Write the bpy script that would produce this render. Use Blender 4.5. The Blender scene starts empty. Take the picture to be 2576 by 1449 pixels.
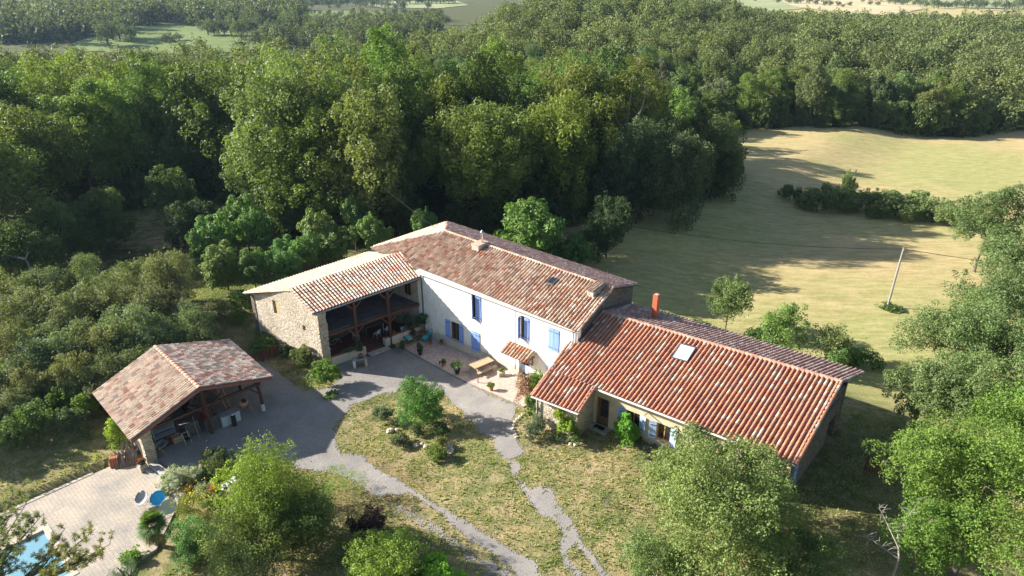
import bpy, math, random
import numpy as np
from mathutils import Vector, Matrix
random.seed(7)
SC = bpy.context.scene
COL = SC.collection
R = math.radians
# ---------------------------------------------------------------- camera
PITCH = R(25.0)
cam = bpy.data.objects.new('Camera', bpy.data.cameras.new('Camera'))
COL.objects.link(cam); SC.camera = cam
cam.location = (0, 0, 30); cam.rotation_euler = (R(90) - PITCH, 0, 0)
cam.data.sensor_width = 36.0; cam.data.lens = 24.0
cam.data.clip_start = 0.5; cam.data.clip_end = 9000
# ---------------------------------------------------------------- sky and sun
SUN_AZ, SUN_EL = R(-12.0), R(25.0)          # direction the light travels (plan angle), height of the sun
W = bpy.data.worlds.new("World"); SC.world = W; W.use_nodes = True
nt = W.node_tree; bg = nt.nodes['Background']
sky = nt.nodes.new('ShaderNodeTexSky'); sky.sky_type = 'NISHITA'; sky.sun_disc = False
sky.sun_elevation = SUN_EL; sky.sun_rotation = math.atan2(-math.cos(SUN_AZ), -math.sin(SUN_AZ))
sky.altitude = 200
nt.links.new(sky.outputs[0], bg.inputs[0]); bg.inputs[1].default_value = 0.066
sl = bpy.data.lights.new('Sun', 'SUN'); sl.energy = 5.0; sl.angle = R(0.53); sl.color = (1.0, 0.95, 0.88)
so = bpy.data.objects.new('Sun', sl); COL.objects.link(so)
sd = Vector((math.cos(SUN_EL) * math.cos(SUN_AZ), math.cos(SUN_EL) * math.sin(SUN_AZ), -math.sin(SUN_EL)))
so.rotation_euler = sd.to_track_quat('-Z', 'Y').to_euler(); so.location = (-60, 30, 80)
SC.view_settings.view_transform = 'Standard'; SC.view_settings.look = 'None'
SC.view_settings.exposure = 1.5; SC.view_settings.gamma = 1.0
SC.cycles.use_denoising = True; SC.cycles.max_bounces = 6; SC.cycles.diffuse_bounces = 3; SC.cycles.glossy_bounces = 2
SC.cycles.transmission_bounces = 4; SC.cycles.transparent_max_bounces = 6; SC.cycles.volume_bounces = 0
SC.cycles.caustics_reflective = False; SC.cycles.caustics_refractive = False

# ---------------------------------------------------------------- frames and terrain
D0 = (-8.06, 54.10); TH = R(-39.6)
UX, UY = math.cos(TH), math.sin(TH)
def Lw(u, v, z=0.0):
    """house frame (u along the white front, v towards its back) to world"""
    return (D0[0] + u * UX - v * UY, D0[1] + u * UY + v * UX, z)
def uv(x, y):
    dx, dy = x - D0[0], y - D0[1]
    return dx * UX + dy * UY, -dx * UY + dy * UX
def ss(t):
    t = np.clip(t, 0, 1); return t * t * (3 - 2 * t)
T0 = (-29.84, 33.27); CTA, STA = math.cos(R(47.4)), math.sin(R(47.4))
def hgt(x, y):
    x = np.asarray(x, float); y = np.asarray(y, float)
    u, v = uv(x, y)
    ta_, tb_ = (x - T0[0]) * CTA + (y - T0[1]) * STA, (x - T0[0]) * STA - (y - T0[1]) * CTA
    zt = -0.45 * ss((4.7 + 2.0 * ss((tb_ + .3) / 1.8) + .06 * tb_ - ta_) / 0.4) * ss((tb_ + 0.9) / 0.5)
    z = zt + 0.9 * ss((u - 6) / 13) * (0.35 + 0.65 * ss((v + 16) / 10))
    z = z - 2.6 * ss((v - 8) / 16) * ss((u - 2) / 16)
    z = z + 1.5 * np.exp(-(((x + 26) / 8) ** 2 + ((y - 58) / 6) ** 2))
    z = z - 1.5 * ss((y - 100) / 60)
    z = z - 4.0 * ss((y - 260) / 200)
    z = z + 15 * np.exp(-(((x - 28) / 75) ** 2 + ((y - 325) / 85) ** 2))
    # valley on the left beyond the first wood, rolling ground far away
    z = z - 14 * ss((y - 195) / 90) * ss((40 - x) / 120) * (1 - ss((y - 300) / 140))
    z = z + 2.2 * np.sin(x / 90 + 1.3) * np.sin(y / 120) * ss((y - 350) / 200)
    z = z + 16 * ss((y - 1000) / 900)
    return z
def hz(x, y): return float(hgt(x, y))
CP, SP = math.cos(PITCH), math.sin(PITCH)
def at(px, py, z):
    """point of height z seen at a spot of the 2576 px wide photograph (used to measure the plan)"""
    x = (px - 1288) / 1717.0; y = -(py - 724.5) / 1717.0
    d = (x, CP + y * SP, -SP + y * CP); t = (z - 30.0) / d[2]
    return (d[0] * t, d[1] * t, z)
def G(px, py, dz=0.0):
    z = 0.0
    for _ in range(25):
        p = at(px, py, z + dz); z = 0.5 * z + 0.5 * hz(p[0], p[1])
    return (p[0], p[1], z)
def proj(x, y, z):
    dy, dz = y, z - 30.0
    dep = dy * CP - dz * SP; up = dy * SP + dz * CP
    return 1288 + 1717 * x / dep, 724.5 - 1717 * up / dep, dep

# ---------------------------------------------------------------- materials
def S(r, g, b):
    f = lambda c: (c / 255 / 12.92) if c / 255 <= 0.04045 else ((c / 255 + 0.055) / 1.055) ** 2.4
    return (f(r), f(g), f(b), 1)
class NT:
    def __init__(s, name, rough=0.8, spec=0.3, metal=0.0):
        s.m = bpy.data.materials.new(name); s.m.use_nodes = True; s.t = s.m.node_tree
        s.b = s.t.nodes['Principled BSDF']; s.b.inputs['Roughness'].default_value = rough
        s.b.inputs['Specular IOR Level'].default_value = spec; s.b.inputs['Metallic'].default_value = metal
    def n(s, typ, **k):
        nd = s.t.nodes.new('ShaderNode' + typ)
        for a, v in k.items():
            if a.startswith('i_'):
                key = a[2:].replace('_', ' '); nd.inputs[key].default_value = v
            else: setattr(nd, a, v)
        return nd
    def l(s, a, b): s.t.links.new(a, b)
    def coord(s, kind='Object', scale=(1, 1, 1), rot=(0, 0, 0)):
        c = s.n('TexCoord'); mp = s.n('Mapping'); mp.inputs['Scale'].default_value = scale
        mp.inputs['Rotation'].default_value = rot; s.l(c.outputs[kind], mp.inputs[0]); return mp.outputs[0]
    def geo(s, scale=(1, 1, 1), rot=(0, 0, 0)):
        c = s.n('NewGeometry'); mp = s.n('Mapping'); mp.inputs['Scale'].default_value = scale
        mp.inputs['Rotation'].default_value = rot; s.l(c.outputs['Position'], mp.inputs[0]); return mp.outputs[0]
    def noise(s, vec, scale, detail=4, rough=0.55):
        nd = s.n('TexNoise'); nd.inputs['Scale'].default_value = scale; nd.inputs['Detail'].default_value = detail
        nd.inputs['Roughness'].default_value = rough
        if vec is not None: s.l(vec, nd.inputs['Vector'])
        return nd.outputs['Fac']
    def ramp(s, fac, stops):
        r = s.n('ValToRGB'); e = r.color_ramp.elements
        while len(e) < len(stops): e.new(0.5)
        for i, (p, c) in enumerate(stops): e[i].position = p; e[i].color = c
        s.l(fac, r.inputs[0]); return r.outputs[0]
    def mix(s, a, b, fac, mode='MIX'):
        m = s.n('Mix', data_type='RGBA', blend_type=mode)
        for sock, v in ((m.inputs[6], a), (m.inputs[7], b), (m.inputs[0], fac)):
            if isinstance(v, (tuple, float, int)): sock.default_value = v
            else: s.l(v, sock)
        return m.outputs[2]
    def bump(s, hfac, strength, dist=0.05):
        b = s.n('Bump'); b.inputs['Strength'].default_value = strength; b.inputs['Distance'].default_value = dist
        s.l(hfac, b.inputs['Height']); s.l(b.outputs[0], s.b.inputs['Normal'])
    def col(s, c):
        if isinstance(c, tuple): s.b.inputs['Base Color'].default_value = c
        else: s.l(c, s.b.inputs['Base Color'])
def plain(name, c, rough=0.7, spec=0.3, metal=0.0, var=0.18, scale=6.0, bump=0.0):
    m = NT(name, rough, spec, metal); f = m.noise(m.geo(), scale, 5)
    lo = tuple(x * (1 - var) for x in c[:3]) + (1,); hi = tuple(min(1, x * (1 + var)) for x in c[:3]) + (1,)
    m.col(m.ramp(f, [(0.3, lo), (0.7, hi)]))
    if bump: m.bump(f, bump)
    return m.m
M = {}
def mk_materials():
    # foliage: the colour sits on each object, a tint on each leaf
    m = NT('foliage', 0.55, 0.25)
    oi = m.n('ObjectInfo'); at_ = m.n('Attribute', attribute_name='tint')
    hsv = m.n('HueSaturation')
    m.l(oi.outputs['Color'], hsv.inputs['Color'])
    sp = m.n('SeparateColor'); m.l(at_.outputs['Color'], sp.inputs[0])
    mh = m.n('MapRange'); mh.inputs['To Min'].default_value = 0.474; mh.inputs['To Max'].default_value = 0.522
    m.l(sp.outputs[0], mh.inputs[0]); m.l(mh.outputs[0], hsv.inputs['Hue'])
    mv = m.n('MapRange'); mv.inputs['To Min'].default_value = 0.6; mv.inputs['To Max'].default_value = 1.75
    m.l(sp.outputs[1], mv.inputs[0]); m.l(mv.outputs[0], hsv.inputs['Value'])
    m.col(hsv.outputs[0])
    tr = m.n('BsdfTranslucent'); g = m.mix(hsv.outputs[0], (1.3, 1.4, 0.5, 1), 1.0, 'MULTIPLY'); m.l(g, tr.inputs[0])
    mx = m.n('MixShader'); mx.inputs[0].default_value = 0.33
    m.l(m.b.outputs[0], mx.inputs[1]); m.l(tr.outputs[0], mx.inputs[2])
    m.l(mx.outputs[0], m.t.nodes['Material Output'].inputs[0]); M['leaf'] = m.m
    # tiles: colour per tile
    m = NT('clay_tiles', 0.8, 0.25); a = m.n('Attribute', attribute_name='tint')
    f = m.noise(m.geo(), 9, 6, 0.7); g = m.ramp(f, [(0.3, (0.74, 0.72, 0.70, 1)), (0.68, (1.16, 1.15, 1.14, 1))])
    c = m.mix(a.outputs['Color'], g, 1.0, 'MULTIPLY')
    f2 = m.noise(m.geo(), 1.3, 4, 0.6); g2 = m.ramp(f2, [(0.45, (0.04, 0.04, 0.04, 1)), (0.7, (0.5, 0.5, 0.5, 1))])
    m.col(m.mix(c, (0.36, 0.29, 0.21, 1), g2)); m.bump(f, 0.35, 0.02); M['tile'] = m.m
    # white render
    m = NT('white_render', 0.9, 0.2); f = m.noise(m.geo(), 1.2, 6, 0.65)
    g = m.noise(m.geo((1, 1, 0.25)), 3.5, 5, 0.7)
    c = m.mix(m.ramp(f, [(0.35, (0.80, 0.77, 0.70, 1)), (0.62, (0.92, 0.90, 0.85, 1))]), m.ramp(g, [(0.3, (0.86, 0.84, 0.8, 1)), (0.55, (1, 1, 1, 1))]), 1.0, 'MULTIPLY')
    gp_ = m.n('NewGeometry'); sx = m.n('SeparateXYZ'); m.l(gp_.outputs['Position'], sx.inputs[0]); ad = m.n('Math', operation='ADD'); m.l(sx.outputs[2], ad.inputs[0])
    ns = m.n('Math', operation='MULTIPLY'); m.l(m.noise(m.geo((1.5, 1.5, .6)), 1.6, 5, 0.7), ns.inputs[0]); ns.inputs[1].default_value = -1.6; m.l(ns.outputs[0], ad.inputs[1])
    c = m.mix(c, m.ramp(ad.outputs[0], [(0.0, (0.66, 0.61, 0.53, 1)), (0.28, (1, 1, 1, 1))]), 1.0, 'MULTIPLY')
    m.col(c); m.bump(m.noise(m.geo(), 30, 3), 0.25, 0.02); M['white'] = m.m
    m = NT('beige_render', 0.9, 0.2); f = m.noise(m.geo(), 0.9, 6, 0.65)
    m.col(m.ramp(f, [(0.35, (0.46, 0.38, 0.25, 1)), (0.65, (0.60, 0.51, 0.36, 1))])); m.bump(m.noise(m.geo(), 25, 3), 0.3, 0.02); M['beige'] = m.m
    # rubble stone
    def stone(name, c0, c1, c2, sc=4.2, mortar=(0.55, 0.49, 0.40, 1)):
        m = NT(name, 0.9, 0.2); g = m.geo((1, 1, 1.7))
        v = m.n('TexVoronoi', feature='F1'); v.inputs['Scale'].default_value = sc; m.l(g, v.inputs['Vector'])
        e = m.n('TexVoronoi', feature='DISTANCE_TO_EDGE'); e.inputs['Scale'].default_value = sc; m.l(g, e.inputs['Vector'])
        s_ = m.n('SeparateColor'); m.l(v.outputs['Color'], s_.inputs[0])
        c = m.ramp(s_.outputs[0], [(0.0, c0), (0.5, c1), (1.0, c2)])
        f = m.noise(m.geo(), 12, 5, 0.7); c = m.mix(c, m.ramp(f, [(0.3, (0.72, 0.7, 0.67, 1)), (0.7, (1.1, 1.1, 1.1, 1))]), 1.0, 'MULTIPLY')
        w = m.noise(m.geo(), 0.45, 5, 0.6)
        c = m.mix(c, m.ramp(w, [(0.36, (0.76, 0.73, 0.69, 1)), (0.6, (1, 1, 1, 1))]), 1.0, 'MULTIPLY')
        c = m.mix(mortar, c, m.ramp(e.outputs['Distance'], [(0.02, (0, 0, 0, 1)), (0.07, (1, 1, 1, 1))]))
        m.col(c); m.bump(m.ramp(e.outputs['Distance'], [(0.0, (0, 0, 0, 1)), (0.14, (1, 1, 1, 1))]), 0.9, 0.06); return m.m
    M['stone'] = stone('rubble_stone', (0.52, 0.42, 0.31, 1), (0.72, 0.62, 0.48, 1), (0.80, 0.72, 0.60, 1), 4.2, (0.66, 0.58, 0.46, 1))
    M['stone_dark'] = stone('weathered_shaded_stone', (0.15, 0.12, 0.10, 1), (0.24, 0.20, 0.165, 1), (0.33, 0.28, 0.23, 1), 4.5, (0.22, 0.19, 0.16, 1))
    M['quoin'] = stone('pillar_stone', (0.42, 0.34, 0.24, 1), (0.55, 0.47, 0.35, 1), (0.60, 0.54, 0.43, 1), 2.6)
    # gravel
    m = NT('gravel', 0.95, 0.2); g = m.geo(); f = m.noise(g, 0.5, 6, 0.6); f2 = m.noise(g, 14, 3, 0.8); f3 = m.noise(g, 3.0, 5, 0.7)
    c = m.ramp(f, [(0.3, (0.20, 0.19, 0.185, 1)), (0.7, (0.30, 0.285, 0.27, 1))])
    c = m.mix(c, m.ramp(f2, [(0.3, (0.6, 0.6, 0.6, 1)), (0.7, (1.4, 1.36, 1.3, 1))]), 1.0, 'MULTIPLY')
    c = m.mix(c, (0.30, 0.24, 0.15, 1), m.ramp(f3, [(0.5, (0, 0, 0, 1)), (0.68, (0.7, 0.7, 0.7, 1))]))
    m.col(c); m.bump(f2, 0.5, 0.03); M['gravel'] = m.m
    # ground: lawn, meadow, forest floor and far fields in one sheet
    m = NT('ground', 0.95, 0.15); g = m.geo()
    big = m.noise(g, 0.16, 6, 0.68); mid = m.noise(g, 1.0, 6, 0.72); fine = m.noise(g, 9.0, 4, 0.8)
    lawn = m.ramp(big, [(0.34, (0.10, 0.135, 0.042, 1)), (0.47, (0.155, 0.165, 0.062, 1)), (0.56, (0.29, 0.23, 0.12, 1)), (0.68, (0.40, 0.295, 0.185, 1))])
    l2 = m.ramp(mid, [(0.38, (0.085, 0.125, 0.036, 1)), (0.48, (0.20, 0.185, 0.08, 1)), (0.58, (0.42, 0.31, 0.19, 1))])
    lawn = m.mix(lawn, l2, 0.55)
    st = m.noise(m.geo((0.35, 1.5, 1), (0, 0, R(8))), 1.0, 8, 0.78); bg2 = m.noise(g, 0.03, 5, 0.6)
    mead = m.ramp(st, [(0.3, (0.27, 0.25, 0.105, 1)), (0.48, (0.42, 0.35, 0.175, 1)), (0.68, (0.60, 0.48, 0.29, 1))])
    mead = m.mix(mead, m.ramp(bg2, [(0.4, (0.78, 0.92, 0.7, 1)), (0.6, (1.08, 1.0, 0.98, 1))]), 1.0, 'MULTIPLY')
    mead = m.mix(mead, l2, m.ramp(mid, [(0.5, (0.12, 0.12, 0.12, 1)), (0.6, (0.35, 0.35, 0.35, 1))]))
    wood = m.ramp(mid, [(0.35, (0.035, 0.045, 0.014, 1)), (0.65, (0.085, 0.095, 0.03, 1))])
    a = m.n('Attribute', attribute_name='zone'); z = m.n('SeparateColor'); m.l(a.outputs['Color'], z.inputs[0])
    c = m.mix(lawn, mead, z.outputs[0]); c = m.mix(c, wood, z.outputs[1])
    soil = m.ramp(mid, [(0.35, (0.13, 0.095, 0.05, 1)), (0.65, (0.27, 0.19, 0.11, 1))])
    c = m.mix(c, soil, z.outputs[2])
    c = m.mix(c, m.ramp(fine, [(0.25, (0.62, 0.64, 0.56, 1)), (0.75, (1.5, 1.46, 1.42, 1))]), 1.0, 'MULTIPLY')
    m.col(c); m.bump(fine, 0.9, 0.08); M['ground'] = m.m
    def field(n, c0, c1, rot=0.3):
        m = NT(n, 0.95, 0.1); f = m.noise(m.geo((0.01, 0.12, 1), (0, 0, rot)), 1.0, 6, 0.65)
        f2 = m.noise(m.geo(), 0.03, 5, 0.6)
        m.col(m.mix(m.ramp(f, [(0.35, c0), (0.65, c1)]), m.ramp(f2, [(0.35, (0.8, 0.85, 0.75, 1)), (0.65, (1.1, 1.1, 1.1, 1))]), 1.0, 'MULTIPLY')); return m.m
    M['f_green'] = field('pasture', (0.13, 0.18, 0.055, 1), (0.20, 0.235, 0.085, 1))
    M['f_pale'] = field('pale_field', (0.26, 0.28, 0.13, 1), (0.33, 0.34, 0.18, 1), -0.4)
    M['f_tan'] = field('stubble_field', (0.46, 0.37, 0.21, 1), (0.56, 0.45, 0.28, 1), 0.9)
    # pool terrace slabs
    m = NT('terrace_slabs', 0.85, 0.25); mp = m.geo((1, 1, 1), (0, 0, -R(47.4)))
    br = m.n('TexBrick'); m.l(mp, br.inputs['Vector']); br.offset = 0.0
    br.inputs['Scale'].default_value = 1.0; br.inputs['Mortar Size'].default_value = 0.010; br.inputs['Mortar Smooth'].default_value = 0.3
    br.inputs['Brick Width'].default_value = 0.21; br.inputs['Row Height'].default_value = 0.21; br.inputs['Bias'].default_value = -0.1
    br.inputs['Color1'].default_value = (0.42, 0.365, 0.30, 1); br.inputs['Color2'].default_value = (0.465, 0.405, 0.335, 1)
    br.inputs['Mortar'].default_value = (0.27, 0.225, 0.16, 1)
    f = m.noise(m.geo(), 0.45, 5, 0.65); c = m.mix(br.outputs['Color'], m.ramp(f, [(0.35, (0.72, 0.75, 0.8, 1)), (0.6, (1.08, 1.05, 1.0, 1))]), 1.0, 'MULTIPLY')
    f = m.noise(m.geo(), 7, 5, 0.7); c = m.mix(c, m.ramp(f, [(0.3, (0.8, 0.8, 0.8, 1)), (0.7, (1.1, 1.1, 1.1, 1))]), 1.0, 'MULTIPLY')
    m.col(c); m.bump(br.outputs['Fac'], -0.4, 0.02); M['slabs'] = m.m
    # courtyard patio, pink and grey squares
    m = NT('patio_tiles', 0.7, 0.3); mp = m.geo((1, 1, 1), (0, 0, -TH))
    br = m.n('TexBrick'); m.l(mp, br.inputs['Vector']); br.offset = 0.0
    br.inputs['Scale'].default_value = 1.0; br.inputs['Mortar Size'].default_value = 0.008
    br.inputs['Brick Width'].default_value = 0.21; br.inputs['Row Height'].default_value = 0.21; br.inputs['Bias'].default_value = 0.1
    br.inputs['Color1'].default_value = (0.60, 0.43, 0.33, 1); br.inputs['Color2'].default_value = (0.40, 0.31, 0.27, 1)
    br.inputs['Mortar'].default_value = (0.3, 0.25, 0.2, 1)
    f = m.noise(m.geo(), 5, 5, 0.7); m.col(m.mix(br.outputs['Color'], m.ramp(f, [(0.3, (0.85, 0.85, 0.85, 1)), (0.7, (1.1, 1.1, 1.1, 1))]), 1.0, 'MULTIPLY')); M['patio'] = m.m
    # water
    m = NT('pool_water', 0.04, 0.5); m.col((0.14, 0.42, 0.44, 1)); m.b.inputs['Transmission Weight'].default_value = 0.55; m.b.inputs['IOR'].default_value = 1.33
    m.bump(m.noise(m.geo(), 3.5, 3), 0.12, 0.05); M['water'] = m.m
    M['liner'] = plain('pool_liner', (0.19, 0.47, 0.48, 1), 0.6, var=0.1, scale=1)
    M['liner_step'] = plain('pool_step', (0.42, 0.66, 0.74, 1), 0.6, var=0.08)
    M['coping'] = plain('coping_stone', (0.50, 0.42, 0.33, 1), 0.8, var=0.15, scale=3, bump=0.1)
    M['cement'] = plain('pale_cement', (0.40, 0.37, 0.32, 1), 0.9, var=0.25, scale=3, bump=0.2)
    M['conc'] = plain('grey_concrete', (0.27, 0.26, 0.245, 1), 0.9, var=0.25, scale=2.5, bump=0.2)
    M['kerb'] = plain('kerb_stone', (0.20, 0.18, 0.16, 1), 0.9, var=0.3, scale=3)
    m = NT('blue_paint', 0.55, 0.3); f = m.noise(m.geo((8, 8, 0.4)), 3, 4); m.col(m.ramp(f, [(0.3, (0.21, 0.33, 0.70, 1)), (0.7, (0.28, 0.42, 0.80, 1))])); M['blue'] = m.m
    m = NT('pale_blue_paint', 0.6, 0.3); f = m.noise(m.geo((8, 8, 0.4)), 3, 4); m.col(m.ramp(f, [(0.3, (0.36, 0.48, 0.72, 1)), (0.7, (0.45, 0.56, 0.78, 1))])); M['paleblue'] = m.m
    def wood(n, c0, c1, sc=(14, 14, 1.2)):
        m = NT(n, 0.8, 0.2); f = m.noise(m.geo(sc), 1.0, 6, 0.7); m.col(m.ramp(f, [(0.3, c0), (0.7, c1)])); m.bump(f, 0.3, 0.02); return m.m
    M['wood_dark'] = wood('dark_timber', (0.055, 0.026, 0.018, 1), (0.13, 0.06, 0.04, 1))
    M['wood_red'] = wood('red_stained_timber', (0.10, 0.035, 0.022, 1), (0.20, 0.075, 0.05, 1))
    M['fascia'] = wood('red_brown_fascia', (0.20, 0.085, 0.065, 1), (0.30, 0.13, 0.10, 1), (4, 4, 4))
    M['wood_grey'] = wood('weathered_boards', (0.09, 0.08, 0.07, 1), (0.20, 0.18, 0.16, 1))
    M['wood_table'] = wood('pale_timber', (0.36, 0.26, 0.15, 1), (0.52, 0.40, 0.24, 1), (6, 6, 6))
    M['wood_frame'] = wood('honey_timber', (0.35, 0.16, 0.05, 1), (0.52, 0.26, 0.09, 1), (6, 6, 3))
    M['wood_brown'] = wood('brown_timber', (0.14, 0.07, 0.035, 1), (0.24, 0.12, 0.06, 1), (6, 6, 3))
    M['bark'] = wood('bark', (0.07, 0.055, 0.04, 1), (0.17, 0.14, 0.11, 1), (5, 5, 1.5))
    M['bark_dead'] = wood('bleached_bark', (0.19, 0.165, 0.145, 1), (0.34, 0.31, 0.275, 1), (5, 5, 1.5))
    m = NT('dark_glass', 0.05, 0.7); m.col((0.02, 0.022, 0.025, 1)); M['glass'] = m.m
    m = NT('roof_glass', 0.02, 1.0, 0.0); m.col((0.78, 0.82, 0.86, 1)); m.b.inputs['Coat Weight'].default_value = 1.0; M['roofglass'] = m.m
    M['zinc'] = plain('zinc', (0.30, 0.31, 0.32, 1), 0.45, 0.5, 0.6, var=0.12)
    M['lead'] = plain('slate_flashing', (0.09, 0.09, 0.105, 1), 0.6, 0.4, var=0.2)
    M['gutter_w'] = plain('pale_gutter', (0.62, 0.60, 0.56, 1), 0.5, var=0.1)
    M['steel'] = plain('bright_steel', (0.55, 0.56, 0.58, 1), 0.25, 0.5, 0.9, var=0.05)
    M['iron'] = plain('black_iron', (0.018, 0.018, 0.02, 1), 0.5, var=0.2)
    M['terra'] = plain('terracotta', (0.42, 0.15, 0.075, 1), 0.75, var=0.2, scale=8)
    m = NT('chimney_brick', 0.85, 0.2); br = m.n('TexBrick'); m.l(m.geo((1, 1, 1), (R(90), 0, R(39))), br.inputs['Vector']); br.inputs['Scale'].default_value = 4.0
    br.inputs['Color1'].default_value = (0.46, 0.13, 0.06, 1); br.inputs['Color2'].default_value = (0.36, 0.10, 0.05, 1); br.inputs['Mortar'].default_value = (0.40, 0.17, 0.10, 1); br.inputs['Mortar Size'].default_value = 0.01
    m.col(br.outputs['Color']); M['brick'] = m.m
    M['glaze'] = plain('dark_glazed_pot', (0.03, 0.024, 0.026, 1), 0.2, 0.6, var=0.2)
    M['potcream'] = plain('cream_pot', (0.48, 0.40, 0.28, 1), 0.8, var=0.15)
    M['soil'] = plain('potting_soil', (0.05, 0.035, 0.025, 1), 0.95)
    M['teal'] = plain('teal_fabric', (0.045, 0.36, 0.40, 1), 0.8, var=0.08)
    M['teal2'] = plain('pale_teal_fabric', (0.14, 0.44, 0.42, 1), 0.8, var=0.08)
    M['skyblue'] = plain('sky_blue_fabric', (0.05, 0.42, 0.72, 1), 0.8, var=0.08)
    M['greyfab'] = plain('grey_fabric', (0.36, 0.35, 0.34, 1), 0.9, var=0.08)
    M['creamfab'] = plain('cream_fabric', (0.74, 0.72, 0.58, 1), 0.9, var=0.05)
    M['plastic_w'] = plain('white_plastic', (0.62, 0.62, 0.60, 1), 0.5, var=0.05)
    M['enamel'] = plain('white_enamel', (0.55, 0.57, 0.58, 1), 0.4, var=0.1)
    M['orange'] = plain('orange_plastic', (0.62, 0.12, 0.03, 1), 0.5, var=0.1)
    M['red'] = plain('red_metal', (0.35, 0.03, 0.02, 1), 0.5, var=0.15)
    M['rock'] = plain('limestone', (0.46, 0.40, 0.31, 1), 0.9, var=0.35, scale=4, bump=0.5)
    M['polew'] = plain('weathered_pole', (0.27, 0.245, 0.23, 1), 0.85, var=0.15)
    M['stain'] = plain('ball_green', (0.25, 0.62, 0.50, 1), 0.5)
    m = NT('flower_petals', 0.7, 0.2); oi = m.n('ObjectInfo'); m.col(oi.outputs['Color']); M['petal'] = m.m
    M['floorb'] = plain('gallery_floor', (0.11, 0.10, 0.10, 1), 0.8, var=0.3, scale=2)
    M['floort'] = plain('clay_floor', (0.13, 0.05, 0.035, 1), 0.8, var=0.3, scale=4)
mk_materials()

# ---------------------------------------------------------------- object helpers
FR = {}                                       # world frame of every thing and part
def thing(name, label, cat, loc=(0, 0, 0), rz=0.0, group=None):
    o = bpy.data.objects.new(name, None); COL.objects.link(o); o.empty_display_size = 0.3
    o.location = loc; o.rotation_euler = (0, 0, rz)
    o['label'] = label; o['category'] = cat
    if group: o['group'] = group
    FR[o.name] = Matrix.Translation(loc) @ Matrix.Rotation(rz, 4, 'Z')
    return o
def tag(o, label, cat, group=None):
    o['label'] = label; o['category'] = cat
    if group: o['group'] = group
    return o
def dup(root, loc, rz, label=None, group=None, scale=None, color=None):
    r = root.copy(); COL.objects.link(r); r.location = loc; r.rotation_euler = (0, 0, rz)
    if scale is not None: r.scale = scale if isinstance(scale, tuple) else (scale,) * 3
    if label: r['label'] = label
    if group: r['group'] = group
    for ch in list(root.children):
        c = ch.copy(); COL.objects.link(c); c.parent = r
        if color and ch.name.startswith(('crown', 'foliage')): c.color = color
        for g in ch.children:
            d = g.copy(); COL.objects.link(d); d.parent = c
    return r
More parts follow.
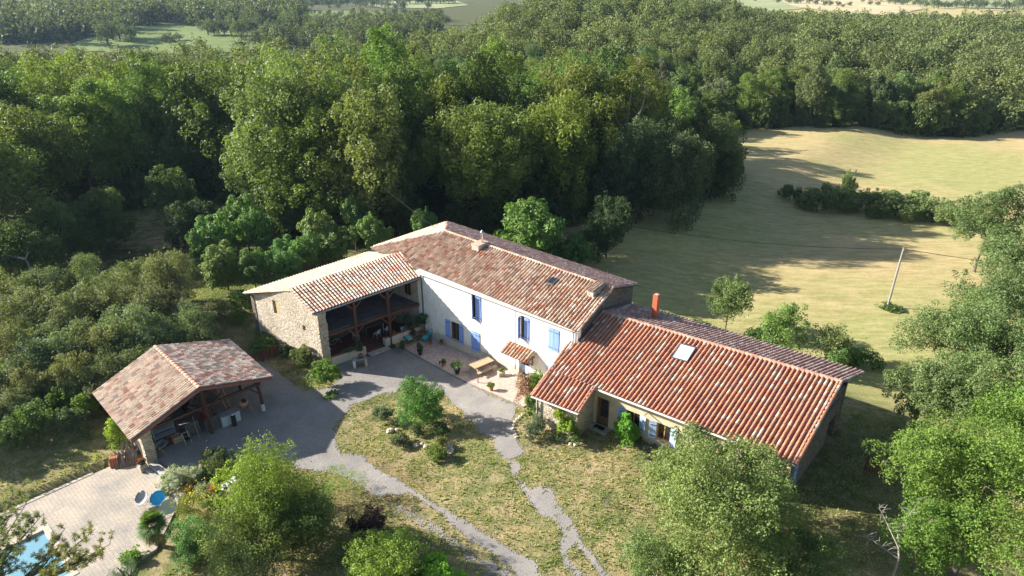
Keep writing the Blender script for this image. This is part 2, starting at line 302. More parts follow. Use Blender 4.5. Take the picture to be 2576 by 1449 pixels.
class MB:
    """collects shapes into one mesh; 'world' input is moved into the parent's frame when built"""
    def __init__(s): s.v = []; s.f = []; s.c = []; s.n = 0; s.usec = False
    def cut(s): s.cuts = getattr(s, 'cuts', []) + [(s.n, len(s.f))]; return s
    def build_each(s, name, mat, parent=None, **k):
        out = []; c = getattr(s, 'cuts', []) + [(s.n, len(s.f))]; v0 = f0 = 0
        for v1, f1 in c:
            if v1 > v0:
                q = MB(); q.v = s.v[v0:v1]; q.c = s.c[v0:v1]; q.f = [tuple(i - v0 for i in f) for f in s.f[f0:f1]]; q.n = v1 - v0; q.usec = s.usec; out.append(q.build(name, mat, parent, **k))
            v0, f0 = v1, f1
        return out
    def add(s, vs, fs, col=None):
        b = s.n; s.v.extend([tuple(p) for p in vs]); s.n += len(vs)
        s.f.extend([tuple(i + b for i in f) for f in fs])
        if col is not None: s.usec = True
        s.c.extend([col or (0.5, 0.5, 0.5)] * len(vs)); return s
    def hexa(s, c8, col=None):
        return s.add(c8, [(3, 2, 1, 0), (4, 5, 6, 7), (0, 1, 5, 4), (1, 2, 6, 5), (2, 3, 7, 6), (3, 0, 4, 7)], col)
    def box(s, c, d, rz=0.0, col=None):
        x, y, z = d[0] / 2, d[1] / 2, d[2] / 2; ca, sa = math.cos(rz), math.sin(rz)
        P = [(a * ca - b * sa + c[0], a * sa + b * ca + c[1], e + c[2]) for e in (-z, z) for a, b in ((-x, -y), (x, -y), (x, y), (-x, y))]
        return s.hexa(P, col)
    def bar(s, p0, p1, w, h, col=None, up=(0, 0, 1)):
        p0, p1 = Vector(p0), Vector(p1); d = (p1 - p0).normalized(); upv = Vector(up)
        if abs(d.dot(upv)) > 0.98: upv = Vector((1, 0, 0))
        sx = d.cross(upv).normalized() * (w / 2); sy = sx.cross(d).normalized() * (h / 2)
        P = [p + a * sx + b * sy for p in (p0, p1) for a, b in ((-1, -1), (1, -1), (1, 1), (-1, 1))]
        return s.hexa(P, col)
    def tube(s, p0, p1, r0, r1=None, n=8, cap=True, col=None):
        r1 = r0 if r1 is None else r1
        p0, p1 = Vector(p0), Vector(p1); d = (p1 - p0).normalized()
        a = d.orthogonal().normalized(); b = d.cross(a); vs = []
        for p, r in ((p0, r0), (p1, r1)):
            for k in range(n):
                t = 2 * math.pi * k / n; vs.append(p + (a * math.cos(t) + b * math.sin(t)) * r)
        fs = [(k, (k + 1) % n, n + (k + 1) % n, n + k) for k in range(n)]
        if cap: fs += [tuple(range(n - 1, -1, -1)), tuple(range(n, 2 * n))]
        return s.add(vs, fs, col)
    def path(s, pts, r, n=6, col=None):
        rs = r if isinstance(r, (list, tuple)) else [r] * len(pts)
        for i in range(len(pts) - 1): s.tube(pts[i], pts[i + 1], rs[i], rs[i + 1], n, True, col)
        return s
    def lathe(s, c, prof, n=16, col=None):
        vs = []; fs = []
        for r, z in prof:
            for k in range(n):
                t = 2 * math.pi * k / n; vs.append((c[0] + r * math.cos(t), c[1] + r * math.sin(t), c[2] + z))
        for i in range(len(prof) - 1):
            for k in range(n):
                fs.append((i * n + k, i * n + (k + 1) % n, (i + 1) * n + (k + 1) % n, (i + 1) * n + k))
        return s.add(vs, fs, col)
    def quad(s, a, b, c, d, col=None): return s.add([a, b, c, d], [(0, 1, 2, 3)], col)
    def prism(s, pts, z0, z1, col=None):
        n = len(pts); vs = [(p[0], p[1], z0) for p in pts] + [(p[0], p[1], z1) for p in pts]
        return s.add(vs, [tuple(range(n - 1, -1, -1)), tuple(range(n, 2 * n))] + [(k, (k + 1) % n, n + (k + 1) % n, n + k) for k in range(n)], col)
    def rock(s, c, r, seed=0, flat=0.7, col=None):
        rnd = random.Random(seed); n = 7; vs = []; fs = []
        for i, ph in enumerate((-70, -30, 10, 45, 75)):
            for k in range(n):
                t = 2 * math.pi * (k + 0.3 * i) / n; q = r * (0.8 + 0.4 * rnd.random()); cp = math.cos(R(ph))
                vs.append((c[0] + q * cp * math.cos(t), c[1] + q * cp * math.sin(t), c[2] + q * flat * math.sin(R(ph))))
        for i in range(4):
            for k in range(n): fs.append((i * n + k, i * n + (k + 1) % n, (i + 1) * n + (k + 1) % n, (i + 1) * n + k))
        fs.append(tuple(range(4 * n, 5 * n))); return s.add(vs, fs, col)
    def build(s, name, mat, parent=None, smooth=False, world=True, kind=None):
        V = np.array(s.v, float)
        if parent is not None and world:
            Mi = np.array(FR[parent.name].inverted()); V = V @ Mi[:3, :3].T + Mi[:3, 3]
        me = bpy.data.meshes.new(name); me.from_pydata(V.tolist(), [], s.f)
        if s.usec:
            ca = me.color_attributes.new('tint', 'FLOAT_COLOR', 'POINT')
            C = np.ones((len(s.v), 4), np.float32); C[:, :3] = np.array(s.c); ca.data.foreach_set('color', C.ravel())
        if smooth: me.polygons.foreach_set('use_smooth', [True] * len(me.polygons))
        me.materials.append(M[mat] if isinstance(mat, str) else mat); me.update()
        o = bpy.data.objects.new(name, me); COL.objects.link(o)
        if parent is not None: o.parent = parent; FR[o.name] = FR[parent.name]
        else: FR[o.name] = Matrix.Identity(4)
        if kind: o['kind'] = kind
        return o
# ---------------------------------------------------------------- terrain
def mesh_np(name, V, F, mat, tint=None, smooth=False, attr='tint'):
    me = bpy.data.meshes.new(name); V = np.asarray(V, np.float32); F = np.asarray(F, np.int32); k = F.shape[1]
    me.vertices.add(len(V)); me.vertices.foreach_set('co', V.ravel())
    me.loops.add(F.size); me.loops.foreach_set('vertex_index', F.ravel())
    me.polygons.add(len(F)); me.polygons.foreach_set('loop_start', np.arange(0, F.size, k, dtype=np.int32))
    if tint is not None:
        ca = me.color_attributes.new(attr, 'FLOAT_COLOR', 'POINT'); ca.data.foreach_set('color', np.asarray(tint, np.float32).ravel())
    me.update(calc_edges=True); me.validate()
    me.polygons.foreach_set('use_smooth', [bool(smooth)] * len(me.polygons))
    me.materials.append(M[mat] if isinstance(mat, str) else mat); return me
def link(name, me, parent=None, kind=None, color=None):
    o = bpy.data.objects.new(name, me); COL.objects.link(o)
    if parent is not None: o.parent = parent; FR[o.name] = FR[parent.name]
    else: FR[o.name] = Matrix.Identity(4)
    if kind: o['kind'] = kind
    if color: o.color = color
    return o
def inpoly(x, y, P):
    x = np.asarray(x, float); y = np.asarray(y, float); c = np.zeros(x.shape, bool); n = len(P); j = n - 1
    for i in range(n):
        xi, yi = P[i][0], P[i][1]; xj, yj = P[j][0], P[j][1]
        if yi != yj: c ^= ((yi > y) != (yj > y)) & (x < (xj - xi) * (y - yi) / (yj - yi) + xi)
        j = i
    return c
_rs = np.random.RandomState(3)
_PH = _rs.uniform(0, 6.28, (14, 2)); _DR = _rs.uniform(0, 6.28, 14)
def wob(x, y, s=1.0):
    """cheap smooth noise in about -1..1"""
    t = 0
    for k in range(14):
        f = s * (1.0 + 0.45 * k); t = t + np.sin((x * np.cos(_DR[k]) + y * np.sin(_DR[k])) * f + _PH[k, 0]) / (1 + 0.3 * k)
    return t / 3.2
# edge of the woodland (plan, metres): everything beyond this line is under trees
WOOD = [(-190, 66), (-75, 70), (-58, 74), (-53, 90), (-44, 97), (-34, 90), (-29, 80), (-12, 79), (4, 83), (14, 90), (24, 94), (31, 98), (34, 106), (30, 116), (31, 130), (40, 145), (60, 151), (80, 152), (96, 149), (108, 156), (150, 158), (420, 165),
        (420, 420), (150, 400), (20, 350), (-25, 260), (-60, 205), (-190, 190)]
def axis(a):
    out = [a[0][0]]
    for lo, hi, st in a:
        n = max(1, int(round((hi - lo) / st))); out += [lo + (hi - lo) * (k + 1) / n for k in range(n)]
    return np.array(out)
gx = axis([(-2600, -600, 200), (-600, -160, 22), (-160, -46, 3), (-46, 46, 0.5), (46, 170, 3), (170, 600, 22), (600, 2600, 200)])
gy = axis([(-400, 0, 40), (0, 16, 4), (16, 78, 0.5), (78, 190, 2.5), (190, 1300, 15), (1300, 5000, 300)])
X, Y = np.meshgrid(gx, gy); Z = hgt(X, Y)
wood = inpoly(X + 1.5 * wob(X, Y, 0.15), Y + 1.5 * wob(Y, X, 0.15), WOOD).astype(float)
u_, v_ = uv(X, Y)
mead = ss((Y - 52 + (10 - X) * 0.35) / 6) * ss((X - 6) / 6) * (v_ > 12) + ss((v_ - 13.5) / 3) * (u_ > 10)
mead = np.clip(mead, 0, 1) * (1 - wood)
left = ((X < -24) & (Y > 44)) | ((Y > 66) & (X < 6))
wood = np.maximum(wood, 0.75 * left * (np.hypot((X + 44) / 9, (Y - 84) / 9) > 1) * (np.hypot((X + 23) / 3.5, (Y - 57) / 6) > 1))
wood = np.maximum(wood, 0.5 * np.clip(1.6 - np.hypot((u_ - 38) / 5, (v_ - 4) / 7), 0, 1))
soilc = np.clip(1.3 - np.hypot((X + 10.5) / 3.4, (Y - 36.0) / 2.0), 0, 1) * 0.9
for cx_, cy_, r_ in ((-8.8, 33.8, 3), (-14, 32, 4.5), (-16.5, 34.5, 3), (-12, 46.0, 0)):
    if r_: soilc = np.maximum(soilc, 0.8 * np.clip(1.5 - np.hypot(X - cx_, Y - cy_) / r_, 0, 1))
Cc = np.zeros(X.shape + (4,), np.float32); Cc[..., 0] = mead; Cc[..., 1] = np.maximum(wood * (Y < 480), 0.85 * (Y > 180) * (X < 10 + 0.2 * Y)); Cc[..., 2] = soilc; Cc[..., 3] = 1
# pool opening in the sheet
def PZ(x, y): return (x / 3.623 * 0.644, (1850 + y / 3.623) * 0.644)
def TW(px, py, z=-0.30): p = at(px, py, z); return (p[0], p[1])
ny, nx = X.shape; idx = np.arange(nx * ny).reshape(ny, nx)
F = np.stack([idx[:-1, :-1], idx[:-1, 1:], idx[1:, 1:], idx[1:, :-1]], -1).reshape(-1, 4)
# terrace frame: corner TE, axes a (towards the shed along the far edge) and b
TA = R(47.4); ta = (math.cos(TA), math.sin(TA)); tb = (math.sin(TA), -math.cos(TA))
def TL(a, b): return (T0[0] + a * ta[0] + b * tb[0], T0[1] + a * ta[1] + b * tb[1])
def tl(x, y): dx, dy = x - T0[0], y - T0[1]; return dx * ta[0] + dy * ta[1], dx * tb[0] + dy * tb[1]
# the terrace and pool sit 0.3 m below the yard: press the sheet down under them
A_, B_ = tl(X, Y)
Z = np.where((A_ > -12) & (A_ < -0.1) & (B_ > 2.6) & (B_ < 8.3), -2.4, Z)
V = np.stack([X, Y, Z], -1).reshape(-1, 3)
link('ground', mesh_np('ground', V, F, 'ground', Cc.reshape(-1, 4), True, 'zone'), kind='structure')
gz = hz
def patch(name, polys, mat, cell=0.12, dz=0.02, rag=0.12, holes=(), fn=None):
    """a thin sheet following the ground, with a ragged outline; polys are lists of plan points"""
    allx = [p[0] for P in polys for p in P]; ally = [p[1] for P in polys for p in P]
    xs = np.arange(min(allx) - 0.5, max(allx) + 0.5, cell); ys = np.arange(min(ally) - 0.5, max(ally) + 0.5, cell)
    Xp, Yp = np.meshgrid(xs, ys); cx, cy = Xp[:-1, :-1] + cell / 2, Yp[:-1, :-1] + cell / 2
    rj = np.random.RandomState(9); wx = cx + rag * wob(cx, cy, 2.3) + rag * 0.7 * wob(cx, cy, 8.0) + rag * rj.normal(0, .45, cx.shape); wy = cy + rag * wob(cy, cx, 2.3) + rag * 0.7 * wob(cy, cx, 8.0) + rag * rj.normal(0, .45, cx.shape)
    m = np.zeros(cx.shape, bool)
    for P in polys: m |= inpoly(wx, wy, P)
    for P in holes: m &= ~inpoly(wx, wy, P)
    if fn is not None: m &= fn(cx, cy)
    ny, nx = Xp.shape; idx = np.arange(nx * ny).reshape(ny, nx)
    F = np.stack([idx[:-1, :-1], idx[:-1, 1:], idx[1:, 1:], idx[1:, :-1]], -1)[m]
    used, inv = np.unique(F, return_inverse=True); Xf, Yf = Xp.ravel()[used], Yp.ravel()[used]
    # height of the ground sheet's own 0.5 m facets
    def sh(x, y):
        x0 = np.floor(x / 0.5) * 0.5; y0 = np.floor(y / 0.5) * 0.5; fx, fy = (x - x0) / 0.5, (y - y0) / 0.5
        return (hgt(x0, y0) * (1 - fx) + hgt(x0 + .5, y0) * fx) * (1 - fy) + (hgt(x0, y0 + .5) * (1 - fx) + hgt(x0 + .5, y0 + .5) * fx) * fy
    V = np.stack([Xf, Yf, sh(Xf, Yf) + dz], -1)
    return link(name, mesh_np(name, V, inv.reshape(-1, 4), mat, None, True), kind='structure')
def g6(x, y): p = G((1300 + x / 1.8114) * 0.644, (1450 + y / 1.8114) * 0.644); return (p[0], p[1])
def gp(x, y): p = G(x, y); return (p[0], p[1])
yard = [gp(848, 918), gp(924, 893), gp(977, 876), gp(1030, 882)] + [g6(*q) for q in ((900, 35), (1090, 165), (1300, 245), (1265, 380), (1290, 470), (1365, 570), (1330, 605), (1235, 625),
    (1150, 560), (1110, 462), (1040, 425), (960, 330), (830, 205), (770, 140), (560, 90), (440, 150), (330, 165), (130, 250), (60, 330), (0, 400), (30, 510), (45, 590), (210, 600), (300, 690), (440, 760), (560, 830),
    (700, 930), (880, 1030), (1100, 1160), (1260, 1265), (1420, 1345), (1480, 1449), (1560, 1560), (1390, 1560), (1300, 1440), (1180, 1320), (1000, 1215), (860, 1100), (760, 1000), (640, 930), (560, 870), (480, 880), (400, 865), (330, 890), (250, 850), (180, 790), (60, 740), (0, 720))] + \
    [gp(760, 1180), gp(690, 1150), gp(620, 1150), gp(560, 1160), gp(500, 1175), gp(410, 1180), gp(372, 1150), gp(370, 1060), gp(520, 960), gp(650, 905), gp(700, 935), gp(760, 985), gp(830, 975), gp(855, 950)]
patch('driveway', [yard], 'gravel', 0.06, 0.022, 0.15)
track = [g6(*q) for q in ((430, 950), (520, 955), (600, 1030), (720, 1080), (790, 1150), (900, 1215), (960, 1270), (1080, 1330), (1180, 1380), (1290, 1449), (1400, 1560), (1250, 1560), (1140, 1440), (1040, 1370), (960, 1320), (880, 1240), (760, 1165), (600, 1065), (500, 1010))]
patch('track', [track], 'gravel', 0.06, 0.02, 0.3, fn=lambda x, y: wob(x, y, 3.1) + .5 * wob(y, x, 9.0) < 0.45)
path = [g6(*q) for q in ((1235, 640), (1320, 650), (1335, 690), (1300, 715), (1290, 740), (1330, 790), (1395, 835), (1430, 822), (1530, 825), (1560, 870), (1600, 935), (1640, 1000), (1680, 1060), (1740, 1150), (1780, 1230), (1850, 1320), (1950, 1449), (2030, 1560), (1960, 1560), (1890, 1449), (1830, 1380), (1780, 1290), (1720, 1215), (1640, 1290), (1700, 1370), (1790, 1449), (1720, 1449), (1640, 1360), (1600, 1260), (1590, 1190), (1630, 1165), (1600, 1090), (1545, 1040), (1470, 1020), (1420, 960), (1370, 880), (1330, 820), (1290, 745), (1255, 700))]
patch('garden_path', [path], 'gravel', 0.06, 0.02, 0.16, fn=lambda x, y: wob(x, y, 4.0) + .5 * wob(y, x, 11.0) < .85)
kerbs = MB()
def lpatch(name, P, mat, dz, **k): return patch(name, [P], mat, 0.12, dz, 0.0, **k)
# the patio in front of the white house, a step above the gravel
pe0 = G(1030, 884); pe1 = G(1300, 1018)
pu0, pv0 = uv(pe0[0], pe0[1]); pu1, pv1 = uv(pe1[0], pe1[1])
m = MB(); n = 30
def prow(t): return pu0 - 0.6 + (pu1 - pu0 + 1.3) * t, pv0 + (pv1 - pv0) * t
P = []
for k in range(n + 1):
    a, b = prow(k / n); P.append((a, b))
def PH(a, b): return hz(*Lw(a, b)[:2]) + 0.07
for k in range(n):
    (a0, b0), (a1, b1) = P[k], P[k + 1]
    for j in range(4):
        q = lambda a, b, t: (a, b + (0.25 - b) * t)
        c = [q(a0, b0, j / 4), q(a1, b1, j / 4), q(a1, b1, (j + 1) / 4), q(a0, b0, (j + 1) / 4)]
        m.add([Lw(x, y, PH(x, y)) for x, y in c], [(0, 1, 2, 3)])
m.build('patio', 'patio', kind='structure')
m = MB()
for k in range(n):
    (a0, b0), (a1, b1) = P[k], P[k + 1]
    z0, z1 = PH(a0, b0), PH(a1, b1)
    m.hexa([Lw(a0, b0 - .09, z0 - .2), Lw(a1, b1 - .09, z1 - .2), Lw(a1, b1, z1 - .2), Lw(a0, b0, z0 - .2), Lw(a0, b0 - .09, z0 - .004), Lw(a1, b1 - .09, z1 - .004), Lw(a1, b1, z1 - .004), Lw(a0, b0, z0 - .004)])
m.build('kerb', 'kerb', kind='structure')
# ---- terrace, steps and pool
m = MB(); m.prism([TL(*q) for q in ((-0.2, -0.2), (4.4, -0.2), (5.62, 1.1), (5.95, 4.6), (5.85, 6.8), (3.43, 9.5), (2.3, 9.65), (1.5, 10.6), (0.6, 11.4), (-0.2, 11.4))], -0.75, -0.3)
m.prism([TL(*q) for q in ((-9.5, -0.2), (-0.2, -0.2), (-0.2, 2.72), (-9.5, 2.72))], -0.6, -0.3)
m.prism([TL(*q) for q in ((-9.5, 8.15), (-0.2, 8.15), (-0.2, 11.4), (-9.5, 11.4))], -0.6, -0.3)
m.build('terrace', 'slabs', kind='structure')
m = MB()
for a0, a1, b0, b1 in ((-9.5, -0.2, 2.72, 3.06), (-9.5, -0.2, 7.8, 8.15), (-0.55, -0.2, 3.06, 7.8)): m.prism([TL(a0, b0), TL(a1, b0), TL(a1, b1), TL(a0, b1)], -0.5, -0.27)
m.prism([TL(-9.5, -0.45), TL(3.3, -0.45), TL(3.3, -0.2), TL(-9.5, -0.2)], -0.6, -0.27)
m.build('coping', 'coping', kind='structure')
m = MB(); m.prism([TL(5.62, 1.12), TL(6.0, 1.9), TL(6.22, 4.6), TL(6.1, 6.6), TL(5.86, 6.75), TL(5.957, 4.6)], -0.7, -0.15); m.prism([TL(6.03, 1.95), TL(6.5, 2.1), TL(6.75, 4.6), TL(6.5, 6.6), TL(6.13, 6.6), TL(6.25, 4.6)], -0.7, 0.03)
m.build('steps', 'cement', kind='structure')
PA, PB, P0, P1 = -9.5, -0.55, 3.06, 7.8
m = MB(); q = lambda a, b, z: TL(a, b) + (z,)
m.quad(q(PA, P0, -1.9), q(PB, P0, -1.9), q(PB, P1, -1.9), q(PA, P1, -1.9))
m.quad(q(PA, P0, -1.9), q(PA, P0, -.4), q(PB, P0, -.4), q(PB, P0, -1.9)); m.quad(q(PB, P0, -1.9), q(PB, P0, -.4), q(PB, P1, -.4), q(PB, P1, -1.9)); m.quad(q(PA, P1, -1.9), q(PA, P1, -.4), q(PB, P1, -.4), q(PB, P1, -1.9)); m.quad(q(PA, P0, -1.9), q(PA, P0, -.4), q(PA, P1, -.4), q(PA, P1, -1.9))
pool = thing('swimming_pool', 'rectangular turquoise swimming pool sunk in the paved terrace', 'swimming pool', TL(-5, 5.4) + (-0.4,))
m.build('basin', 'liner', pool)
for k in range(4):
    m = MB(); m.prism([TL(-3.4, P0 + .02 + .42 * k), TL(PB - .01, P0 + .02 + .42 * k), TL(PB - .01, P0 + .42 * (k + 1) - .02), TL(-3.4, P0 + .42 * (k + 1) - .02)], -1.89, -0.6 - 0.3 * k); m.build('step', 'liner_step', pool)
m = MB(); m.prism([TL(PA + .003, P0 + .003), TL(PB - .003, P0 + .003), TL(PB - .003, P1 - .003), TL(PA + .003, P1 - .003)], -1.885, -0.42); m.build('water', 'water', pool)
# ---------------------------------------------------------------- buildings
def tiles(mb, P00, P10, P01, P11, pal, colw=0.27, row=0.37, clip=None, seed=1, lift=0.065, jit=0.012):
    """canal tiles over the patch P00-P10 (eave) to P01-P11 (ridge)"""
    rnd = random.Random(seed); A, B, C_, D_ = map(Vector, (P00, P10, P01, P11))
    W_ = ((B - A).length + (D_ - C_).length) / 2; H_ = ((C_ - A).length + (D_ - B).length) / 2
    nc = max(1, round(W_ / colw)); nr = max(1, round(H_ / row))
    nor = (B - A).cross(C_ - A).normalized()
    if nor.z < 0: nor = -nor
    def pt(s, t): return (A.lerp(B, s)).lerp(C_.lerp(D_, s), t)
    def tint():
        r = rnd.random(); acc = 0
        for w, c, vr in pal:
            acc += w
            if r <= acc: break
        k = 1 + vr * (rnd.random() * 2 - 1); h = 1 + 0.12 * (rnd.random() - .5)
        return (c[0] * k, c[1] * k * h, c[2] * k * h)
    NS = 5
    for i in range(nc):
        s0 = (i + .5) / nc; off = rnd.uniform(-0.15, 0.15); cj = rnd.uniform(-jit, jit)
        for j in range(nr):
            if clip is not None:
                q = pt(s0, (j + .5) / nr)
                if not clip(q): continue
            t0 = (j + (off if j else -0.12)) / nr; t1 = min((j + 1.12 + off) / nr, 1.0) if j < nr - 1 else 1.0
            a, b = pt(s0, t0), pt(s0, t1); side = (pt(min(1, s0 + .5 / nc), t0) - a).normalized() if i < nc - 1 else (a - pt(s0 - .5 / nc, t0)).normalized()
            w = W_ / nc; r0, r1 = 0.335 * w * rnd.uniform(.95, 1.05), 0.285 * w; c = tint(); z0, z1 = lift + 0.028 + rnd.uniform(0, .01), lift
            a = a + side * (cj + rnd.uniform(-.006, .006)); b = b + side * cj
            vs = []
            for p, r, z in ((a, r0, z0), (b, r1, z1)):
                for k in range(NS + 1):
                    an = math.pi * k / NS; vs.append(p + side * (-math.cos(an) * r) + nor * (z + math.sin(an) * r * 1.05))
            mb.add(vs, [(k, k + 1, NS + 2 + k, NS + 1 + k) for k in range(NS)], c)
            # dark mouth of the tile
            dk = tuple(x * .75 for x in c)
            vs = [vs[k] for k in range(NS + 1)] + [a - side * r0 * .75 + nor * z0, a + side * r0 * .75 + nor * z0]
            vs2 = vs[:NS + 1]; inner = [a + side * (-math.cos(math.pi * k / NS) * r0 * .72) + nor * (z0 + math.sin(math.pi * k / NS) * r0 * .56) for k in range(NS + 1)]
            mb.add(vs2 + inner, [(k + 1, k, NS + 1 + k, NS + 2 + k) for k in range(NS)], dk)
    # channels between the rows: shallow troughs, clay tint darkened as shadow in the gaps
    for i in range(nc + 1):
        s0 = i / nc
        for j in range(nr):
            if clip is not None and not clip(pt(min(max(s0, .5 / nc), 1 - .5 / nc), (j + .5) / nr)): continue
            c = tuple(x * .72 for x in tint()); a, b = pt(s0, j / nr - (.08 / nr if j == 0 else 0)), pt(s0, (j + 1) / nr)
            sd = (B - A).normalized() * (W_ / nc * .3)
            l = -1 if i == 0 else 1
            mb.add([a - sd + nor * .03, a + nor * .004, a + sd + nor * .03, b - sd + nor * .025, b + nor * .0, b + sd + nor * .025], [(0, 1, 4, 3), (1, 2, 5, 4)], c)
def ridge(mb, a, b, pal, r=0.13, ln=0.42, seed=3, lift=0.06):
    rnd = random.Random(seed); a, b = Vector(a), Vector(b); d = (b - a); n = max(1, round(d.length / ln)); up = Vector((0, 0, 1)); sd = d.cross(up).normalized(); up = sd.cross(d).normalized()
    for i in range(n):
        p, q = a + d * (i / n), a + d * ((i + 1.1) / n); r_ = rnd.random(); acc = 0
        for w, c, vr in pal:
            acc += w
            if r_ <= acc: break
        k = 1 + vr * (rnd.random() * 2 - 1); c = tuple(x * k for x in c); vs = []
        for P, rr, z in ((p, r * 1.06, .025), (q, r * .94, 0)):
            for j in range(7):
                an = math.pi * j / 6; vs.append(P + sd * (-math.cos(an) * rr) + up * (lift + z + math.sin(an) * rr * .8 - .04))
        mb.add(vs, [(j, j + 1, 8 + j, 7 + j) for j in range(6)] , c)
        mb.add([vs[j] for j in range(7)], [tuple(range(6, -1, -1))], tuple(x * .4 for x in c))
    mb.cut()
def wall(mb, A, B, z0, zA, zB, thick=0.45, holes=(), inward=None):
    """wall from A to B (plan), with rectangular openings (s0, s1, h0, h1) along its length; heights absolute"""
    A2, B2 = Vector(A[:2]), Vector(B[:2]); Lg = (B2 - A2).length; d = (B2 - A2) / Lg
    nin = Vector((-d.y, d.x)) if inward is None else Vector(inward[:2]).normalized()
    S_ = sorted({0.0, Lg} | {min(max(h[k], 0), Lg) for h in holes for k in (0, 1)})
    top = lambda s: zA + (zB - zA) * s / Lg
    H_ = sorted({z0, min(zA, zB) - 0.001} | {h[k] for h in holes for k in (2, 3)})
    P = lambda s, z, t: (A2.x + d.x * s + nin.x * t, A2.y + d.y * s + nin.y * t, z)
    for t in (0, thick):
        for i in range(len(S_) - 1):
            for j in range(len(H_) - 1):
                sc, zc = (S_[i] + S_[i + 1]) / 2, (H_[j] + H_[j + 1]) / 2
                if any(h[0] < sc < h[1] and h[2] < zc < h[3] for h in holes): continue
                mb.quad(P(S_[i], H_[j], t), P(S_[i + 1], H_[j], t), P(S_[i + 1], H_[j + 1], t), P(S_[i], H_[j + 1], t))
        mb.quad(P(0, H_[-1], t), P(Lg, H_[-1], t), P(Lg, top(Lg), t), P(0, top(0), t))
    mb.quad(P(0, top(0), 0), P(Lg, top(Lg), 0), P(Lg, top(Lg), thick), P(0, top(0), thick))
    for s in (0, Lg): mb.quad(P(s, z0, 0), P(s, z0, thick), P(s, top(s), thick), P(s, top(s), 0))
    for h in holes:
        a, b, c, e = h[:4]
        mb.quad(P(a, c, 0), P(b, c, 0), P(b, c, thick), P(a, c, thick)); mb.quad(P(a, e, 0), P(b, e, 0), P(b, e, thick), P(a, e, thick))
        mb.quad(P(a, c, 0), P(a, e, 0), P(a, e, thick), P(a, c, thick)); mb.quad(P(b, c, 0), P(b, e, 0), P(b, e, thick), P(b, c, thick))
def frame_of(A, B, inward=None):
    A2, B2 = Vector(A[:2]), Vector(B[:2]); d = (B2 - A2).normalized(); nin = Vector((-d.y, d.x)) if inward is None else Vector(inward[:2]).normalized()
    return lambda s, z, t: (A2.x + d.x * s + nin.x * t, A2.y + d.y * s + nin.y * t, z)
def sbox(mb, P, s0, s1, z0, z1, t0, t1, col=None):
    return mb.hexa([P(s0, z0, t0), P(s1, z0, t0), P(s1, z0, t1), P(s0, z0, t1), P(s0, z1, t0), P(s1, z1, t0), P(s1, z1, t1), P(s0, z1, t1)], col)
def window(parent, P, a, b, c, e, mat='wood_brown', t=0.2, split=1, name='window', sill='cement'):
    m = MB(); w = 0.06
    sbox(m, P, a, b, c, c + w, t, t + .06); sbox(m, P, a, b, e - w, e, t, t + .06)
    sbox(m, P, a, a + w, c + w, e - w, t, t + .06); sbox(m, P, b - w, b, c + w, e - w, t, t + .06)
    for k in range(split): x = a + (b - a) * (k + 1) / (split + 1); sbox(m, P, x - .035, x + .035, c + w, e - w, t - .003, t + .055)
    fr = m.build(name, mat, parent)
    m = MB(); sbox(m, P, a + w, b - w, c + w, e - w, t + .02, t + .035); m.build('pane', 'glass', fr)
    if sill: m = MB(); sbox(m, P, a - .04, b + .04, c - .06, c - .002, -.05, t); m.build('sill', sill, fr)
    return fr
def shutter(parent, P, a, b, c, e, hinge, ang, mat='blue', t0=-0.02, zbar=False, label=None):
    """planked shutter; hinge at s=hinge, ang = opening angle from the closed position"""
    w = b - a; sg = 1 if hinge <= a + 1e-6 else -1
    dirs = (sg * math.cos(ang), -math.sin(ang)); nn = (-dirs[1] * sg, dirs[0] * sg)
    def Q(x, z, y): return P(hinge + dirs[0] * x + (nn[0]) * -y, z, t0 + dirs[1] * x - abs(nn[1]) * y * (1 if math.cos(ang) >= 0 else -1))
    m = MB(); npl = max(3, round(w / .12))
    for k in range(npl):
        x0, x1 = w * k / npl + .003, w * (k + 1) / npl - .003; o = 0.004 * (k % 2)
        m.hexa([Q(x0, c, o), Q(x1, c, o), Q(x1, c, .035 + o), Q(x0, c, .035 + o), Q(x0, e, o), Q(x1, e, o), Q(x1, e, .035 + o), Q(x0, e, .035 + o)])
    for z in (c + .25, e - .25):
        for o in (-.02, .04): m.hexa([Q(.02, z - .05, o), Q(w - .02, z - .05, o), Q(w - .02, z - .05, o + .018), Q(.02, z - .05, o + .018), Q(.02, z + .05, o), Q(w - .02, z + .05, o), Q(w - .02, z + .05, o + .018), Q(.02, z + .05, o + .018)])
    if zbar:
        for o in (.04,):
            m.hexa([Q(.05, c + .3, o), Q(.15, c + .3, o), Q(.15, c + .3, o + .016), Q(.05, c + .3, o + .016), Q(w - .15, e - .3, o), Q(w - .05, e - .3, o), Q(w - .05, e - .3, o + .016), Q(w - .15, e - .3, o + .016)])
    s = m.build('shutter', mat, parent)
    m = MB()
    for z in (c + .25, e - .25):
        for o in (-.032, .062): m.hexa([Q(0, z - .018, o), Q(w * .8, z - .018, o), Q(w * .8, z - .018, o + .008), Q(0, z - .018, o + .008), Q(0, z + .018, o), Q(w * .8, z + .018, o), Q(w * .8, z + .018, o + .008), Q(0, z + .018, o + .008)])
        m.cut()
    m.build_each('hinge', 'iron', s)
    if label: s['label'] = label
    return s
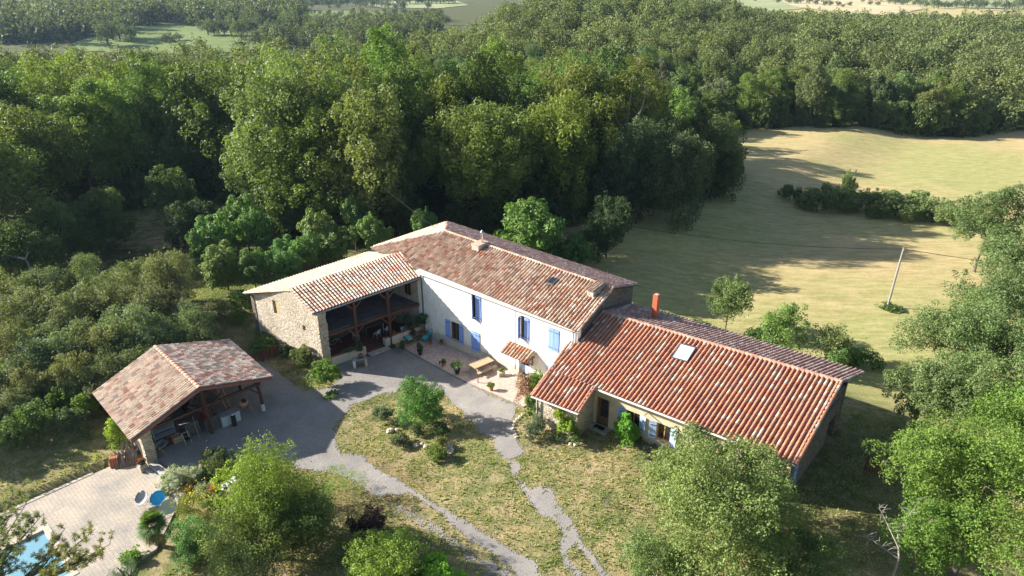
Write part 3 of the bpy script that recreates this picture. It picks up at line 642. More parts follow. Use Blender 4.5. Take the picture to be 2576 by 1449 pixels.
# palettes: (share, colour, spread)
ORG, RED, DRED = (0.55, 0.235, 0.13), (0.48, 0.205, 0.135), (0.36, 0.165, 0.12)
PALE, PINK, CRM, GRY = (0.60, 0.47, 0.38), (0.47, 0.25, 0.18), (0.60, 0.49, 0.35), (0.30, 0.265, 0.23)
PAL_BARN = [(0.40, ORG, .14), (0.31, RED, .14), (0.11, PINK, .15), (0.11, PALE, .12), (0.07, DRED, .15)]
PAL_MAIN = [(0.15, (0.40, 0.20, 0.14), .18), (0.27, (0.50, 0.315, 0.22), .16), (0.30, (0.58, 0.43, 0.315), .15), (0.17, (0.70, 0.58, 0.47), .12), (0.05, ORG, .2), (0.06, (0.3, 0.2, 0.16), .2)]
PAL_HIP = [(0.7, (0.54, 0.43, 0.32), .14), (0.3, (0.47, 0.32, 0.24), .15)]
PAL_WING = [(0.64, (0.74, 0.58, 0.44), .12), (0.24, (0.58, 0.30, 0.22), .18), (0.12, (0.64, 0.42, 0.31), .15)]
PAL_SHED = [(0.62, (0.80, 0.66, 0.52), .12), (0.18, (0.66, 0.50, 0.38), .13), (0.12, (0.56, 0.32, 0.23), .18), (0.08, (0.46, 0.38, 0.32), .2)]
PAL_SHED2 = [(0.42, (0.80, 0.68, 0.58), .12), (0.2, (0.60, 0.43, 0.33), .18), (0.18, (0.50, 0.24, 0.18), .2), (0.20, (0.36, 0.31, 0.27), .22)]
PAL_BACK = [(0.5, (0.32, 0.19, 0.17), .2), (0.3, (0.42, 0.28, 0.24), .2), (0.2, (0.52, 0.42, 0.38), .15)]
PAL_RIDGE = [(0.55, (0.62, 0.47, 0.34), .12), (0.3, (0.55, 0.33, 0.22), .15), (0.15, (0.45, 0.28, 0.22), .15)]

# ======================================================= the white farmhouse
FH = thing('farmhouse', 'large two storey farmhouse with white rendered front, blue shutters and a hipped roof', 'house', Lw(8, 5, 0))
EL, ER, RR, AP, BR_, BL_ = Lw(-7.5, .95, 6.32), Lw(16.75, -.2, 6.3), Lw(16.4, 5.0, 7.82), Lw(-2.3, 5.75, 7.85), Lw(15.8, 9.9, 6.2), Lw(-7.4, 11.0, 6.15)
FV = 0.2
F0, F1 = Lw(-6.9, .7 + FV * 0), Lw(16.5, FV)
F0 = Lw(-0.6, FV)
P = frame_of(Lw(0, FV), Lw(1, FV)); 
def sh(h): return [(a + .6, b + .6, c, e) for a, b, c, e in h]
HOLES = [(3.35, 4.42, .82, 2.62), (5.95, 7.0, 3.78, 6.0), (5.85, 6.82, .75, 2.55), (11.17, 12.0, 3.72, 5.7), (13.9, 14.88, 3.75, 5.62), (11.0, 12.1, .42, 2.4), (13.75, 14.7, 1.0, 2.45)]
m = MB(); wall(m, F0, F1, -.6, 6.22, 6.2, .45, sh(HOLES)); m.build('front_wall', 'white', FH)
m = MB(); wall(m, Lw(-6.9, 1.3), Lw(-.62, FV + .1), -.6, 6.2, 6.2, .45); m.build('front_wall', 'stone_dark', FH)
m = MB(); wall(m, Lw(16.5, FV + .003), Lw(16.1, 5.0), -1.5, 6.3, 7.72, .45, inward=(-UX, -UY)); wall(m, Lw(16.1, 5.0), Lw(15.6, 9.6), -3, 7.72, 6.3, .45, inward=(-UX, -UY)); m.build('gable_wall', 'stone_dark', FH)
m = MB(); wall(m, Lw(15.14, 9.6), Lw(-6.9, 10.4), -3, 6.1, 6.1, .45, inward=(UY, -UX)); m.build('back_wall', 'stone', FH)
m = MB(); wall(m, Lw(-6.9, 10.4), Lw(-6.9, 1.35), -1, 6.1, 6.1, .45, inward=(UX, UY)); m.build('side_wall', 'stone', FH)
m = MB()
A, B = Lw(-7.3, .95 + .25, 6.2), Lw(16.6, 0, 6.18)
sbox(m, frame_of(Lw(-0.3, FV), Lw(16.6, FV)), .05, 16.75, 6.2, 6.29, -.36, .3); sbox(m, frame_of(Lw(-.3, FV), Lw(16.6, FV)), .05, 16.72, 6.12, 6.2, -.16, .0)
m.build('cornice', 'gutter_w', FH)
rf = MB()
hipf = (Vector(EL), Vector(AP)); hipb = (Vector(BL_), Vector(AP))
def side(p, a, b): return (b.x - a.x) * (p.y - a.y) - (b.y - a.y) * (p.x - a.x)
vEL, vAP, vBL = Vector(EL), Vector(AP), Vector(BL_)
VL = Vector(Lw(-7.6, 6.1, 7.85))
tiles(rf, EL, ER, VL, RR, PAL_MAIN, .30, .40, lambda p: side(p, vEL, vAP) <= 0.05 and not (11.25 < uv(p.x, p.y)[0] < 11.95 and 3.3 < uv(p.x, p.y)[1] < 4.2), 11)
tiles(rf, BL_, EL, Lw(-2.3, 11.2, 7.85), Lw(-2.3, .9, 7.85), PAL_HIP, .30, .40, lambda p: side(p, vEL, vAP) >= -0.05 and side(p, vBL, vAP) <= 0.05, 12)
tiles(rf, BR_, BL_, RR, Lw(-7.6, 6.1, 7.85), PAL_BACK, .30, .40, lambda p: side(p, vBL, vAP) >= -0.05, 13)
# dark deck under the tiles
for q in ((EL, ER, RR, AP), (BL_, EL, AP), (BR_, BL_, AP, RR)):
    for dz, c in ((.0, (0.30, 0.15, 0.10)), (-.07, (.25, .2, .15))):
        rf.add([(p[0], p[1], p[2] + dz - .005) for p in q], [tuple(range(len(q)))], c)
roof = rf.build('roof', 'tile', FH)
m = MB(); ridge(m, AP, RR, PAL_RIDGE, .15, .42, 2); ridge(m, EL, AP, PAL_RIDGE, .12, .4, 4); ridge(m, BL_, AP, PAL_BACK, .13, .4, 5); ridge(m, ER, RR, PAL_MAIN, .11, .36, 6, .07); ridge(m, (Vector(ER) + Vector(Lw(-.25, 0, 0)) - Vector(Lw(0, 0, 0))), Vector(RR) + Vector(Lw(-.25, 0, 0)) - Vector(Lw(0, 0, 0)), PAL_MAIN, .11, .36, 7, .07)
ridge(m, BR_, RR, PAL_BACK, .11, .36, 8, .07)
m.build_each('ridge_tiles', 'tile', roof)
# chimneys
m = MB(); Q = frame_of(Lw(2.2, 4.3), Lw(3.2, 4.3)); sbox(m, Q, 0, .8, 7.2, 8.12, .1, 1.35); m.build('chimney', 'cement', roof)
m = MB(); sbox(m, Q, -.06, .86, 8.123, 8.17, .04, 1.41); m.build('chimney_cap', plain('cap_slab', (.50, .36, .26, 1)), roof)
m = MB(); c = Q(.5, 8.18, .95); m.tube(c, (c[0], c[1], 9.05), .11, .11, 12); m.build('flue_pipe', 'steel', roof)
m = MB(); m.tube((c[0], c[1], 9.1), (c[0], c[1], 9.3), .17, .05, 12); m.build('flue_cowl', 'zinc', roof)
m = MB(); Q = frame_of(Lw(15.15, 3.3), Lw(16.15, 3.3)); sbox(m, Q, 0, .55, 6.9, 8.0, 0, 1.5); m.build('chimney', 'cement', roof)
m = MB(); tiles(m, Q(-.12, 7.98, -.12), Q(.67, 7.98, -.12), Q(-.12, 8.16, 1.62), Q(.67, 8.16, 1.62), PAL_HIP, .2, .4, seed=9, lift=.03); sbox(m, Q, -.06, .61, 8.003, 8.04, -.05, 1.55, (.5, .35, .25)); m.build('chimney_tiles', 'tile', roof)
m = MB(); q = Lw(15.9, 4.9, 7.8); m.tube(q, (q[0], q[1], 9.3), .012, .008, 5); m.build('antenna', 'zinc', roof)
def roofwin(parent, c0, c1, c2, c3, up, fw, gl, nm='skylight'):
    a, b, c, d = map(Vector, (c0, c1, c2, c3)); n = (b - a).cross(d - a).normalized(); n = n if n.z > 0 else -n
    m = MB(); ce = (a + b + c + d) / 4
    inn = [p + (ce - p).normalized() * fw for p in (a, b, c, d)]
    o = [a, b, c, d]
    for k in range(4):
        k2 = (k + 1) % 4
        m.hexa([o[k], o[k2], inn[k2], inn[k], o[k] + n * up, o[k2] + n * up, inn[k2] + n * up, inn[k] + n * up])
    f = m.build(nm, 'lead' if fw > .08 else 'zinc', parent)
    m = MB(); m.hexa([p + n * (up - .05) for p in inn] + [p + n * (up - .02) for p in inn]); m.build('pane', gl, f); return f
def onroof(u, v, A, B, C_, dz=0):
    """height of the plane through A,B,C (house frame triples) at u,v"""
    n = (Vector(B) - Vector(A)).cross(Vector(C_) - Vector(A)); return A[2] - (n.x * (u - A[0]) + n.y * (v - A[1])) / n.z + dz
mz = lambda u, v: Lw(u, v, onroof(u, v, (-7.5, .95, 6.32), (16.75, -.2, 6.3), (16.4, 5.0, 7.82), .03))
roofwin(roof, mz(11.3, 3.3), mz(11.9, 3.3), mz(11.9, 4.2), mz(11.3, 4.2), .17, .06, 'glass')
# openings of the front
window(FH, P, 3.35, 4.42, .82, 2.62)
shutter(FH, P, 3.35, 3.88, .8, 2.64, 3.35, R(172)); shutter(FH, P, 3.89, 4.42, .8, 2.64, 4.42, R(172))
window(FH, P, 5.95, 7.0, 3.78, 6.0); shutter(FH, P, 5.95, 6.47, 3.78, 5.99, 5.95, R(38)); shutter(FH, P, 6.48, 7.0, 3.78, 5.99, 7.0, R(6))
window(FH, P, 5.85, 6.82, .75, 2.55); shutter(FH, P, 5.85, 6.33, .74, 2.56, 5.85, R(4)); shutter(FH, P, 6.34, 6.82, .74, 2.56, 6.82, R(4))
window(FH, P, 11.17, 12.0, 3.72, 5.7); shutter(FH, P, 11.58, 12.0, 3.72, 5.68, 12.0, R(5)); shutter(FH, P, 11.17, 11.57, 3.72, 5.68, 11.17, R(80), label='left shutter standing ajar')
window(FH, P, 13.9, 14.88, 3.75, 5.62); shutter(FH, P, 13.9, 14.38, 3.74, 5.61, 13.9, R(2)); shutter(FH, P, 14.4, 14.88, 3.74, 5.61, 14.88, R(2))
shutter(FH, P, 13.25, 13.75, .95, 2.45, 13.75, R(170), mat='paleblue')
window(FH, P, 13.75, 14.7, 1.0, 2.45, 'wood_frame')
m = MB(); sbox(m, P, 11.0, 12.1, .43, 2.38, .25, .3); dr = m.build('door', 'paleblue', FH)
m = MB(); sbox(m, P, 11.12, 11.98, 1.2, 2.25, .235, .248); m.build('pane', 'glass', dr)
m = MB(); sbox(m, P, 12.0, 12.05, 1.25, 1.4, .19, .246); m.build('handle', 'iron', dr)
m = MB(); sbox(m, P, 10.9, 12.25, .3, .42, -.6, .24); m.build('doorstep', 'cement', FH)
# porch hood of tiles
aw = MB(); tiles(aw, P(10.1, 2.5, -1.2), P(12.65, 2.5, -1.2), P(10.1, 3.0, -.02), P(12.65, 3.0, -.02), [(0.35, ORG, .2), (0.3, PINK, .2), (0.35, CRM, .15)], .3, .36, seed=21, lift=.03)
sbox(aw, P, 10.12, 12.63, 2.44, 2.47, -1.15, -.005, (.3, .2, .12)); hood = aw.build('porch_hood', 'tile', FH)
m = MB()
for s in (10.35, 12.4):
    m.bar(P(s, 1.7, -.03), P(s, 2.42, -.95), .08, .1); m.bar(P(s, 2.42, -.02), P(s, 2.42, -1.1), .08, .08); m.bar(P(s, 1.65, -.05), P(s, 2.45, -.05), .08, .08); m.cut()
m.build_each('bracket', 'wood_brown', hood)
# pipes
m = MB(); m.tube(P(.12, .3, -.09), P(.12, 6.0, -.09), .055); m.path([P(.12, 6.0, -.09), P(.12, 6.1, -.2), P(.12, 6.2, -.3)], .05); m.build('downpipe', 'lead', FH)
m = MB(); m.tube(P(10.56, .6, -.05), P(10.56, 6.12, -.05), .025, .025, 6); m.build('cable_duct', 'gutter_w', FH)
m = MB(); m.path([P(16.2, 6.2, -.3), P(16.2, 6.0, -.1), P(16.2, 5.0, -.09)], .05); m.build('downpipe', 'zinc', FH)
m = MB(); m.path([P(5.72, 3.8, -.03), P(5.72, 6.1, -.03)], .012, 5); m.build('cable', 'iron', FH)

# ======================================================= the open gallery wing
WG = thing('gallery_wing', 'rubble stone wing with open timber gallery, at the left end of the white house', 'outbuilding', Lw(-5, -5, 0))
wEL, wER, wRL, wRR, wBL, wBR = Lw(-1.99, -9.6, 5.36), Lw(-.12, .3, 5.72), Lw(-5.4, -9.3, 6.36), Lw(-3.9, 1.5, 6.66), Lw(-10.95, -10.35, 4.72), Lw(-9.6, 2.2, 4.9)
Vx = lambda p, d: Vector((p[0], p[1], p[2] + d))
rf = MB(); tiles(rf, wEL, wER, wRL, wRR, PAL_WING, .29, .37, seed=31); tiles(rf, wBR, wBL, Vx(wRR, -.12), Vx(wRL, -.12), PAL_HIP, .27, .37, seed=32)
for q in ((wEL, wER, wRR, wRL), (wBL, wRL, wRR, wBR)):
    rf.add([(p[0], p[1], p[2] - .015) for p in q], [(0, 1, 2, 3)], (0.2, 0.11, .08)); rf.add([(p[0], p[1], p[2] - .12) for p in q], [(0, 1, 2, 3)], (0.12, 0.08, .06))
wroof = rf.build('roof', 'tile', WG)
m = MB(); ridge(m, Vx(wRL, .0), Vx(wRR, .0), [(1, (.42, .32, .26), .3)], .1, .4, 33, .05); ridge(m, wEL, wRL, PAL_HIP, .1, .37, 34); ridge(m, wBL, Vx(wRL, -.12), PAL_HIP, .1, .37, 35); m.build_each('ridge_tiles', 'tile', wroof)
def flu(v): return -.45 + .19 * v         # front line of the wing
gF, gB, gM = Lw(-2.15, -9.1), Lw(-10.7, -9.95), Lw(-5.4, -9.42)
m = MB(); Lg1 = (Vector(gM[:2]) - Vector(gF[:2])).length; Lg2 = (Vector(gB[:2]) - Vector(gM[:2])).length
wall(m, gF, gM, -.8, 5.3, 6.2, .5, [(1.75, 2.1, 3.05, 3.5)], inward=Vector(Lw(0, 1)[:2]) - Vector(Lw(0, 0)[:2]))
wall(m, gM, gB, -.8, 6.2, 4.62, .5, [(1.5, 2.35, 3.6, 4.85)], inward=Vector(Lw(0, 1)[:2]) - Vector(Lw(0, 0)[:2])); m.build('gable_wall', 'stone', WG)
vin = Vector(Lw(0, 1)[:2]) - Vector(Lw(0, 0)[:2])
PG1, PG2 = frame_of(gF, gM, vin), frame_of(gM, gB, vin)
m = MB(); sbox(m, PG1, 1.75, 2.1, 3.05, 3.5, .2, .24); m.build('window', 'wood_grey', WG)
m = MB(); sbox(m, PG2, 1.5, 2.35, 3.6, 4.85, .3, .34); d_ = m.build('window', 'wood_brown', WG)
m = MB(); sbox(m, PG2, 1.5, 1.98, 3.6, 4.85, .03, .07); m.build('shutter', plain('ochre_boards', (.50, .38, .20, 1)), WG)
m = MB(); wall(m, gB, Lw(-9.4, 1.6), -.8, 4.62, 4.8, .5, inward=(UX, UY)); m.build('back_wall', 'stone_dark', WG)
# stone pier at the front corner
m = MB(); Q = frame_of(Lw(-2.15, -9.1), Lw(-1.0, -9.1), vin)
pc = [Lw(-2.12, -9.13), Lw(-2.0, -8.35), Lw(-2.65, -8.3), Lw(-2.75, -9.13)]
rnd = random.Random(5); z = -.6
while z < 5.2:
    h = rnd.uniform(.16, .3); e = rnd.uniform(-.05, .05)
    m.prism([Lw(-2.12, -9.16 - e * .3), Lw(-2.0 + .0, -8.45 + e), Lw(-2.65, -8.42 + e), Lw(-2.75, -9.16)], z + .006, min(z + h, 5.2)); z += h
m.build('corner_pier', 'quoin', WG)
# floors
m = MB(); m.prism([Lw(-2.2, -8.9), Lw(flu(.1) - .02, .1), Lw(-9.2, 1.5), Lw(-10.2, -9.4)], -.5, .14); m.build('ground_floor', 'floort', WG)
m = MB(); m.prism([Lw(-2.25, -8.6), Lw(flu(.1) - .1, .12), Lw(-9.2, 1.5), Lw(-10.2, -9.4)], 2.95, 3.12); bal = m.build('gallery_floor', 'floorb', WG)
m = MB(); m.bar(Lw(-2.16, -8.5, 2.9), Lw(flu(.15) - .02, .15, 3.0), .2, .26); m.build('edge_beam', 'wood_dark', bal)
m = MB()
for k in range(12):
    v0 = -8.2 + k * .75; m.bar(Lw(flu(v0) - .1, v0, 2.86), Lw(-9.8 + .1 * k, v0 - .6, 2.86), .12, .16)
m.build('joists', 'wood_dark', bal)
m = MB(); m.bar(Lw(-2.1, -8.9, 5.2), Lw(flu(.15), .15, 5.45), .2, .2)
m.build('eave_beam', 'wood_dark', WG)
m = MB()
for k in range(20):
    f = (k + .5) / 20; a = Vector(wEL).lerp(Vector(wER), f); b = Vector(wRL).lerp(Vector(wRR), f); m.bar(Vx(a, -.2), Vx(b, -.2), .09, .12)
m.build('rafters', 'wood_dark', wroof)
for v0, zb in ((-6.0, .6), (-2.9, 0.0)):
    u0 = flu(v0) + .02
    m = MB(); m.bar(Lw(u0, v0, zb), Lw(u0, v0, 5.25), .22, .22, up=(UX, UY, 0)); po = m.build('post', 'wood_dark', WG)
    m = MB()
    for sg in (-1, 1):
        for zt in (2.85, 5.2): m.bar(Lw(u0, v0, zt - .75), Lw(u0 + .19 * sg * .7, v0 + sg * .7, zt), .12, .14).cut()
    m.build_each('brace', 'wood_dark', po)
# gutter along the eave
m = MB(); m.tube(Vx(wEL, -.05) + Vector(Lw(.1, 0)) - Vector(Lw(0, 0)), Vx(wER, -.05) + Vector(Lw(.1, 0)) - Vector(Lw(0, 0)), .07, .07, 8); m.build('gutter', 'zinc', WG)
# low parapet walls with planting troughs
for v0, v1, u_off in ((-8.45, -5.35, .12), (-3.45, .15, .12)):
    m = MB(); a, b = (flu(v0) + u_off, v0), (flu(v1) + u_off, v1)
    m.hexa([Lw(a[0], a[1], -.5), Lw(b[0], b[1], -.5), Lw(b[0] - .4, b[1], -.5), Lw(a[0] - .4, a[1], -.5), Lw(a[0], a[1], .78), Lw(b[0], b[1], .78), Lw(b[0] - .4, b[1], .78), Lw(a[0] - .4, a[1], .78)])
    pw = m.build('parapet', 'white', WG)
    m = MB(); m.hexa([Lw(a[0] - .06, a[1] + .05, .75), Lw(b[0] - .06, b[1] - .05, .75), Lw(b[0] - .34, b[1] - .05, .75), Lw(a[0] - .34, a[1] + .05, .75), Lw(a[0] - .06, a[1] + .05, .83), Lw(b[0] - .06, b[1] - .05, .83), Lw(b[0] - .34, b[1] - .05, .83), Lw(a[0] - .34, a[1] + .05, .83)])
    m.build('coping', 'terra', pw)
m = MB(); m.prism([Lw(flu(-5.3) + .15, -5.3), Lw(flu(-3.5) + .15, -3.5), Lw(flu(-3.5) + .75, -3.45), Lw(flu(-5.3) + .75, -5.35)], -.3, .13); m.build('step', 'cement', WG)
# windows of the house that open on the gallery (back of the gallery)
Pn = frame_of(Lw(-6, .2), Lw(0, .1))
window(WG, frame_of(Lw(-3, .16), Lw(-2, .16)), .9, 1.7, 3.6, 5.0, 'wood_brown', t=-.1, sill=None)
m = MB(); wall(m, Lw(-8.8, .12), Lw(-.46, .12), -.3, 5.6, 5.6, .05); m.build('inner_wall', 'stone', WG)

# ======================================================= the barn wing
BN = thing('barn_house', 'long single storey cream house with orange red tile roof and large roof window', 'house', Lw(26, 2, .8))
bEL, bER, bRL, bRR, bBL, bBR = Lw(19.9, -2.62, 4.1), Lw(33.3, -1.9, 4.08), Lw(16.3, 3.75, 6.22), Lw(33.35, 5.2, 6.2), Lw(16.1, 8.9, 4.85), Lw(33.75, 9.55, 4.95)
bW = Lw(16.2, .25, 5.12)
pPL, pPR, pUL = Lw(16.6, -5.35, 3.45), Lw(20.25, -5.0, 3.45), Lw(15.95, .12, 5.1)
rf = MB()
e0 = Vector(bRL); e1 = Vector(bRR)
# virtual eave extended to the left so that columns run true, front slope
vL = Vector(Lw(16.25, -2.75, 4.12))
NB = 1
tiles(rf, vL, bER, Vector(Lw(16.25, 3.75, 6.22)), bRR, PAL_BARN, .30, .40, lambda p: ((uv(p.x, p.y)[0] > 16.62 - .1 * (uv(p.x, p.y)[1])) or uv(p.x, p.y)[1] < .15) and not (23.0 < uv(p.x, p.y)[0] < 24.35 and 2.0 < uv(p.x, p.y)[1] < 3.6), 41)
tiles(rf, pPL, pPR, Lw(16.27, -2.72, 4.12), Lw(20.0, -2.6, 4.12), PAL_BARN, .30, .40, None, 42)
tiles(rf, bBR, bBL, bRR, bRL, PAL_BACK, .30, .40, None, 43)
for q in ((vL, bER, bRR, bRL), (pPL, pPR, Lw(20.0, -2.62, 4.11), vL), (bBL, bRL, bRR, bBR)):
    rf.add([(p[0], p[1], p[2] - .01) for p in q], [(0, 1, 2, 3)], (0.3, 0.12, .08)); rf.add([(p[0], p[1], p[2] - .12) for p in q], [(0, 1, 2, 3)], (0.2, 0.13, .1))
broof = rf.build('roof', 'tile', BN)
m = MB(); ridge(m, Vector(bRL) + Vector((.05, 0, 0)), bRR, [(0.6, (.56, .35, .25), .12), (.4, (.50, .26, .18), .15)], .17, .44, 44)
ridge(m, bER, bRR, PAL_BARN, .13, .4, 45, .07); ridge(m, bBR, bRR, PAL_BACK, .12, .4, 46, .07); ridge(m, pPR, Lw(19.95, -2.6, 4.14), PAL_BARN, .12, .4, 47, .07); ridge(m, pPL, pUL, PAL_BARN, .12, .4, 48, .05); m.build_each('ridge_tiles', 'tile', broof)
rz = lambda u, v, d=.05: Lw(u, v, onroof(u, v, (20, -2.6, 4.1), (33.3, -1.9, 4.08), (33.35, 5.2, 6.2), d))
roofwin(broof, rz(23.16, 2.0), rz(24.3, 2.12), rz(24.2, 3.6), rz(23.06, 3.48), .22, .11, 'roofglass')
# flashing against the big gable
m = MB(); Q = [Lw(16.56, .2, 5.1), Lw(16.2, 3.9, 6.2), Lw(15.75, 9.0, 4.85)]
for a, b in ((Q[0], Q[1]), (Q[1], Q[2])):
    a, b = Vector(a), Vector(b); ou = Vector((UX, UY, 0))
    m.hexa([a, b, b + ou * .06, a + ou * .06, a + Vector((0, 0, .28)), b + Vector((0, 0, .28)), b + ou * .06 + Vector((0, 0, .28)), a + ou * .06 + Vector((0, 0, .28))])
m.build('flashing', 'lead', broof)
m = MB(); cb = Vector(Lw(19.35, 6.6, 5.3)); Q = frame_of(Lw(19.1, 6.4), Lw(20, 6.4)); sbox(m, Q, 0, .4, 5.0, 7.6, 0, .4); ch = m.build('chimney', 'brick', broof)
m = MB(); sbox(m, Q, .08, .32, 7.603, 7.62, .08, .32); m.build('chimney_top', 'plastic_w', ch) if False else m.build('chimney_top', 'cement', broof)
bF0, bF1 = Lw(19.45, -2.12), Lw(33.0, -1.5)
Pb = frame_of(bF0, bF1); s0 = 0
BH = [(.42, 1.42, .9, 3.15), (2.7, 3.75, 1.75, 3.0), (5.0, 6.0, 1.62, 2.95), (9.2, 10.2, 1.62, 2.9)]
m = MB(); wall(m, bF0, bF1, -.3, 4.05, 4.03, .45, BH); m.build('front_wall', 'beige', BN)
m = MB(); wall(m, Lw(33.0, -1.49), Lw(33.1, 5.2), -2, 4.03, 5.2, .45, [(.9, 1.75, 1.4, 2.9)], inward=(-UX, -UY)); wall(m, Lw(33.1, 5.2), Lw(33.3, 7.9), -2, 5.2, 4.75, .45, [(.5, 1.9, -2, 2.7)], inward=(-UX, -UY)); m.build('end_wall', 'stone_dark', BN)  # the darker stone colour carries the shade on this end wall
m = MB(); Pe = frame_of(Lw(33.0, -1.49), Lw(33.1, 5.2), (-UX, -UY)); sbox(m, Pe, 3.0, 9.3, 3.6, 4.2, -.12, -.003); m.build('lintel_beam', 'wood_grey', BN)
m = MB(); Pe2 = frame_of(Lw(33.1, 5.2), Lw(33.3, 7.9), (-UX, -UY)); sbox(m, Pe2, .5, 1.9, -2, 2.7, .3, .35); m.build('door', 'wood_dark', BN)
shutter(BN, Pe, .45, .9, 1.4, 2.9, .9, R(172)); window(BN, Pe, .9, 1.75, 1.4, 2.9)
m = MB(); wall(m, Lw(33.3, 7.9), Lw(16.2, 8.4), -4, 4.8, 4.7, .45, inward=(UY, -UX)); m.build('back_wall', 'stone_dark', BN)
# door and windows
m = MB(); sbox(m, Pb, .42, .52, .94, 3.15, .2, .3); sbox(m, Pb, 1.32, 1.42, .94, 3.15, .2, .3); sbox(m, Pb, .52, 1.32, 3.03, 3.15, .2, .3); dr = m.build('door_frame', 'wood_brown', BN)
m = MB(); sbox(m, Pb, .52, 1.32, .93, 3.03, .24, .28); dd = m.build('door', 'wood_brown', BN)
m = MB(); sbox(m, Pb, .64, 1.2, 1.5, 2.9, .228, .238); m.build('pane', 'glass', dd)
m = MB(); sbox(m, Pb, 1.23, 1.27, 1.75, 1.9, .19, .238); m.build('handle', 'iron', dd)
m = MB(); sbox(m, Pb, .0, 1.7, .5, .935, -.9, -.01); m.build('doorstep', 'cement', BN)
m = MB(); sbox(m, Pb, .55, 1.35, .937, .955, -.55, -.15); tag(m.build('doormat', 'iron'), 'dark rubber mat lying in front of the glazed brown door', 'doormat')
window(BN, Pb, 2.7, 3.75, 1.75, 3.0, 'wood_frame'); shutter(BN, Pb, 2.7, 3.22, 1.72, 3.02, 2.7, R(172), label='bright blue left shutter'); shutter(BN, Pb, 3.23, 3.75, 1.72, 3.02, 3.75, R(165), mat='paleblue')
window(BN, Pb, 5.0, 6.0, 1.62, 2.95, 'wood_frame'); shutter(BN, Pb, 5.0, 5.5, 1.6, 2.97, 5.0, R(165), mat='paleblue', zbar=True); shutter(BN, Pb, 5.5, 6.0, 1.6, 2.97, 6.0, R(160), mat='paleblue', zbar=True)
window(BN, Pb, 9.2, 10.2, 1.62, 2.9, 'wood_frame')
m = MB()
for s in (4.3, 7.0, 9.8): m.bar(Pb(s, 3.45, 0), Pb(s, 3.5, -.55), .06, .06).cut()
m.build_each('wall_hook', 'wood_table', BN)
m = MB(); m.tube(Vx(bEL, -.06), Vx(bER, -.06), .07, .07, 8).cut(); m.tube(Vx(pPL, -.06), Vx(pPR, -.06), .07, .07, 8); m.build_each('gutter', 'gutter_w', BN)
m = MB(); m.path([Vx(pPL, -.1), Lw(16.75, -4.9, 3.2), Lw(16.75, -4.9, .2)], .045, 8); m.build('downpipe', 'gutter_w', BN)
# the lean-to at the left: stone, low
m = MB(); wall(m, Lw(16.8, -4.75), Lw(19.9, -4.5), -.4, 3.4, 3.4, .4); wall(m, Lw(19.9, -4.5), Lw(19.65, -2.1), -.3, 3.4, 4.0, .4, inward=(-UX, -UY)); wall(m, Lw(16.8, -4.7), Lw(16.4, .15), -.4, 3.4, 4.9, .4, inward=(UX, UY)); m.build('lean_to_wall', 'stone', BN)

# ======================================================= the car shed
SH = thing('open_shed', 'open timber shed with tiled roof and red brown fascia, left of the yard', 'shed', (-23, 40.5, 0))
rR, rF, fL, bL_, bR, fR = (-27.14, 45.17, 4.0), (-21.39, 39.47, 4.0), (-24.5, 35.65, 2.5), (-29.99, 41.11, 2.5), (-23.23, 48.85, 2.5), (-17.84, 43.17, 2.5)
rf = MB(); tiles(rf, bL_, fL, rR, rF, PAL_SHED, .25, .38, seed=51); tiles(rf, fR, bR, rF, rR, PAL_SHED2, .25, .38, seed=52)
for q in ((fL, bL_, rR, rF), (fR, bR, rR, rF)):
    rf.add([(p[0], p[1], p[2] - .01) for p in q], [(0, 1, 2, 3)], (0.3, 0.2, .15)); rf.add([(p[0], p[1], p[2] - .08) for p in q], [(0, 1, 2, 3)], (0.15, 0.08, .05))
sroof = rf.build('roof', 'tile', SH)
m = MB(); ridge(m, rF, rR, [(1, (.58, .29, .20), .12)], .15, .42, 53, .07); m.build_each('ridge_tiles', 'tile', sroof)
m = MB()
for a, b in ((fL, rF), (rF, fR), (bL_, rR), (rR, bR)): m.bar(Vx(a, -.07), Vx(b, -.07), .06, .24).cut()
m.build_each('fascia', 'fascia', sroof)
m = MB()
for k in range(13):
    f = (k + .5) / 13
    for E0, E1 in ((bL_, fL), (bR, fR)): m.bar(Vx(Vector(E0).lerp(Vector(E1), f), -.15), Vx(Vector(rR).lerp(Vector(rF), f), -.15), .08, .12)
m.bar(Vx(rR, -.25), Vx(rF, -.25), .16, .2); m.build('rafters', 'wood_dark', sroof)
def SHp(a, b, z=0.0):
    """shed frame: a along the front from the left corner, b depth"""
    c0 = Vector((-24.25, 36.7)); da = Vector((.7, .714)).normalized(); db = Vector((-.71, .704)).normalized(); p = c0 + da * a + db * b; return (p.x, p.y, z)
m = MB(); rnd = random.Random(8); z = -.3
while z < 2.35:
    h = rnd.uniform(.08, .16); e = rnd.uniform(-.025, .025); m.prism([SHp(-.25 + e, 0), SHp(.4 + e, 0 - e), SHp(.4, .55), SHp(-.25, .55)], z + .004, z + h); z += h
m.build('stone_pier', 'quoin', SH)
m = MB(); wall(m, SHp(-.2, .5), SHp(-.2, 7.2), -.4, 2.4, 2.4, .35, inward=(.7, .714)); wall(m, SHp(-.2, 7.3), SHp(8.3, 7.3), -.4, 2.4, 2.4, .15, inward=(.71, -.704)); m.build('stone_wall', 'stone', SH)
m = MB(); q0, q1, q2 = SHp(-.2, 7.25, 2.3), SHp(8.25, 7.25, 2.3), SHp(4.1, 7.25, 3.85); q3 = [(p[0] + .03, p[1] - .03, p[2]) for p in (q0, q1, q2)]; m.add([q0, q1, q2] + q3, [(0, 1, 2), (5, 4, 3), (0, 3, 4, 1), (1, 4, 5, 2), (2, 5, 3, 0)]); m.build('gable_boards', 'wood_grey', SH)
po = MB(); po.path([SHp(8.1, .1, .62), SHp(8.08, .1, 1.5), SHp(8.0, .1, 2.45)], [.13, .12, .12], 8); po = po.build('post', 'wood_dark', SH)
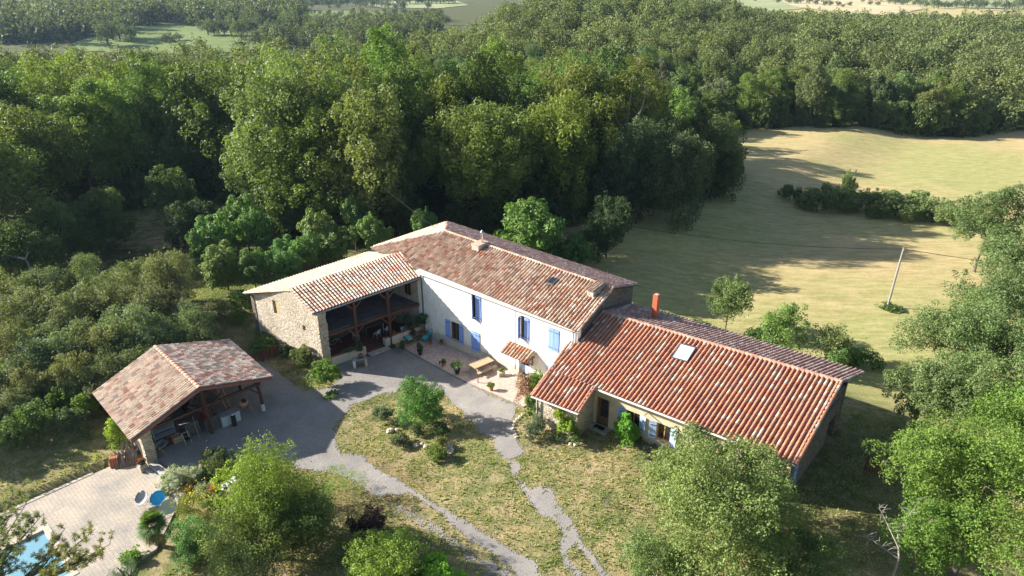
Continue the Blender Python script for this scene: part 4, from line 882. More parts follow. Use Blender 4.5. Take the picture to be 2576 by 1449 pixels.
m = MB(); m.path([SHp(8.12, .1, -.1), SHp(8.1, .1, .62)], [.15, .135], 8); m.build('painted_foot', 'plastic_w', po)
m = MB(); m.bar(SHp(8.1, .1, 1.5), SHp(7.1, .1, 2.5), .1, .12).cut(); m.bar(SHp(8.1, .1, 1.6), SHp(8.1, 1.1, 2.35), .1, .12); m.build_each('brace', 'wood_dark', po)
po = MB(); po.bar(SHp(4.2, .1, -.1), SHp(4.1, .1, 3.6), .18, .18, up=(1, 0, 0)); po = po.build('post', 'wood_dark', SH)
m = MB(); m.bar(SHp(4.2, .1, 1.8), SHp(3.0, .1, 2.9), .1, .1).cut(); m.bar(SHp(4.2, .1, 1.8), SHp(5.4, .1, 2.9), .1, .1); m.build_each('brace', 'wood_dark', po)
for a_, b_ in ((8.0, 3.6), (8.0, 7.1), (4.1, 7.1)):
    m = MB(); m.bar(SHp(a_, b_, -.1), SHp(a_, b_, 2.4), .16, .16, up=(1, 0, 0)); m.build('post', 'wood_dark', SH)
m = MB(); m.bar(SHp(-.1, .1, 2.38), SHp(8.2, .1, 2.38), .16, .18).cut(); m.bar(SHp(8.05, .25, 2.42), SHp(8.05, 7.3, 2.42), .14, .16); m.build_each('tie_beam', 'wood_dark', SH)
# ---------------------------------------------------------------- foliage
def leaves(rs, cen, nor, size, tint, asp=0.62, up=0.25, rnd=0.9):
    """one pointed four-cornered leaf (or leaf clump) per centre"""
    n = len(cen); N = nor + rs.normal(0, rnd, (n, 3)); N[:, 2] += up; N /= np.linalg.norm(N, axis=1, keepdims=True) + 1e-9
    T = rs.normal(0, 1, (n, 3)); T -= (T * N).sum(1, keepdims=True) * N; T /= np.linalg.norm(T, axis=1, keepdims=True) + 1e-9
    B = np.cross(N, T); s = (size * rs.uniform(0.6, 1.35, n))[:, None]
    V = np.stack([cen - T * s * .5, cen + B * s * .5 * asp - T * s * .05 + N * s * .08, cen + T * s * .5, cen - B * s * .5 * asp - T * s * .05 + N * s * .08], 1).reshape(-1, 3)
    return V, np.repeat(tint, 4, 0)
def crown(seed, n, R3, lobes=14, size=.3, lobe_r=.42, fill=.10, c=(0, 0, 0), asp=.62, shell=.7, up=.3, rnd=.75, ragged=.08, low=-.55, sub=9, tuft=.30):
    """leaf clumps: lobes round an ellipsoid, tufts on each lobe, leaves on each tuft"""
    rs = np.random.RandomState(seed); R3 = np.array(R3, float)
    L = rs.normal(0, 1, (lobes * 5, 3)); L /= np.linalg.norm(L, axis=1, keepdims=True); L = L[L[:, 2] > low][:lobes]
    L = L * (rs.uniform(.45, .82, len(L)))[:, None]
    L = np.vstack([L, rs.normal(0, .2, (max(2, lobes // 6), 3))])
    lr = lobe_r * rs.uniform(.6, 1.3, len(L)); w = lr ** 2; w /= w.sum()
    k = rs.choice(len(L), len(L) * sub, p=w); d = rs.normal(0, 1, (len(k), 3)); d[:, 2] += .25; d /= np.linalg.norm(d, axis=1, keepdims=True)
    S_ = L[k] + d * lr[k][:, None] * rs.uniform(.75, 1.02, len(k))[:, None]; sr = lr[k] * rs.uniform(tuft * .6, tuft * 1.25, len(k))
    nl = len(L); S_ = np.vstack([S_, L]); sr = np.append(sr, lr * .8); par = np.append(k, np.arange(nl))
    w = sr ** 2; w[-nl:] *= .35; w /= w.sum(); q = rs.choice(len(S_), n, p=w)
    d = rs.normal(0, 1, (n, 3)); d[:, 2] += .3; d /= np.linalg.norm(d, axis=1, keepdims=True)
    rr = np.where(rs.rand(n) < fill, rs.uniform(.2, 1, n), shell + (1 - shell) * rs.rand(n) + rs.exponential(ragged, n) * (rs.rand(n) < .35))
    P = (S_[q] + d * (sr[q] * rr)[:, None]) * R3 + np.array(c)
    lt = rs.uniform(.25, .75, (len(L), 2)); t = np.ones((n, 4)); tt = rs.uniform(-.12, .12, len(S_))
    t[:, :2] = lt[par[q]] * .6 + rs.uniform(0, .3, (n, 2)) + .05; t[:, 1] += tt[q]; t[:, 0] = t[:, 0] * .7 + rs.rand(n) * .3
    nor = d / (R3 / R3.max()); nor /= np.linalg.norm(nor, axis=1, keepdims=True)
    return leaves(rs, P, nor, size, t, asp, up, rnd)
def leafmesh(name, V, T): 
    F = np.arange(len(V)).reshape(-1, 4); return mesh_np(name, V, F, 'leaf', T)
def trunk_mb(seed, h, r, spread, nl=5, bot=.42, crook=.08):
    rnd = random.Random(seed); m = MB(); x = y = 0; pts = [(0, 0, -.4)]; k = 5
    for i in range(1, k + 1):
        x += rnd.uniform(-crook, crook) * h * .25; y += rnd.uniform(-crook, crook) * h * .25; pts.append((x, y, h * i / k * .85))
    rr = [r * (1.25 - 1.0 * i / k) for i in range(k + 1)]; m.path(pts, rr, 7)
    for j in range(nl):
        f = bot + (0.9 - bot) * j / nl; i = min(k - 1, int(f * k)); a = pts[i + 1]; t = rnd.uniform(0, 6.28) ; L_ = spread * rnd.uniform(.55, .95)
        p1 = (a[0] + math.cos(t) * L_ * .5, a[1] + math.sin(t) * L_ * .5, a[2] + h * .07); p2 = (a[0] + math.cos(t + .2) * L_, a[1] + math.sin(t + .2) * L_, a[2] + h * .2)
        m.path([a, p1, p2], [rr[i + 1] * .7, rr[i + 1] * .45, .03], 5)
    return m
NAMES = {}
def make_tree(name, label, cat, seed, n, R3, hc, size, color, group=None, tr=.22, bark='bark', lobes=14, trunk=True, loc=(0, 0, 0), cname='crown', **k):
    t = thing(name, label, cat, loc, 0, group); V, T = crown(seed, n, R3, lobes, size, c=(0, 0, hc), **k)
    o = link(cname, leafmesh(cname, V, T), t, color=color)
    if trunk: trunk_mb(seed, hc + R3[2] * .4, tr, min(R3[0], R3[1]) * .9).build('trunk', bark, t, world=False)
    return t
C_OAK = [(0.128, 0.172, 0.034, 1), (0.145, 0.182, 0.040, 1), (0.112, 0.165, 0.040, 1), (0.148, 0.175, 0.052, 1), (0.105, 0.152, 0.040, 1), (0.162, 0.200, 0.038, 1)]
C_FAR = [(0.135, 0.175, 0.058, 1), (0.155, 0.178, 0.072, 1), (0.115, 0.165, 0.055, 1), (0.165, 0.172, 0.082, 1), (0.11, 0.155, 0.053, 1), (0.15, 0.195, 0.055, 1)]
# ---- the wood: jittered plan, the nearest trees one by one, the rest as one mass
rs = np.random.RandomState(21); pts = []
def grid(x0, x1, y0, y1, s):
    for yy in np.arange(y0, y1, s * .87):
        for xx in np.arange(x0, x1, s):
            yield xx + rs.uniform(-.38, .38) * s + (s / 2 if int(yy / (s * .87)) % 2 else 0), yy + rs.uniform(-.38, .38) * s
def size_at(x, y):
    """crown radius and height: tall oaks behind the house, lower wood further out"""
    big = float(ss((135 - y) / 30)) * float(ss((46 - x) / 10)) if y < 150 else 0
    r_ = 4.5 + 1.5 * big + rs.uniform(-1.0, 1.1); h_ = 11.3 + 7.2 * big + rs.uniform(-2.8, 2.8)
    if x < -30: h_ -= 1.0 * big
    if x > 24 and y < 146: r_, h_ = 3.9 + rs.uniform(-.5, .5), 9.5 + rs.uniform(-1, 1.5)
    return r_, h_
cand = []
for s_, x0, x1, y0, y1 in ((8.0, -115, 52, 66, 134), (7.8, -175, 330, 134, 415)):
    for x, y in grid(x0, x1, y0, y1, s_):
        if not inpoly(x, y, WOOD): continue
        px, py, dp = proj(x, y, hz(x, y) + 9)
        if px < -190 or px > 2766 or py > 900: continue
        cand.append((math.hypot(x, y), x, y))
cand.sort()
VAR = []
for i in range(8):
    big = i < 5
    R3 = (5.5, 5.5, 7.6) if big else (3.9, 3.9, 4.9); hc = 9.6 if big else 6.2
    t = make_tree('oak_tree', 'tall broadleaf oak standing among its like in the dense wood behind the house', 'tree', 100 + i, 21000 if big else 9500, R3, hc, .29 if big else .30, C_OAK[i % 6], 'oaks of the wood behind the house', .3, lobes=(20, 26, 17, 30, 23)[i % 5] if big else 14, low=-.9, sub=9, lobe_r=(.34, .4, .37)[i % 3])
    VAR.append(t)
used = set(); NIND = 285; rest = []
for k, (d, x, y) in enumerate(cand):
    r_, h_ = size_at(x, y)
    big = r_ > 4.6; v = random.Random(k).randrange(5) if big else 5 + random.Random(k).randrange(3)
    base = (17.2 if big else 11.0); sc = h_ / base; sxy = r_ / (5.2 if big else 3.7)
    pal = C_OAK if big or y < 150 else C_FAR; c = list(pal[rs.randint(6)]); f = rs.uniform(.62, 1.3); c = (c[0] * f * rs.uniform(.85, 1.12), c[1] * f, c[2] * f * rs.uniform(.8, 1.3), 1)
    if rs.rand() < .05 and not big: c = (c[0] * 1.2, c[1] * 1.0, c[2] * 1.3, 1)
    if k < NIND:
        loc = (x, y, hz(x, y) - .2)
        if v not in used:
            used.add(v); t = VAR[v]; t.location = loc; t.scale = (sxy, sxy, sc); t.rotation_euler = (0, 0, rs.uniform(0, 6.28))
        else: t = dup(VAR[v], loc, rs.uniform(0, 6.28), scale=(sxy, sxy * rs.uniform(.9, 1.1), sc), color=c)
    else: rest.append((x, y, r_, h_, c))
print('WOOD individuals', NIND, 'mass', len(rest))
def mass(name, items, seed, kq=1.0, label=None, flat=False):
    """many far crowns as one mesh (nobody could count them)"""
    rs = np.random.RandomState(seed); base = []
    for j in range(6):
        for lod, n, sz in ((0, 1900, .105), (1, 1250, .125), (2, 700, .165)):
            base.append(crown(seed + j, int(n * kq), (1, 1, 1.15), 8, sz, c=(0, 0, 0), low=-.4, sub=8, lobe_r=.52, tuft=.26))
    Vs, Ts = [], []
    for (x, y, r_, h_, c) in items:
        d = math.hypot(x, y); lod = 0 if d < 230 else (1 if d < 330 else 2)
        V, T = base[rs.randint(6) * 3 + lod]; a = rs.uniform(0, 6.28); ca, sa = math.cos(a), math.sin(a)
        hc = h_ - r_ * 1.25
        W_ = np.stack([(V[:, 0] * ca - V[:, 1] * sa) * r_ * 1.12 + x, (V[:, 0] * sa + V[:, 1] * ca) * r_ * 1.12 + y, V[:, 2] * r_ * 1.12 + hz(x, y) + hc], -1)
        T2 = T.copy(); f = c[1] / .12; hsh = (c[0] / c[1]) - .85
        T2[:, 1] = np.clip(T2[:, 1] * f + (f - 1) * .6, 0, 1.6); T2[:, 0] = np.clip(T2[:, 0] - hsh * 1.2, -.6, 1.2)
        Vs.append(W_.astype(np.float32)); Ts.append(T2.astype(np.float32))
    V = np.vstack(Vs); T = np.vstack(Ts)
    o = link(name, leafmesh(name, V, T), color=(0.105, 0.122, 0.046, 1), kind='stuff'); return o
o = mass('woodland', rest, 500); tag(o, 'distant canopy of the oak wood stretching to the far fields', 'woodland')
UG = make_tree('undergrowth_bush', 'leafy bush of the undergrowth along the edge of the wood', 'shrub', 360, 3600, (2.6, 2.6, 2.6), 2.2, .34, (0.07, 0.10, 0.03, 1), 'undergrowth bushes along the edge of the wood', lobes=14, trunk=False, low=-.8, cname='foliage')
first = True
for i in range(len(WOOD) - 8):
    (xa, ya), (xb, yb) = WOOD[i], WOOD[i + 1]; nn = int(math.hypot(xb - xa, yb - ya) / 3.4)
    for j in range(nn):
        f = (j + rs.uniform(-.3, .3)) / nn; x, y = xa + (xb - xa) * f, ya + (yb - ya) * f + rs.uniform(-1.2, .8)
        px, py, dp = proj(x, y, 0)
        if px < -60 or px > 2640: continue
        s = rs.uniform(.7, 1.25); q = rs.uniform(.7, 1.3); c = (.075 * q, .105 * q, .032 * q, 1)
        if first: UG.location = (x, y, hz(x, y)); UG.scale = (s, s, s); first = False
        else: dup(UG, (x, y, hz(x, y) - .3), rs.uniform(0, 6.28), scale=(s, s, s * rs.uniform(.8, 1.4)), color=c)
# ---- ground under the trees is closed off by undergrowth along the wood's edge
def bush_at(px, py, zc, r, color, name='shrub', label='', cat='shrub', n=3200, size=.2, rz=None, group=None, seed=None, trunk=False, hc=None, **k):
    """shrub whose middle (zc above the ground) shows at px,py"""
    x, y, z = G(px, py, zc); rz_ = rz or r * .85
    return make_tree(name, label, cat, seed if seed is not None else int(px * 7 + py), n, (r, r, rz_), zc, size, color, group, tr=max(.05, r * .03), trunk=trunk, loc=(x, y, hz(x, y)), cname='foliage' if not trunk else 'crown', **k)
C_LOC, C_SCR, C_OLV = (0.115, 0.205, 0.05, 1), (0.150, 0.170, 0.080, 1), (0.16, 0.17, 0.085, 1)
# bright hedge of young locust trees behind the gallery
HG = 'young locust trees behind the gallery wing'
loc_ = [(545, 605, 3.6, 2.6), (640, 595, 3.4, 2.0), (565, 680, 2.2, 2.2), (640, 690, 1.8, 1.8), (705, 690, 1.8, 1.9), (775, 655, 2.2, 2.1), (850, 625, 2.4, 2.1), (935, 605, 2.4, 2.2), (615, 560, 4.0, 2.4), (1065, 585, 3.0, 2.0), (720, 640, 2.4, 1.9), (520, 660, 2.0, 1.6), (800, 590, 3.5, 2.2), (890, 560, 3.5, 2.0)]
LT = make_tree('locust_tree', 'bright green young locust tree in the hedge behind the gallery wing', 'tree', 77, 11000, (2.2, 2.2, 2.2), 2.4, .18, C_LOC, HG, .09, lobes=14, asp=.8, up=.8, rnd=.6)
LT2 = make_tree('locust_tree', 'bright green young locust tree in the hedge behind the gallery wing', 'tree', 78, 11000, (2.2, 2.0, 2.4), 2.4, .18, C_LOC, HG, .09, lobes=12, asp=.8, up=.8, rnd=.6)
for i, (px, py, zc, r) in enumerate(loc_):
    x, y, z = G(px, py, zc); lc = (x, y, hz(x, y)); s = r / 2.1; src = (LT, LT2)[i % 2]; sz = zc / 2.4 * .9
    if i < 2: src.location = lc; src.scale = (s, s, max(s, sz)); 
    else: dup(src, lc, rs.uniform(0, 6.28), scale=(s, s * .95, max(s, sz)), color=(C_LOC[0] * rs.uniform(.85, 1.2), C_LOC[1] * rs.uniform(.85, 1.1), C_LOC[2], 1))
# mid-height trees in front of the wood's edge
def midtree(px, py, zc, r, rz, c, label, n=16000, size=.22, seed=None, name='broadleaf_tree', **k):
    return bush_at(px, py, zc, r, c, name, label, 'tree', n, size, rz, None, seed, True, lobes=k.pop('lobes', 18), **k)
midtree(620, 430, 6.5, 3.6, 4.4, (0.10, 0.14, 0.05, 1), 'grey green ivy clad tree at the edge of the wood, left of the tall oaks', low=-.8)
midtree(730, 500, 4.5, 3.2, 3.4, (0.095, 0.145, 0.035, 1), 'low spreading tree in front of the tall oaks, above the locust hedge', low=-.8)
midtree(860, 500, 4.2, 3.2, 3.6, (0.085, 0.12, 0.04, 1), 'thin mid green tree with bare twigs just behind the house roof', low=-.8)
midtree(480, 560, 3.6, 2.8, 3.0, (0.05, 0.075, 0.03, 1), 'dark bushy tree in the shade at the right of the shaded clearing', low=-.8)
midtree(150, 590, 3.6, 3.4, 3.6, (0.085, 0.125, 0.035, 1), 'dark bushy tree at the left, between the grey scrub and the wood', low=-.8)
midtree(60, 640, 3.4, 3.2, 3.4, (0.08, 0.12, 0.034, 1), 'dark tree at the left edge, behind the bleached dead trunk', low=-.8)
midtree(245, 545, 4.0, 3.2, 3.8, (0.09, 0.13, 0.036, 1), 'leafy tree overhanging the left side of the shaded clearing', low=-.8)
midtree(430, 500, 4.2, 3.2, 4.0, (0.085, 0.125, 0.036, 1), 'leafy tree overhanging the far side of the shaded clearing', low=-.8)
midtree(1010, 470, 5.5, 3.6, 4.6, (0.075, 0.115, 0.032, 1), 'leafy tree at the foot of the tall oaks, behind the hipped end of the roof', low=-.8)
midtree(1330, 598, 4.0, 4.5, 3.5, (0.13, 0.22, 0.05, 1), 'bright large leaved fig tree rising behind the ridge of the white house', 15000, .27, asp=.95, lobes=22, up=.5)
midtree(1430, 640, 2.4, 2.6, 2.2, (0.08, 0.15, 0.04, 1), 'lower rounded green tree beside the fig tree, behind the house', 4500, .3)
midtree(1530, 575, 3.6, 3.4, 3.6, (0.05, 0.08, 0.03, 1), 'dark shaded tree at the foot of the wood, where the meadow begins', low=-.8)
midtree(1700, 440, 6.4, 5.0, 6.4, (0.078, 0.105, 0.045, 1), 'broad grey green oak at the corner of the wood, beside the hay meadow', 26000, .24, low=-.9, lobes=26)
midtree(1790, 390, 6.4, 4.6, 6.2, (0.07, 0.095, 0.034, 1), 'rounded dark oak at the tip of the wood, overhanging the hay meadow', 24000, .24, low=-.95, lobes=26)
midtree(1610, 430, 7.0, 4.4, 6.4, (0.082, 0.115, 0.05, 1), 'pale leaved tree on the wood edge just left of the corner oak', 22000, .24, low=-.9, lobes=24)
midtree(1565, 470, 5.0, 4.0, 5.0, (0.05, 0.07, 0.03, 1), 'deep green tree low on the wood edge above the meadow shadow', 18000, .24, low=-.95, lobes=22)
# scrub on the left
SG = 'grey green scrub on the left slope'
scr = [(60, 800, 3.0, 3.2), (170, 790, 3.2, 3.0), (280, 760, 3.2, 2.8), (395, 770, 3.2, 2.9), (470, 830, 2.8, 2.6), (350, 850, 2.8, 3.0), (230, 870, 2.6, 2.8), (110, 900, 2.6, 2.8), (20, 900, 2.8, 2.6), (430, 680, 4.4, 2.6), (300, 930, 2.2, 2.4), (180, 950, 2.0, 2.2), (400, 900, 2.0, 2.3), (510, 870, 2.0, 1.8), (60, 980, 1.8, 2.0), (250, 990, 1.4, 1.6), (340, 700, 3.6, 2.2), (-60, 860, 3, 3), (120, 720, 3.4, 2.6), (20, 740, 3.2, 2.6), (210, 700, 3.2, 2.2), (530, 790, 2.0, 1.8), (90, 840, 2.6, 2.4), (450, 940, 1.5, 1.6), (330, 990, 1.2, 1.5), (120, 1000, 1.2, 1.5), (40, 1030, 1.2, 1.6), (-20, 960, 2.0, 2.2), (210, 960, 1.8, 1.8), (290, 870, 2.6, 2.2), (150, 860, 2.4, 2.4)]
SV = [make_tree('scrub_bush', 'grey green scrub bush on the wild slope above the open shed', 'shrub', 300 + i, 15000, (2.8, 2.8, 2.6), 2.6, .14, C_SCR, SG, .08, lobes=16, ragged=.3, cname='crown', rnd=1.0, shell=.6) for i in range(3)]
for i, (px, py, zc, r) in enumerate(scr):
    x, y, z = G(px, py, zc); lc = (x, y, hz(x, y) - .2); s = r / 2.7; sz = (zc + r * .8) / 5.0; src = SV[i % 3]
    f = rs.uniform(.8, 1.15); c = (C_SCR[0] * f * rs.uniform(.85, 1.15), C_SCR[1] * f, C_SCR[2] * f * rs.uniform(.8, 1.15), 1)
    if i < 3: src.location = lc; src.scale = (s, s, sz)
    else: dup(src, lc, rs.uniform(0, 6.28), scale=(s, s, sz), color=c)
# hedgerow in the meadow
HR = 'bushes of the hedgerow across the hay meadow'
hr = [(1990, 478, 1.6, 1.5), (2060, 500, 2.0, 2.4), (2110, 480, 2.3, 2.4), (2165, 495, 2.2, 2.3), (2215, 500, 2.2, 2.5), (2262, 505, 2.2, 2.4), (2310, 505, 2.2, 2.5), (2355, 515, 2.0, 2.2), (2140, 460, 3.6, 1.2), (2025, 515, .8, 1.4), (2130, 525, .7, 1.6), (2200, 535, .7, 1.6), (2280, 542, .7, 1.7), (2345, 548, .7, 1.6), (2400, 540, 1.6, 2.4)]
HV = make_tree('hedge_bush', 'dull green bush in the overgrown hedgerow crossing the hay meadow', 'shrub', 350, 7000, (2.3, 2.3, 2.0), 2.0, .2, (0.12, 0.165, 0.055, 1), HR, .08, lobes=12, ragged=.2)
for i, (px, py, zc, r) in enumerate(hr):
    x, y, z = G(px, py, zc); lc = (x, y, hz(x, y) - .15); s = r / 2.2; f = rs.uniform(.8, 1.2); c = (.15 * f, .195 * f, .07 * f, 1)
    if i == 0: HV.location = lc; HV.scale = (s,) * 3
    else: dup(HV, lc, rs.uniform(0, 6.28), scale=(s, s, max(s, zc / 2.0) * .9), color=c)
# shrubs behind the barn
bush_at(1835, 765, 2.9, 2.2, (0.13, 0.18, 0.06, 1), 'elder_tree', 'slender grey green young tree behind the barn roof, nearest the brick chimney', 'tree', 10000, .16, 2.8, trunk=True, ragged=.2, low=-.8)
bush_at(1978, 840, 2.4, 2.3, (0.16, 0.24, 0.06, 1), 'shrub', 'bright yellow green rounded shrub behind the barn roof', n=11000, size=.15, rz=2.5)
bush_at(2085, 865, 2.1, 2.3, (0.18, 0.215, 0.08, 1), 'shrub', 'pale feathery shrub right of the rounded one behind the barn', n=4000, size=.17, rz=1.7, ragged=.3)
bush_at(1905, 860, .9, 1.4, (0.08, 0.15, 0.04, 1), 'shrub', 'low dark green shrub between the two taller ones behind the barn', n=3000, size=.17)
bush_at(2100, 930, .6, 1.5, (0.09, 0.17, 0.04, 1), 'shrub', 'low bright green shrub behind the far end of the barn roof', n=3000, size=.17)
bush_at(2170, 905, .5, 1.6, (0.10, 0.19, 0.045, 1), 'shrub', 'low green bramble patch on the meadow edge, right of the barn roof', n=3000, size=.17)
bush_at(1760, 830, .6, 1.6, (0.09, 0.14, 0.045, 1), 'shrub', 'low weeds and bramble behind the brick chimney', n=3000, size=.17, rz=.8)
# the big trees at the right
def big(px, py, zc, r, rz, c, label, n, size, seed, name='broadleaf_tree', **k): return midtree(px, py, zc, r, rz, c, label, n, size, seed, name, **k)
big(2490, 560, 6.0, 4.2, 4.6, (0.125, 0.175, 0.062, 1), 'large olive green tree at the right edge, over the hedgerow', 26000, .185, 601, lobes=30, low=-.8, lobe_r=.32)
big(2560, 700, 6.0, 4.6, 5.0, (0.118, 0.168, 0.062, 1), 'large olive green tree at the right edge, level with the utility pole', 26000, .18, 602, lobes=30, low=-.8, lobe_r=.32)
big(2410, 860, 4.6, 4.3, 4.2, (0.135, 0.185, 0.066, 1), 'broad olive tree with fading blossom, right of the barn end', 30000, .155, 603, lobes=32, low=-.8, lobe_r=.32)
big(2540, 900, 5.4, 4.2, 5.0, (0.118, 0.17, 0.06, 1), 'tall olive tree with fading blossom at the right edge of the picture', 27000, .16, 604, lobes=30, low=-.8, lobe_r=.32)
big(2500, 770, 5.0, 4.2, 4.2, (0.125, 0.172, 0.062, 1), 'olive green tree at the right edge, between the pole and the picture edge', 24000, .165, 613, lobes=30, low=-.8, lobe_r=.34)
big(2430, 1010, 3.6, 3.4, 3.2, (0.128, 0.178, 0.06, 1), 'dense olive tree just above the bright cherry trees', 22000, .15, 614, lobes=28, low=-.8, lobe_r=.34)
big(2330, 985, 3.2, 2.6, 2.6, (0.135, 0.18, 0.065, 1), 'lower olive tree leaning towards the shaded lawn beyond the barn', 15000, .145, 605, lobes=18, low=-.8)
big(2470, 1240, 5.6, 5.2, 4.0, (0.125, 0.195, 0.035, 1), 'bright green cherry tree with drooping leaf tufts at the lower right', 42000, .14, 606, name='cherry_tree', lobes=38, low=-.8, asp=.5, sub=14, tuft=.24, lobe_r=.3, fill=.06)
big(2330, 1330, 3.4, 2.6, 2.6, (0.10, 0.175, 0.030, 1), 'shorter cherry tree in front of the large bright one, by the lawn', 17000, .135, 607, name='cherry_tree', lobes=18, low=-.8, asp=.5)
big(2580, 1100, 4.4, 3.2, 3.6, (0.12, 0.20, 0.035, 1), 'bright green cherry tree cut by the right edge of the picture', 18000, .14, 612, name='cherry_tree', lobes=20, low=-.8, asp=.5)
# the broad tree in front of the barn
big(1830, 1300, 4.2, 5.0, 3.3, (0.175, 0.225, 0.07, 1), 'broad light green tree in front of the barn, hiding its lower corner', 56000, .125, 608, lobes=46, low=-.7, sub=14, tuft=.26, lobe_r=.31, fill=.06)
big(1900, 1215, 3.0, 2.3, 2.3, (0.15, 0.20, 0.065, 1), 'leafy side bough in front of the cream wall, right of the upright stem', 12000, .125, 615, lobes=14, low=-.8)
big(1755, 1185, 3.2, 2.4, 2.5, (0.14, 0.185, 0.065, 1), 'upright side stem of foliage rising against the barn eave', 13000, .125, 609, lobes=14, low=-.8)
big(1990, 1430, 2.8, 2.4, 2.3, (0.11, 0.16, 0.05, 1), 'darker leafy tree at the bottom edge, right of the broad one', 16000, .11, 610, lobes=16, low=-.8)
big(1660, 1420, 3.0, 2.8, 2.4, (0.125, 0.175, 0.055, 1), 'leafy tree at the bottom edge, left of the broad one', 18000, .11, 611, lobes=18, low=-.8)

for x_, y_, h_, r_, sd_ in ((-42.5, 40, 2.9, 2.4, 1), (-38.8, 37.2, 2.0, 2.0, 2)):  # trees out of view, added to throw shade on the lawn
    make_tree('broadleaf_tree', ('unseen leafy tree beyond the left edge, next to the grey green scrub', 'small unseen leafy tree beyond the left edge, the one nearest the pool')[sd_ - 1], 'tree', 630 + sd_, 12000, (r_, r_, r_), h_, .18, (0.10, 0.15, 0.04, 1), loc=(x_, y_, hz(x_, y_)), lobes=16, low=-.8)
# ---------------------------------------------------------------- things in the yard
def zPT(ox, oy, s): return lambda x, y: ((ox + x / s) * .644, (oy + y / s) * .644)
zw = zPT(1200, 1150, 4.14); z2 = zPT(1600, 1050, 2.4156); z4 = zPT(350, 1500, 3.22); z6 = zPT(1300, 1450, 1.8114); zt = zPT(0, 1850, 3.623); zg = zPT(600, 1750, 2.8975); zr = zPT(3100, 1850, 1.618)
PATZ = .07
def pot(name, label, loc, r, h, mat, plant=None, fol=None, cat='potted plant', n=500, seed=1, flowers=None, group=None, sz=.12):
    t = thing(name, label, cat, loc, 0, group); m = MB()
    m.lathe(loc, [(r * .62, 0), (r * .95, h * .85), (r * 1.08, h * .86), (r * 1.08, h), (r * .9, h), (r * .86, h * .88), (0.001, h * .88)], 14); m.build('pot', mat, t, smooth=False)
    if plant:
        rx, rz_, c = plant; V, T = crown(seed, n, (rx, rx, rz_), 8, sz, c=(0, 0, h + rz_ * .8), lobe_r=.5, **(fol or {})); link('foliage', leafmesh('foliage', V, T), t, color=c)
        mm = MB(); mm.tube((0, 0, h * .8), (0, 0, h + rz_), .02, .012, 5); mm.build('stem', 'bark', t, world=False)
    if flowers:
        rs_ = np.random.RandomState(seed); rx, hh, c, k = flowers; P = np.stack([rs_.normal(0, rx * .5, k), rs_.normal(0, rx * .5, k), rs_.uniform(h, h + hh, k)], -1)
        V, T = leaves(rs_, P, np.tile([0, 0, 1.], (k, 1)), .11, np.ones((k, 4)) * .5, .9, .5, .5); link('flowers', mesh_np('flowers', V, np.arange(len(V)).reshape(-1, 4), 'petal', T), t, color=c)
    return t
def GP(q, dz=0): p = G(*q); return (p[0], p[1], hz(p[0], p[1]) + dz)
pot('potted_bush', 'green bush in a tall dark glazed pot beside the patio corner', GP(zw(1828, 985), PATZ), .24, .5, 'glaze', (.28, .32, (.07, .12, .05, 1)), seed=1, n=600)
pot('potted_plant', 'leafy plant in a terracotta pot, next to the white bollard light', GP(z2(320, 922), PATZ), .17, .3, 'terra', (.26, .2, (.12, .17, .06, 1)), seed=2)
pot('potted_yucca', 'spiky pale green plant in a round black pot on the patio edge', GP(z2(450, 995), PATZ), .26, .44, 'glaze', (.42, .42, (.22, .30, .12, 1)), dict(asp=.16, up=1.2), seed=3, n=420, sz=.36)
pot('potted_shrub', 'small bright green shrub in a square clay pot at the sunny patio edge', GP(z2(772, 1155), PATZ), .16, .26, 'terra', (.28, .26, (.17, .24, .05, 1)), seed=4)
pot('potted_fern', 'small terracotta pot of herbs by the wall, nearer the right sun lounger', GP(zw(1995, 820), PATZ), .14, .24, 'terra', (.16, .14, (.08, .13, .05, 1)), seed=5, n=200, sz=.09)
pot('potted_herb', 'small terracotta pot of herbs by the wall, further along from the sun loungers', GP(zw(2168, 820), PATZ), .15, .24, 'terra', (.16, .13, (.09, .12, .05, 1)), seed=6, n=200, sz=.09)
pot('potted_agave', 'plant in a cream striped pot at the right of the gallery step', GP(zw(1292, 815)), .24, .42, 'potcream', (.24, .2, (.07, .10, .06, 1)), seed=7)
pot('potted_fatsia', 'tall plant with broad dark leaves in a big terracotta tub in the patio corner', GP(zw(1865, 680), PATZ), .36, .42, 'terra', (.62, .45, (.055, .10, .04, 1)), dict(asp=.9, up=1.0), seed=8, n=170, sz=.42)
t = bpy.data.objects['potted_fatsia']; [setattr(c, 'location', (0, 0, .9)) for c in t.children if c.name.startswith('foliage')]
m = MB(); m.tube((0, 0, .35), (0.02, 0, 1.7), .035, .02, 6); m.build('stem', 'bark', t, world=False)
pot('potted_grass', 'grassy plant in a clay pot between the two blue sun loungers', GP(zw(1725, 715), PATZ), .2, .26, 'terra', (.24, .3, (.09, .13, .06, 1)), dict(asp=.2, up=.8), seed=9, n=320, sz=.26)
pot('potted_climber', 'climbing plant in a clay pot at the foot of the left gallery post', Lw(-1.35, -6.0, hz(*Lw(-1.35, -6.0)[:2])), .2, .3, 'terra', (.36, .75, (.06, .10, .035, 1)), seed=10, n=900)
pot('potted_orchid', 'small pink flowering plant on the parapet of the gallery', Lw(flu(-1.3) - .05, -1.3, .83), .12, .15, 'terra', (.16, .14, (.08, .12, .05, 1)), seed=11, n=150, sz=.09, flowers=(.2, .3, (.6, .3, .4, 1), 22))
pot('potted_begonia', 'small clay pot with a green plant on the parapet by the right gallery post', Lw(flu(-2.5) - .05, -2.5, .83), .11, .16, 'terra', (.15, .16, (.10, .18, .06, 1)), seed=12, n=130, sz=.09)
